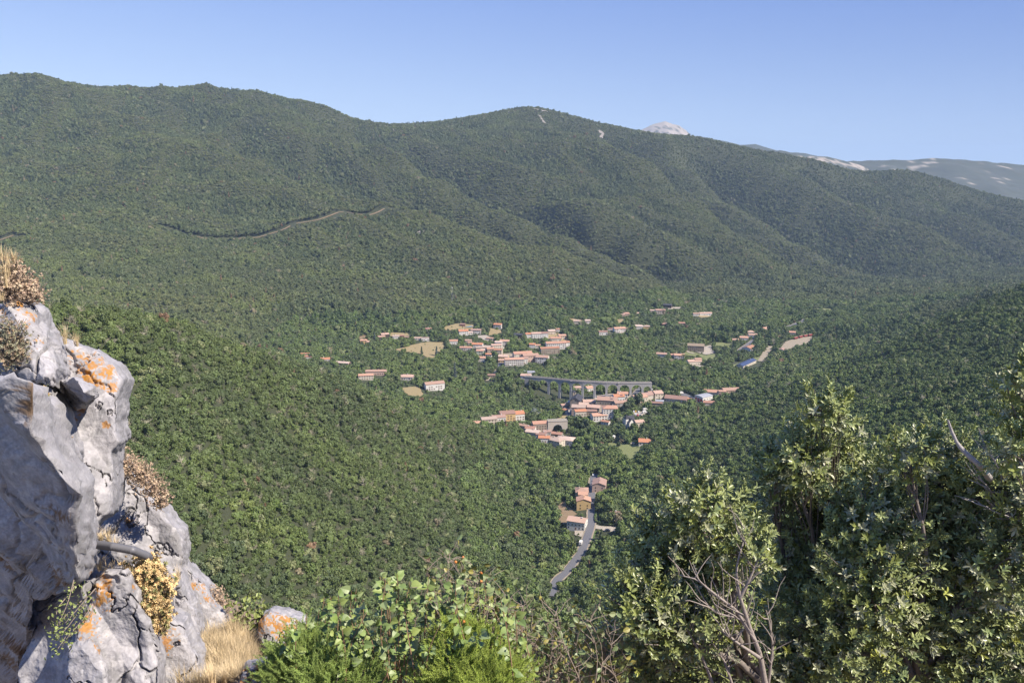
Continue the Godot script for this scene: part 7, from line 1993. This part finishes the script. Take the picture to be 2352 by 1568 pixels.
func scatter(parent: Node, called: String, mesh: Mesh, m: Material, xfs: Array, cols: PackedColorArray) -> void:
	if xfs.is_empty():
		return
	var mm := MultiMesh.new()
	mm.transform_format = MultiMesh.TRANSFORM_3D
	mm.use_colors = true
	mm.mesh = mesh
	mm.instance_count = xfs.size()
	for i in xfs.size():
		mm.set_instance_transform(i, xfs[i])
		mm.set_instance_color(i, cols[i])
	var mi := MultiMeshInstance3D.new()
	mi.name = called
	mi.multimesh = mm
	mi.material_override = m
	mi.set_meta("kind", "stuff")
	parent.add_child(mi, true)

func aim(dir: Vector3, s: float, roll: float) -> Basis:
	var y := dir.normalized()
	var x := y.cross(Vector3(0.3, 0.5, 0.81)).normalized()
	var z := x.cross(y)
	return Basis(x, y, z).rotated(y, roll).scaled(Vector3.ONE * s)

func bend(a: Vector3, b: Vector3, r: RandomNumberGenerator, sway: float, n := 7) -> PackedVector3Array:
	var out := PackedVector3Array()
	var s1 := Vector3(r.randf_range(-1, 1), r.randf_range(-0.3, 0.3), r.randf_range(-1, 1)) * sway
	var s2 := Vector3(r.randf_range(-1, 1), r.randf_range(-0.3, 0.3), r.randf_range(-1, 1)) * sway * 0.5
	for i in n:
		var t := float(i) / (n - 1)
		out.append(a.lerp(b, t) + s1 * sin(t * PI) + s2 * sin(t * TAU))
	return out

func taper(a: float, b: float, n: int) -> PackedFloat32Array:
	var o := PackedFloat32Array()
	for i in n:
		o.append(lerpf(a, b, float(i) / (n - 1)))
	return o

# ground of the lookout: slopes away, then breaks off
func near_y(x: float, d: float) -> float:
	var right := smoothstep(-0.95, -0.55, x / maxf(d, 1.0) * 2.6)
	var y := -1.62 - 0.27 * d - right * (0.75 + 0.32 * d) - 1.2 * (1.0 - smoothstep(-0.62, -0.46, x / maxf(d, 1.0))) + 0.05 * nz.get_noise_2d(x * 1.5, d * 1.5) + 0.25 * nz.get_noise_2d(x * 0.4, d * 0.4)
	var e := maxf(0.0, d - 5.6 - 0.5 * nz.get_noise_2d(x * 0.7, 4.0))
	return y - e * e * 1.3 - e * 0.9

func build_foreground() -> void:
	build_crag()
	build_lookout_ground()
	build_oaks()
	build_climber()
	build_junipers()
	build_dry_plants()

func build_crag() -> void:
	for c in [cel, celd]:
		c.seed = 8
		c.noise_type = FastNoiseLite.TYPE_CELLULAR
		c.frequency = 1.0
		c.fractal_type = FastNoiseLite.FRACTAL_NONE
		c.cellular_distance_function = FastNoiseLite.DISTANCE_EUCLIDEAN
		c.cellular_jitter = 0.9
	cel.cellular_return_type = FastNoiseLite.RETURN_CELL_VALUE
	celd.cellular_return_type = FastNoiseLite.RETURN_DISTANCE2_SUB
	var m := StandardMaterial3D.new()
	m.resource_name = "limestone"
	m.vertex_color_use_as_albedo = true
	m.roughness = 0.92
	m.cull_mode = BaseMaterial3D.CULL_DISABLED
	var n := FastNoiseLite.new()
	n.seed = 44
	n.frequency = 0.02
	n.fractal_octaves = 5
	var t := NoiseTexture2D.new()
	t.width = 512
	t.height = 512
	t.seamless = true
	t.noise = n
	m.heightmap_enabled = true
	m.heightmap_texture = t
	m.heightmap_scale = 0.5
	m.uv1_triplanar = true
	m.uv1_world_triplanar = true
	m.uv1_scale = Vector3.ONE * 2.2
	m.albedo_texture = noise_tex(61, 0.05, 4, Color(0.80, 0.79, 0.80), Color(1, 1, 1), 512)
	M.limestone = m
	var o := thing("rock_crag", "pale grey limestone crag with orange lichen at the left edge", "rock")
	var k := 0
	for s in SLABS:
		part(o, "rock_slab", slab_mesh(s[1], v3(s[2]), v3(s[3]), s[4], s[5], k * 3.7, 84, 280, 0.7 if s[0] == "a" else 1.0), m)
		k += 1
	for b in BOULDERS:
		var t2 := thing("boulder", b[0], "rock")
		part(t2, "stone", slab_mesh(b[1], v3(b[2]), v3(b[3]), b[4], b[5], k * 3.7, 50, 170), m)
		k += 1
	# corrugated pipe
	var pipe := thing("corrugated_pipe", "dark grey corrugated plastic pipe clamped along the crag", "pipe")
	var cv := Curve3D.new()
	for i in PIPE.size():
		var tn: Vector3 = (PIPE[mini(i + 1, PIPE.size() - 1)] - PIPE[maxi(i - 1, 0)]) / 6.0
		cv.add_point(PIPE[i], -tn, tn)
	var pts := PackedVector3Array()
	var rad := PackedFloat32Array()
	var len_ := cv.get_baked_length()
	var steps := int(len_ / 0.0022)
	for i in steps + 1:
		pts.append(cv.sample_baked(len_ * i / steps))
		rad.append(0.0195 + 0.0022 * sin(i * TAU / 4.0))
	var st := st_new()
	tube(st, pts, rad, 12)
	part(pipe, "hose", st.commit(), mat("pipe_plastic", 0.13, 0.13, 0.145, 0.5, 0.0))

func build_lookout_ground() -> void:
	var st := st_new()
	var nx := 90
	var nd := 70
	var g := PackedVector3Array()
	for j in nd:
		for i in nx:
			var x := lerpf(-6.0, 7.0, float(i) / (nx - 1))
			var d := lerpf(-2.0, 11.0, float(j) / (nd - 1))
			g.append(Vector3(x, near_y(x, d), -d))
	for j in nd - 1:
		for i in nx - 1:
			var a := j * nx + i
			for v in [a, a + nx, a + 1, a + 1, a + nx, a + nx + 1]:
				st.add_vertex(g[v])
	st.index()
	st.generate_normals()
	var o := top("lookout_ground", st.commit(), mat("stony_soil", 0.26, 0.20, 0.14, 1.0, 0.3, 0.5))
	tag(o, "stony soil of the lookout under the shrubs", "ground", "", "structure")

func build_oaks() -> void:
	var r := RandomNumberGenerator.new()
	r.seed = 12
	var leaf_top := leaf_mat("oak_leaf", 1, 1, 1, 0.38, 0.22)
	var bark := mat("oak_bark", 0.24, 0.205, 0.18, 0.95, 0.25, 0.12)
	var sprigs := [sprig_mesh(1, 9, 0.043, 0.06, 0.85), sprig_mesh(2, 11, 0.038, 0.075, 0.75), sprig_mesh(3, 8, 0.047, 0.055, 1.0), sprig_mesh(4, 10, 0.041, 0.07, 0.65)]
	for k in OAKS.size():
		var a: Array = OAKS[k]
		var base: Vector3 = a[1]
		var t := thing("evergreen_oak", a[0], "tree", base, 0.0, "evergreen oak bushes of the lookout")
		var trunk := st_new()
		var limbs := st_new()
		var root := Vector3(0, -0.3, 0)
		var fork := Vector3(-0.05, 0.28, 0)
		var tp := bend(root, fork, r, 0.03, 5)
		tube(trunk, tp, taper(0.05, 0.036, 5), 9)
		var lists: Array = [[], [], [], []]
		var tint: Array = [PackedColorArray(), PackedColorArray(), PackedColorArray(), PackedColorArray()]
		var whole: Array = []
		for b in a[2]:
			var c := v3(b) - base
			var rad: float = b[3]
			var start := fork.lerp(root, r.randf() * 0.3)
			var mid := start.lerp(c, 0.55) + Vector3(r.randf_range(-0.08, 0.08), r.randf_range(0.0, 0.06), r.randf_range(-0.08, 0.08))
			var limb := bend(start, mid, r, 0.05, 6)
			tube(limbs, limb, taper(0.024, 0.015, 6), 7)
			var limb2 := bend(mid, c, r, 0.05, 6)
			tube(limbs, limb2, taper(0.015, 0.008, 6), 6)
			for q in 16:
				var d := Vector3(r.randfn(), r.randfn() * 0.8 + 0.4, r.randfn()).normalized()
				tube(limbs, bend(limb2[r.randi() % 6], c + d * rad * 0.95, r, 0.025, 5), taper(0.006, 0.0022, 5), 4)
			for q in 9:
				var sd := Vector3(r.randfn() * 0.7, r.randf_range(0.5, 1.3), r.randfn() * 0.7 + 0.1).normalized()
				var p0 := c + sd * rad * 0.8
				var p1 := c + sd * rad * r.randf_range(1.15, 1.55) + Vector3(0, 0.03, 0)
				tube(limbs, bend(p0, p1, r, 0.012, 4), taper(0.004, 0.0016, 4), 4)
				for s in 7:
					var w := r.randi() % 4
					whole.append([9.0, w, Transform3D(aim(sd + Vector3(r.randfn(), r.randfn(), r.randfn()) * 0.25, r.randf_range(0.6, 0.95), r.randf() * TAU), p0.lerp(p1, s / 6.0)), Color(0.235, 0.270, 0.105) * r.randf_range(0.8, 1.3)])
			var n := int(rad * rad * 5600.0) + 24
			for q in n:
				var d := Vector3(r.randfn(), r.randfn() * 0.9 + 0.15, r.randfn()).normalized()
				var f := pow(r.randf(), 0.45)
				var lump := 1.0 + 0.55 * nz2.get_noise_3dv((c + d * rad) * 8.0)
				var p := c + d * rad * f * lump * 1.05
				var dir := (d + Vector3(0, 0.5, 0.15) + Vector3(r.randfn(), r.randfn(), r.randfn()) * 0.3)
				var xf := Transform3D(aim(dir, r.randf_range(0.7, 1.15), r.randf() * TAU), p)
				var w := r.randi() % 4
				var tone := r.randf_range(0.7, 1.25)
				var col := Color(0.235, 0.270, 0.105) * tone
				var roll := r.randf()
				if roll < 0.16:
					col = Color(0.30, 0.31, 0.20) * tone
				elif roll < 0.24:
					col = Color(0.25, 0.27, 0.06) * tone
				elif roll < 0.5:
					col = Color(0.180, 0.225, 0.098) * tone
				whole.append([(p + base).length(), w, xf, col])
		whole.sort_custom(func(x, y): return x[0] < y[0])
		var mats: Array = []
		for c in [Color(0.235, 0.270, 0.105), Color(0.180, 0.225, 0.098), Color(0.30, 0.31, 0.19), Color(0.19, 0.22, 0.065)]:
			var mm: StandardMaterial3D = leaf_top.duplicate()
			mm.albedo_color = c.linear_to_srgb()
			mats.append(mm)
		for i in whole.size():
			var e: Array = whole[i]
			if i < 280:
				part(t, "leaf_sprig", sprigs[e[1]], mats[2 if e[3].b > 0.12 else (3 if e[3].r > 0.19 else (i % 2))], e[2])
			else:
				lists[e[1]].append(e[2])
				tint[e[1]].append(e[3])
		for w in 4:
			scatter(t, "foliage", sprigs[w], leaf_top, lists[w], tint[w])
		part(t, "trunk", trunk.commit(), bark)
		part(t, "branches", limbs.commit(), bark)
	var host := get_node("evergreen_oak") as Node3D
	var pale := mat("pale_oak_bark", 0.36, 0.31, 0.275, 0.95, 0.3, 0.1)
	for l in FRONT_BRANCHES:
		var fb := st_new()
		var pl := PackedVector3Array()
		for p in l:
			pl.append(p - host.position)
		var cvb := Curve3D.new()
		for i in pl.size():
			var tn := (pl[mini(i + 1, pl.size() - 1)] - pl[maxi(i - 1, 0)]) / 6.0
			cvb.add_point(pl[i], -tn, tn)
		var ln := PackedVector3Array()
		for i in 20:
			ln.append(cvb.sample_baked(cvb.get_baked_length() * i / 19.0))
		var thick := 0.021 if l.size() > 6 else 0.011
		tube(fb, ln, taper(thick, 0.003, 20), 8)
		for q in 12:
			var f := ln[r.randi_range(6, 19)]
			tube(fb, bend(f, f + Vector3(r.randf_range(-0.16, 0.12), r.randf_range(0.04, 0.22), r.randf_range(-0.08, 0.06)), r, 0.015, 5), taper(0.0042, 0.0015, 5), 4)
		part(host, "branch", fb.commit(), pale)
	# dead lichen-covered branch
	var o := thing("dead_branch", "bare whitish lichen-covered branch sticking up on the right", "branch")
	var st := st_new()
	var pts := PackedVector3Array(DEAD_BRANCH)
	var cv := Curve3D.new()
	for i in pts.size():
		var tn := (pts[mini(i + 1, pts.size() - 1)] - pts[maxi(i - 1, 0)]) / 6.0
		cv.add_point(pts[i], -tn, tn)
	var fine := PackedVector3Array()
	var rad := PackedFloat32Array()
	for i in 90:
		var s := cv.get_baked_length() * i / 89.0
		fine.append(cv.sample_baked(s))
		rad.append(lerpf(0.005, 0.027, minf(1.0, pow(i / 34.0, 0.6))) * (1.0 + 0.3 * nz.get_noise_1d(i * 0.37) + 0.2 * nz.get_noise_1d(i * 1.9 + 40.0)))
	tube(st, fine, rad, 9)
	part(o, "limb", st.commit(), mat("lichen_bark", 0.46, 0.43, 0.42, 0.95, 0.4, 0.10))
	var g := thing("bare_twigs", "tangle of bare grey twigs at the right edge", "twigs")
	for q in GREY_TWIGS:
		st = st_new()
		var l := bend(v3(q), v3(q, 3), r, 0.05, 8)
		tube(st, l, taper(0.010, 0.003, 8), 5)
		for s in 5:
			var f := l[r.randi_range(2, 7)]
			tube(st, bend(f, f + Vector3(r.randf_range(-0.2, 0.1), r.randf_range(0.0, 0.2), r.randf_range(-0.1, 0.1)), r, 0.02, 4), taper(0.004, 0.0018, 4), 4)
		part(g, "twig", st.commit(), M.lichen_bark)

func build_climber() -> void:
	var r := RandomNumberGenerator.new()
	r.seed = 31
	var heart := leaf_mesh("heart")
	var lm := leaf_mat("climber_leaf", 1, 1, 1, 0.5, 0.3)
	var mats: Array = []
	for c in [Color(0.155, 0.22, 0.055), Color(0.12, 0.175, 0.05), Color(0.20, 0.25, 0.065), Color(0.19, 0.24, 0.10)]:
		var mm: StandardMaterial3D = lm.duplicate()
		mm.albedo_color = c.linear_to_srgb()
		mats.append(mm)
	var t := thing("climber_shrub", "leafy shrub with heart-shaped green leaves in the bottom centre", "shrub", v3(CLIMBER_STEMS[0]))
	var org := t.position
	var stems := st_new()
	var spare: Array = []
	var scol := PackedColorArray()
	var count := 0
	for s in CLIMBER_STEMS:
		var a := v3(s) - org
		var b := v3(s, 3) - org
		var line := bend(a, b, r, 0.05, 9)
		tube(stems, line, taper(0.0045, 0.0018, 9), 5)
		var len_ := a.distance_to(b)
		var n := int(len_ / 0.034)
		for k in n:
			var f := 1.0 - pow(r.randf(), 1.2) * 0.7
			var i := clampi(int(f * 8.0), 0, 7)
			var p := line[i].lerp(line[i + 1], f * 8.0 - i)
			var out := Vector3(r.randfn(), r.randfn() * 0.4 + 0.15, r.randfn() * 0.8 + 0.25).normalized()
			var up := (Vector3(r.randfn() * 0.5, 0.75, 0.75) + Vector3(r.randfn(), r.randfn(), r.randfn()) * 0.35).normalized()
			var side := out.cross(up).normalized()
			up = side.cross(out).normalized()
			var sz := lerpf(0.018, 0.052, pow(r.randf(), 1.2))
			var xf := Transform3D(Basis(out * sz, up * sz, side * sz), p + out * 0.015)
			if count < 300:
				part(t, "leaf", heart, mats[r.randi() % 4], xf)
			else:
				spare.append(xf)
				scol.append(mats[r.randi() % 4].albedo_color.srgb_to_linear())
			count += 1
	part(t, "stems", stems.commit(), mat("climber_stem", 0.24, 0.15, 0.09, 0.8, 0.0))
	scatter(t, "foliage", heart, lm, spare, scol)
	# half-bare shrub with orange berries
	var w := thing("twiggy_shrub", "half-bare twiggy shrub with orange berries right of the leafy one", "shrub", v3(TWIG_STEMS[0]))
	org = w.position
	stems = st_new()
	spare = []
	scol = PackedColorArray()
	var small := leaf_mesh("oval")
	var berries: Array = []
	for s in TWIG_STEMS:
		var a := v3(s) - org
		var b := v3(s, 3) - org
		var line := bend(a, b, r, 0.07, 9)
		tube(stems, line, taper(0.0042, 0.0014, 9), 4)
		for q in 8:
			var i := r.randi_range(3, 8)
			var e := line[i] + Vector3(r.randf_range(-0.11, 0.11), r.randf_range(0.0, 0.10), r.randf_range(-0.09, 0.09))
			tube(stems, bend(line[i], e, r, 0.015, 4), taper(0.0022, 0.0010, 4), 4)
			for z in (2 if r.randf() < 0.6 else 1):
				var dir := Vector3(r.randfn(), r.randfn() * 0.5 + 0.3, r.randfn() + 0.3)
				spare.append(Transform3D(aim(dir, r.randf_range(0.022, 0.045), r.randf() * TAU).rotated(dir.normalized(), 0.4), e))
				scol.append([Color(0.14, 0.18, 0.07), Color(0.20, 0.23, 0.11), Color(0.24, 0.22, 0.06), Color(0.12, 0.16, 0.06)][r.randi() % 4])
			if (b + org).y > -2.15 and r.randf() < 0.22:
				berries.append(e)
	part(w, "twigs", stems.commit(), mat("twig_bark", 0.25, 0.20, 0.16, 0.9, 0.0))
	scatter(w, "foliage", small, lm, spare, scol)
	var sm := SphereMesh.new()
	sm.radius = 0.0085
	sm.height = 0.016
	sm.radial_segments = 10
	sm.rings = 6
	var bm := mat("berry_skin", 0.50, 0.17, 0.03, 0.4, 0.0)
	for i in mini(berries.size(), 120):
		part(w, "berry", sm, bm, Transform3D(Basis.IDENTITY, berries[i]))
	# small bush behind the dry grass and green sprigs on the crag
	for e in [["small_bush", "small light green bush at the cliff edge above the dry grass", SMALL_BUSH, 0.036, 0.30], ["sprig_plant", "thin green sprigs growing from a crack low on the crag", SPRIG_STEMS, 0.016, 0.05]]:
		var p := thing(e[0], e[1], "plant", v3(e[2][0]))
		org = p.position
		stems = st_new()
		spare = []
		scol = PackedColorArray()
		for s in e[2]:
			var line := bend(v3(s) - org, v3(s, 3) - org, r, 0.02, 7)
			tube(stems, line, taper(0.0034, 0.0012, 7), 4)
			for q in 34:
				var i := r.randi_range(1, 6)
				var dir := Vector3(r.randfn(), r.randfn() + 0.3, r.randfn())
				spare.append(Transform3D(aim(dir, e[3] * r.randf_range(0.6, 1.1), r.randf() * TAU), line[i] + dir.normalized() * r.randf() * 0.05))
				scol.append(Color(0.19, 0.23, 0.07) * r.randf_range(0.75, 1.2))
		part(p, "stems", stems.commit(), M.twig_bark)
		scatter(p, "foliage", small, lm, spare, scol)

func build_junipers() -> void:
	var r := RandomNumberGenerator.new()
	r.seed = 51
	var jm := leaf_mat("juniper_needle", 1, 1, 1, 0.55, 0.3)
	var sprays: Array = []
	for k in 3:
		var st := st_new()
		st.set_color(Color(1, 1, 1))
		for q in 46:
			var f := q / 46.0
			var a := q * 2.4
			var o := Vector3(cos(a), 0.9, sin(a)).normalized()
			var p := Vector3(0.006 * sin(f * 5.0 + k), f * 0.075, 0.004 * cos(f * 6.0))
			var s := o.cross(Vector3.UP).normalized() * 0.0011
			var l := 0.012 * (1.15 - 0.5 * f)
			tri(st, p - s, p + o * l, p + s)
			var s2 := o.cross(s).normalized() * 0.0011
			tri(st, p - s2, p + o * l, p + s2)
		sprays.append(st.commit())
	for a in JUNIPERS:
		var t := thing("juniper_bush", a[0], "bush", v3(a[1][0]))
		var org := t.position
		var stems := st_new()
		var lists: Array = [[], [], []]
		var tint: Array = [PackedColorArray(), PackedColorArray(), PackedColorArray()]
		for b in a[1]:
			var c := v3(b) - org
			var rad: float = b[3]
			for q in 14:
				var d := Vector3(r.randfn(), r.randfn() * 0.7 + 0.6, r.randfn()).normalized()
				tube(stems, bend(c - Vector3(0, rad, 0), c + d * rad * 0.9, r, 0.02, 5), taper(0.005, 0.0015, 5), 4)
			for q in int(rad * rad * 26000.0):
				var d := Vector3(r.randfn(), r.randfn() * 0.9 + 0.2, r.randfn()).normalized()
				var lump := 1.0 + 0.8 * nz2.get_noise_3dv((c + d * rad) * 11.0)
				var p := c + d * rad * pow(r.randf(), 0.4) * lump
				var dir := d + Vector3(0, 0.7, 0) + Vector3(r.randfn(), r.randfn(), r.randfn()) * 0.35
				var w := r.randi() % 3
				lists[w].append(Transform3D(aim(dir, r.randf_range(0.7, 1.6), r.randf() * TAU), p))
				var col := Color(0.32, 0.40, 0.075) if a[0].begins_with("yellow") else Color(0.25, 0.335, 0.085)
				tint[w].append(col * r.randf_range(0.65, 1.2))
		part(t, "stems", stems.commit(), M.twig_bark)
		for w in 3:
			scatter(t, "needle_sprays", sprays[w], jm, lists[w], tint[w])

func build_dry_plants() -> void:
	var r := RandomNumberGenerator.new()
	r.seed = 77
	var gm := leaf_mat("dry_grass_blade", 1, 1, 1, 0.7, 0.25)
	var tufts: Array = []
	for k in 3:
		var st := st_new()
		st.set_color(Color(1, 1, 1))
		for q in 42:
			var a := r.randf() * TAU
			var lean := r.randf_range(0.1, 0.9)
			var h := r.randf_range(0.5, 1.0)
			var dir := Vector3(cos(a), 0, sin(a))
			var p := dir * r.randf() * 0.12
			var side := dir.cross(Vector3.UP) * 0.011
			for s in 3:
				var f0 := s / 3.0
				var f1 := (s + 1) / 3.0
				var p0 := p + dir * lean * h * f0 * f0 * 0.8 + Vector3(0, h * (f0 - 0.35 * lean * f0 * f0), 0)
				var p1 := p + dir * lean * h * f1 * f1 * 0.8 + Vector3(0, h * (f1 - 0.35 * lean * f1 * f1), 0)
				quad(st, p0 - side * (1.0 - f0), p1 - side * (1.0 - f1), p1 + side * (1.0 - f1), p0 + side * (1.0 - f0))
		tufts.append(st.commit())
	var lists: Array = [[], [], []]
	var tint: Array = [PackedColorArray(), PackedColorArray(), PackedColorArray()]
	var o := Node3D.new()
	o.name = "dry_grass"
	add_child(o)
	tag(o, "straw-coloured dry grass between the crag and the juniper", "grass", "", "stuff")
	for p in GRASS_PATCH:
		for q in 6:
			var g: Vector3 = p + Vector3(r.randf_range(-0.16, 0.16), 0, r.randf_range(-0.2, 0.2))
			g.y = near_y(g.x, -g.z) - 0.01
			var w := r.randi() % 3
			lists[w].append(Transform3D(Basis(Vector3.UP, r.randf() * TAU).scaled(Vector3(0.17, r.randf_range(0.10, 0.22), 0.17)), g))
			tint[w].append(Color(0.56, 0.44, 0.27) * r.randf_range(0.55, 1.2))
	for w in 3:
		scatter(o, "tufts", tufts[w], gm, lists[w], tint[w])
	var lg := Node3D.new()
	lg.name = "ledge_grass"
	add_child(lg)
	tag(lg, "sparse dry grass stalks in the cracks of the crag", "grass", "", "stuff")
	lists = [[], [], []]
	tint = [PackedColorArray(), PackedColorArray(), PackedColorArray()]
	for p in LEDGE_GRASS:
		var w := r.randi() % 3
		lists[w].append(Transform3D(Basis(Vector3.UP, r.randf() * TAU).scaled(Vector3(0.12, r.randf_range(0.08, 0.15), 0.12)), p))
		tint[w].append(Color(0.56, 0.44, 0.26))
	for w in 3:
		scatter(lg, "stalks", tufts[w], gm, lists[w], tint[w])
	# cushion plants
	var star := SurfaceTool.new()
	star.begin(Mesh.PRIMITIVE_TRIANGLES)
	var pet := leaf_mesh("lance")
	for k in 9:
		var a := TAU * k / 9.0
		var tl := 0.9 if k % 2 == 0 else 0.45
		var dir := Vector3(cos(a) * sin(tl), cos(tl), sin(a) * sin(tl))
		var side := dir.cross(Vector3.UP).normalized()
		star.append_from(pet, 0, Transform3D(Basis(dir, side.cross(dir), side), Vector3.ZERO))
	var star_m: Mesh = star.commit()
	for a in CUSHIONS:
		var t := thing("cushion_plant", a[0], "plant", v3(a[2][0]))
		var org := t.position
		var xs: Array = []
		var cs := PackedColorArray()
		var stems := st_new()
		for b in a[2]:
			var c := v3(b) - org
			var rad: float = b[3]
			for q in 46:
				var d := Vector3(r.randfn(), r.randfn() * 0.8 + 0.3, r.randfn()).normalized()
				tube(stems, bend(c - Vector3(0, rad * 0.7, 0.0), c + d * rad * r.randf_range(0.9, 1.35), r, 0.01, 4), taper(0.0028, 0.001, 4), 4)
			for q in int(rad * rad * 62000.0) + 40:
				var d := Vector3(r.randfn(), r.randfn(), r.randfn()).normalized()
				var p := c + d * rad * pow(r.randf(), 0.4) * (1.0 + 0.7 * nz2.get_noise_3dv((c + d * rad) * 14.0))
				var dir := d + Vector3(r.randfn(), r.randfn() + 0.3, r.randfn()) * 0.4
				var sz := 0.010
				var col := Color(0.42, 0.31, 0.23)
				if a[1] == "straw":
					sz = 0.017
					col = Color(0.60, 0.44, 0.22) if r.randf() < 0.75 else Color(0.20, 0.20, 0.08)
				elif a[1] == "grey":
					sz = 0.010
					col = Color(0.25, 0.24, 0.16) if r.randf() < 0.7 else Color(0.36, 0.27, 0.18)
				elif r.randf() < 0.35:
					col = Color(0.58, 0.46, 0.33)
				xs.append(Transform3D(aim(dir, sz * r.randf_range(0.7, 1.25), r.randf() * TAU), p))
				cs.append(col * r.randf_range(0.7, 1.2))
		part(t, "stems", stems.commit(), M.twig_bark)
		scatter(t, "dry_heads" if a[1] != "grey" else "foliage", star_m, gm, xs, cs)
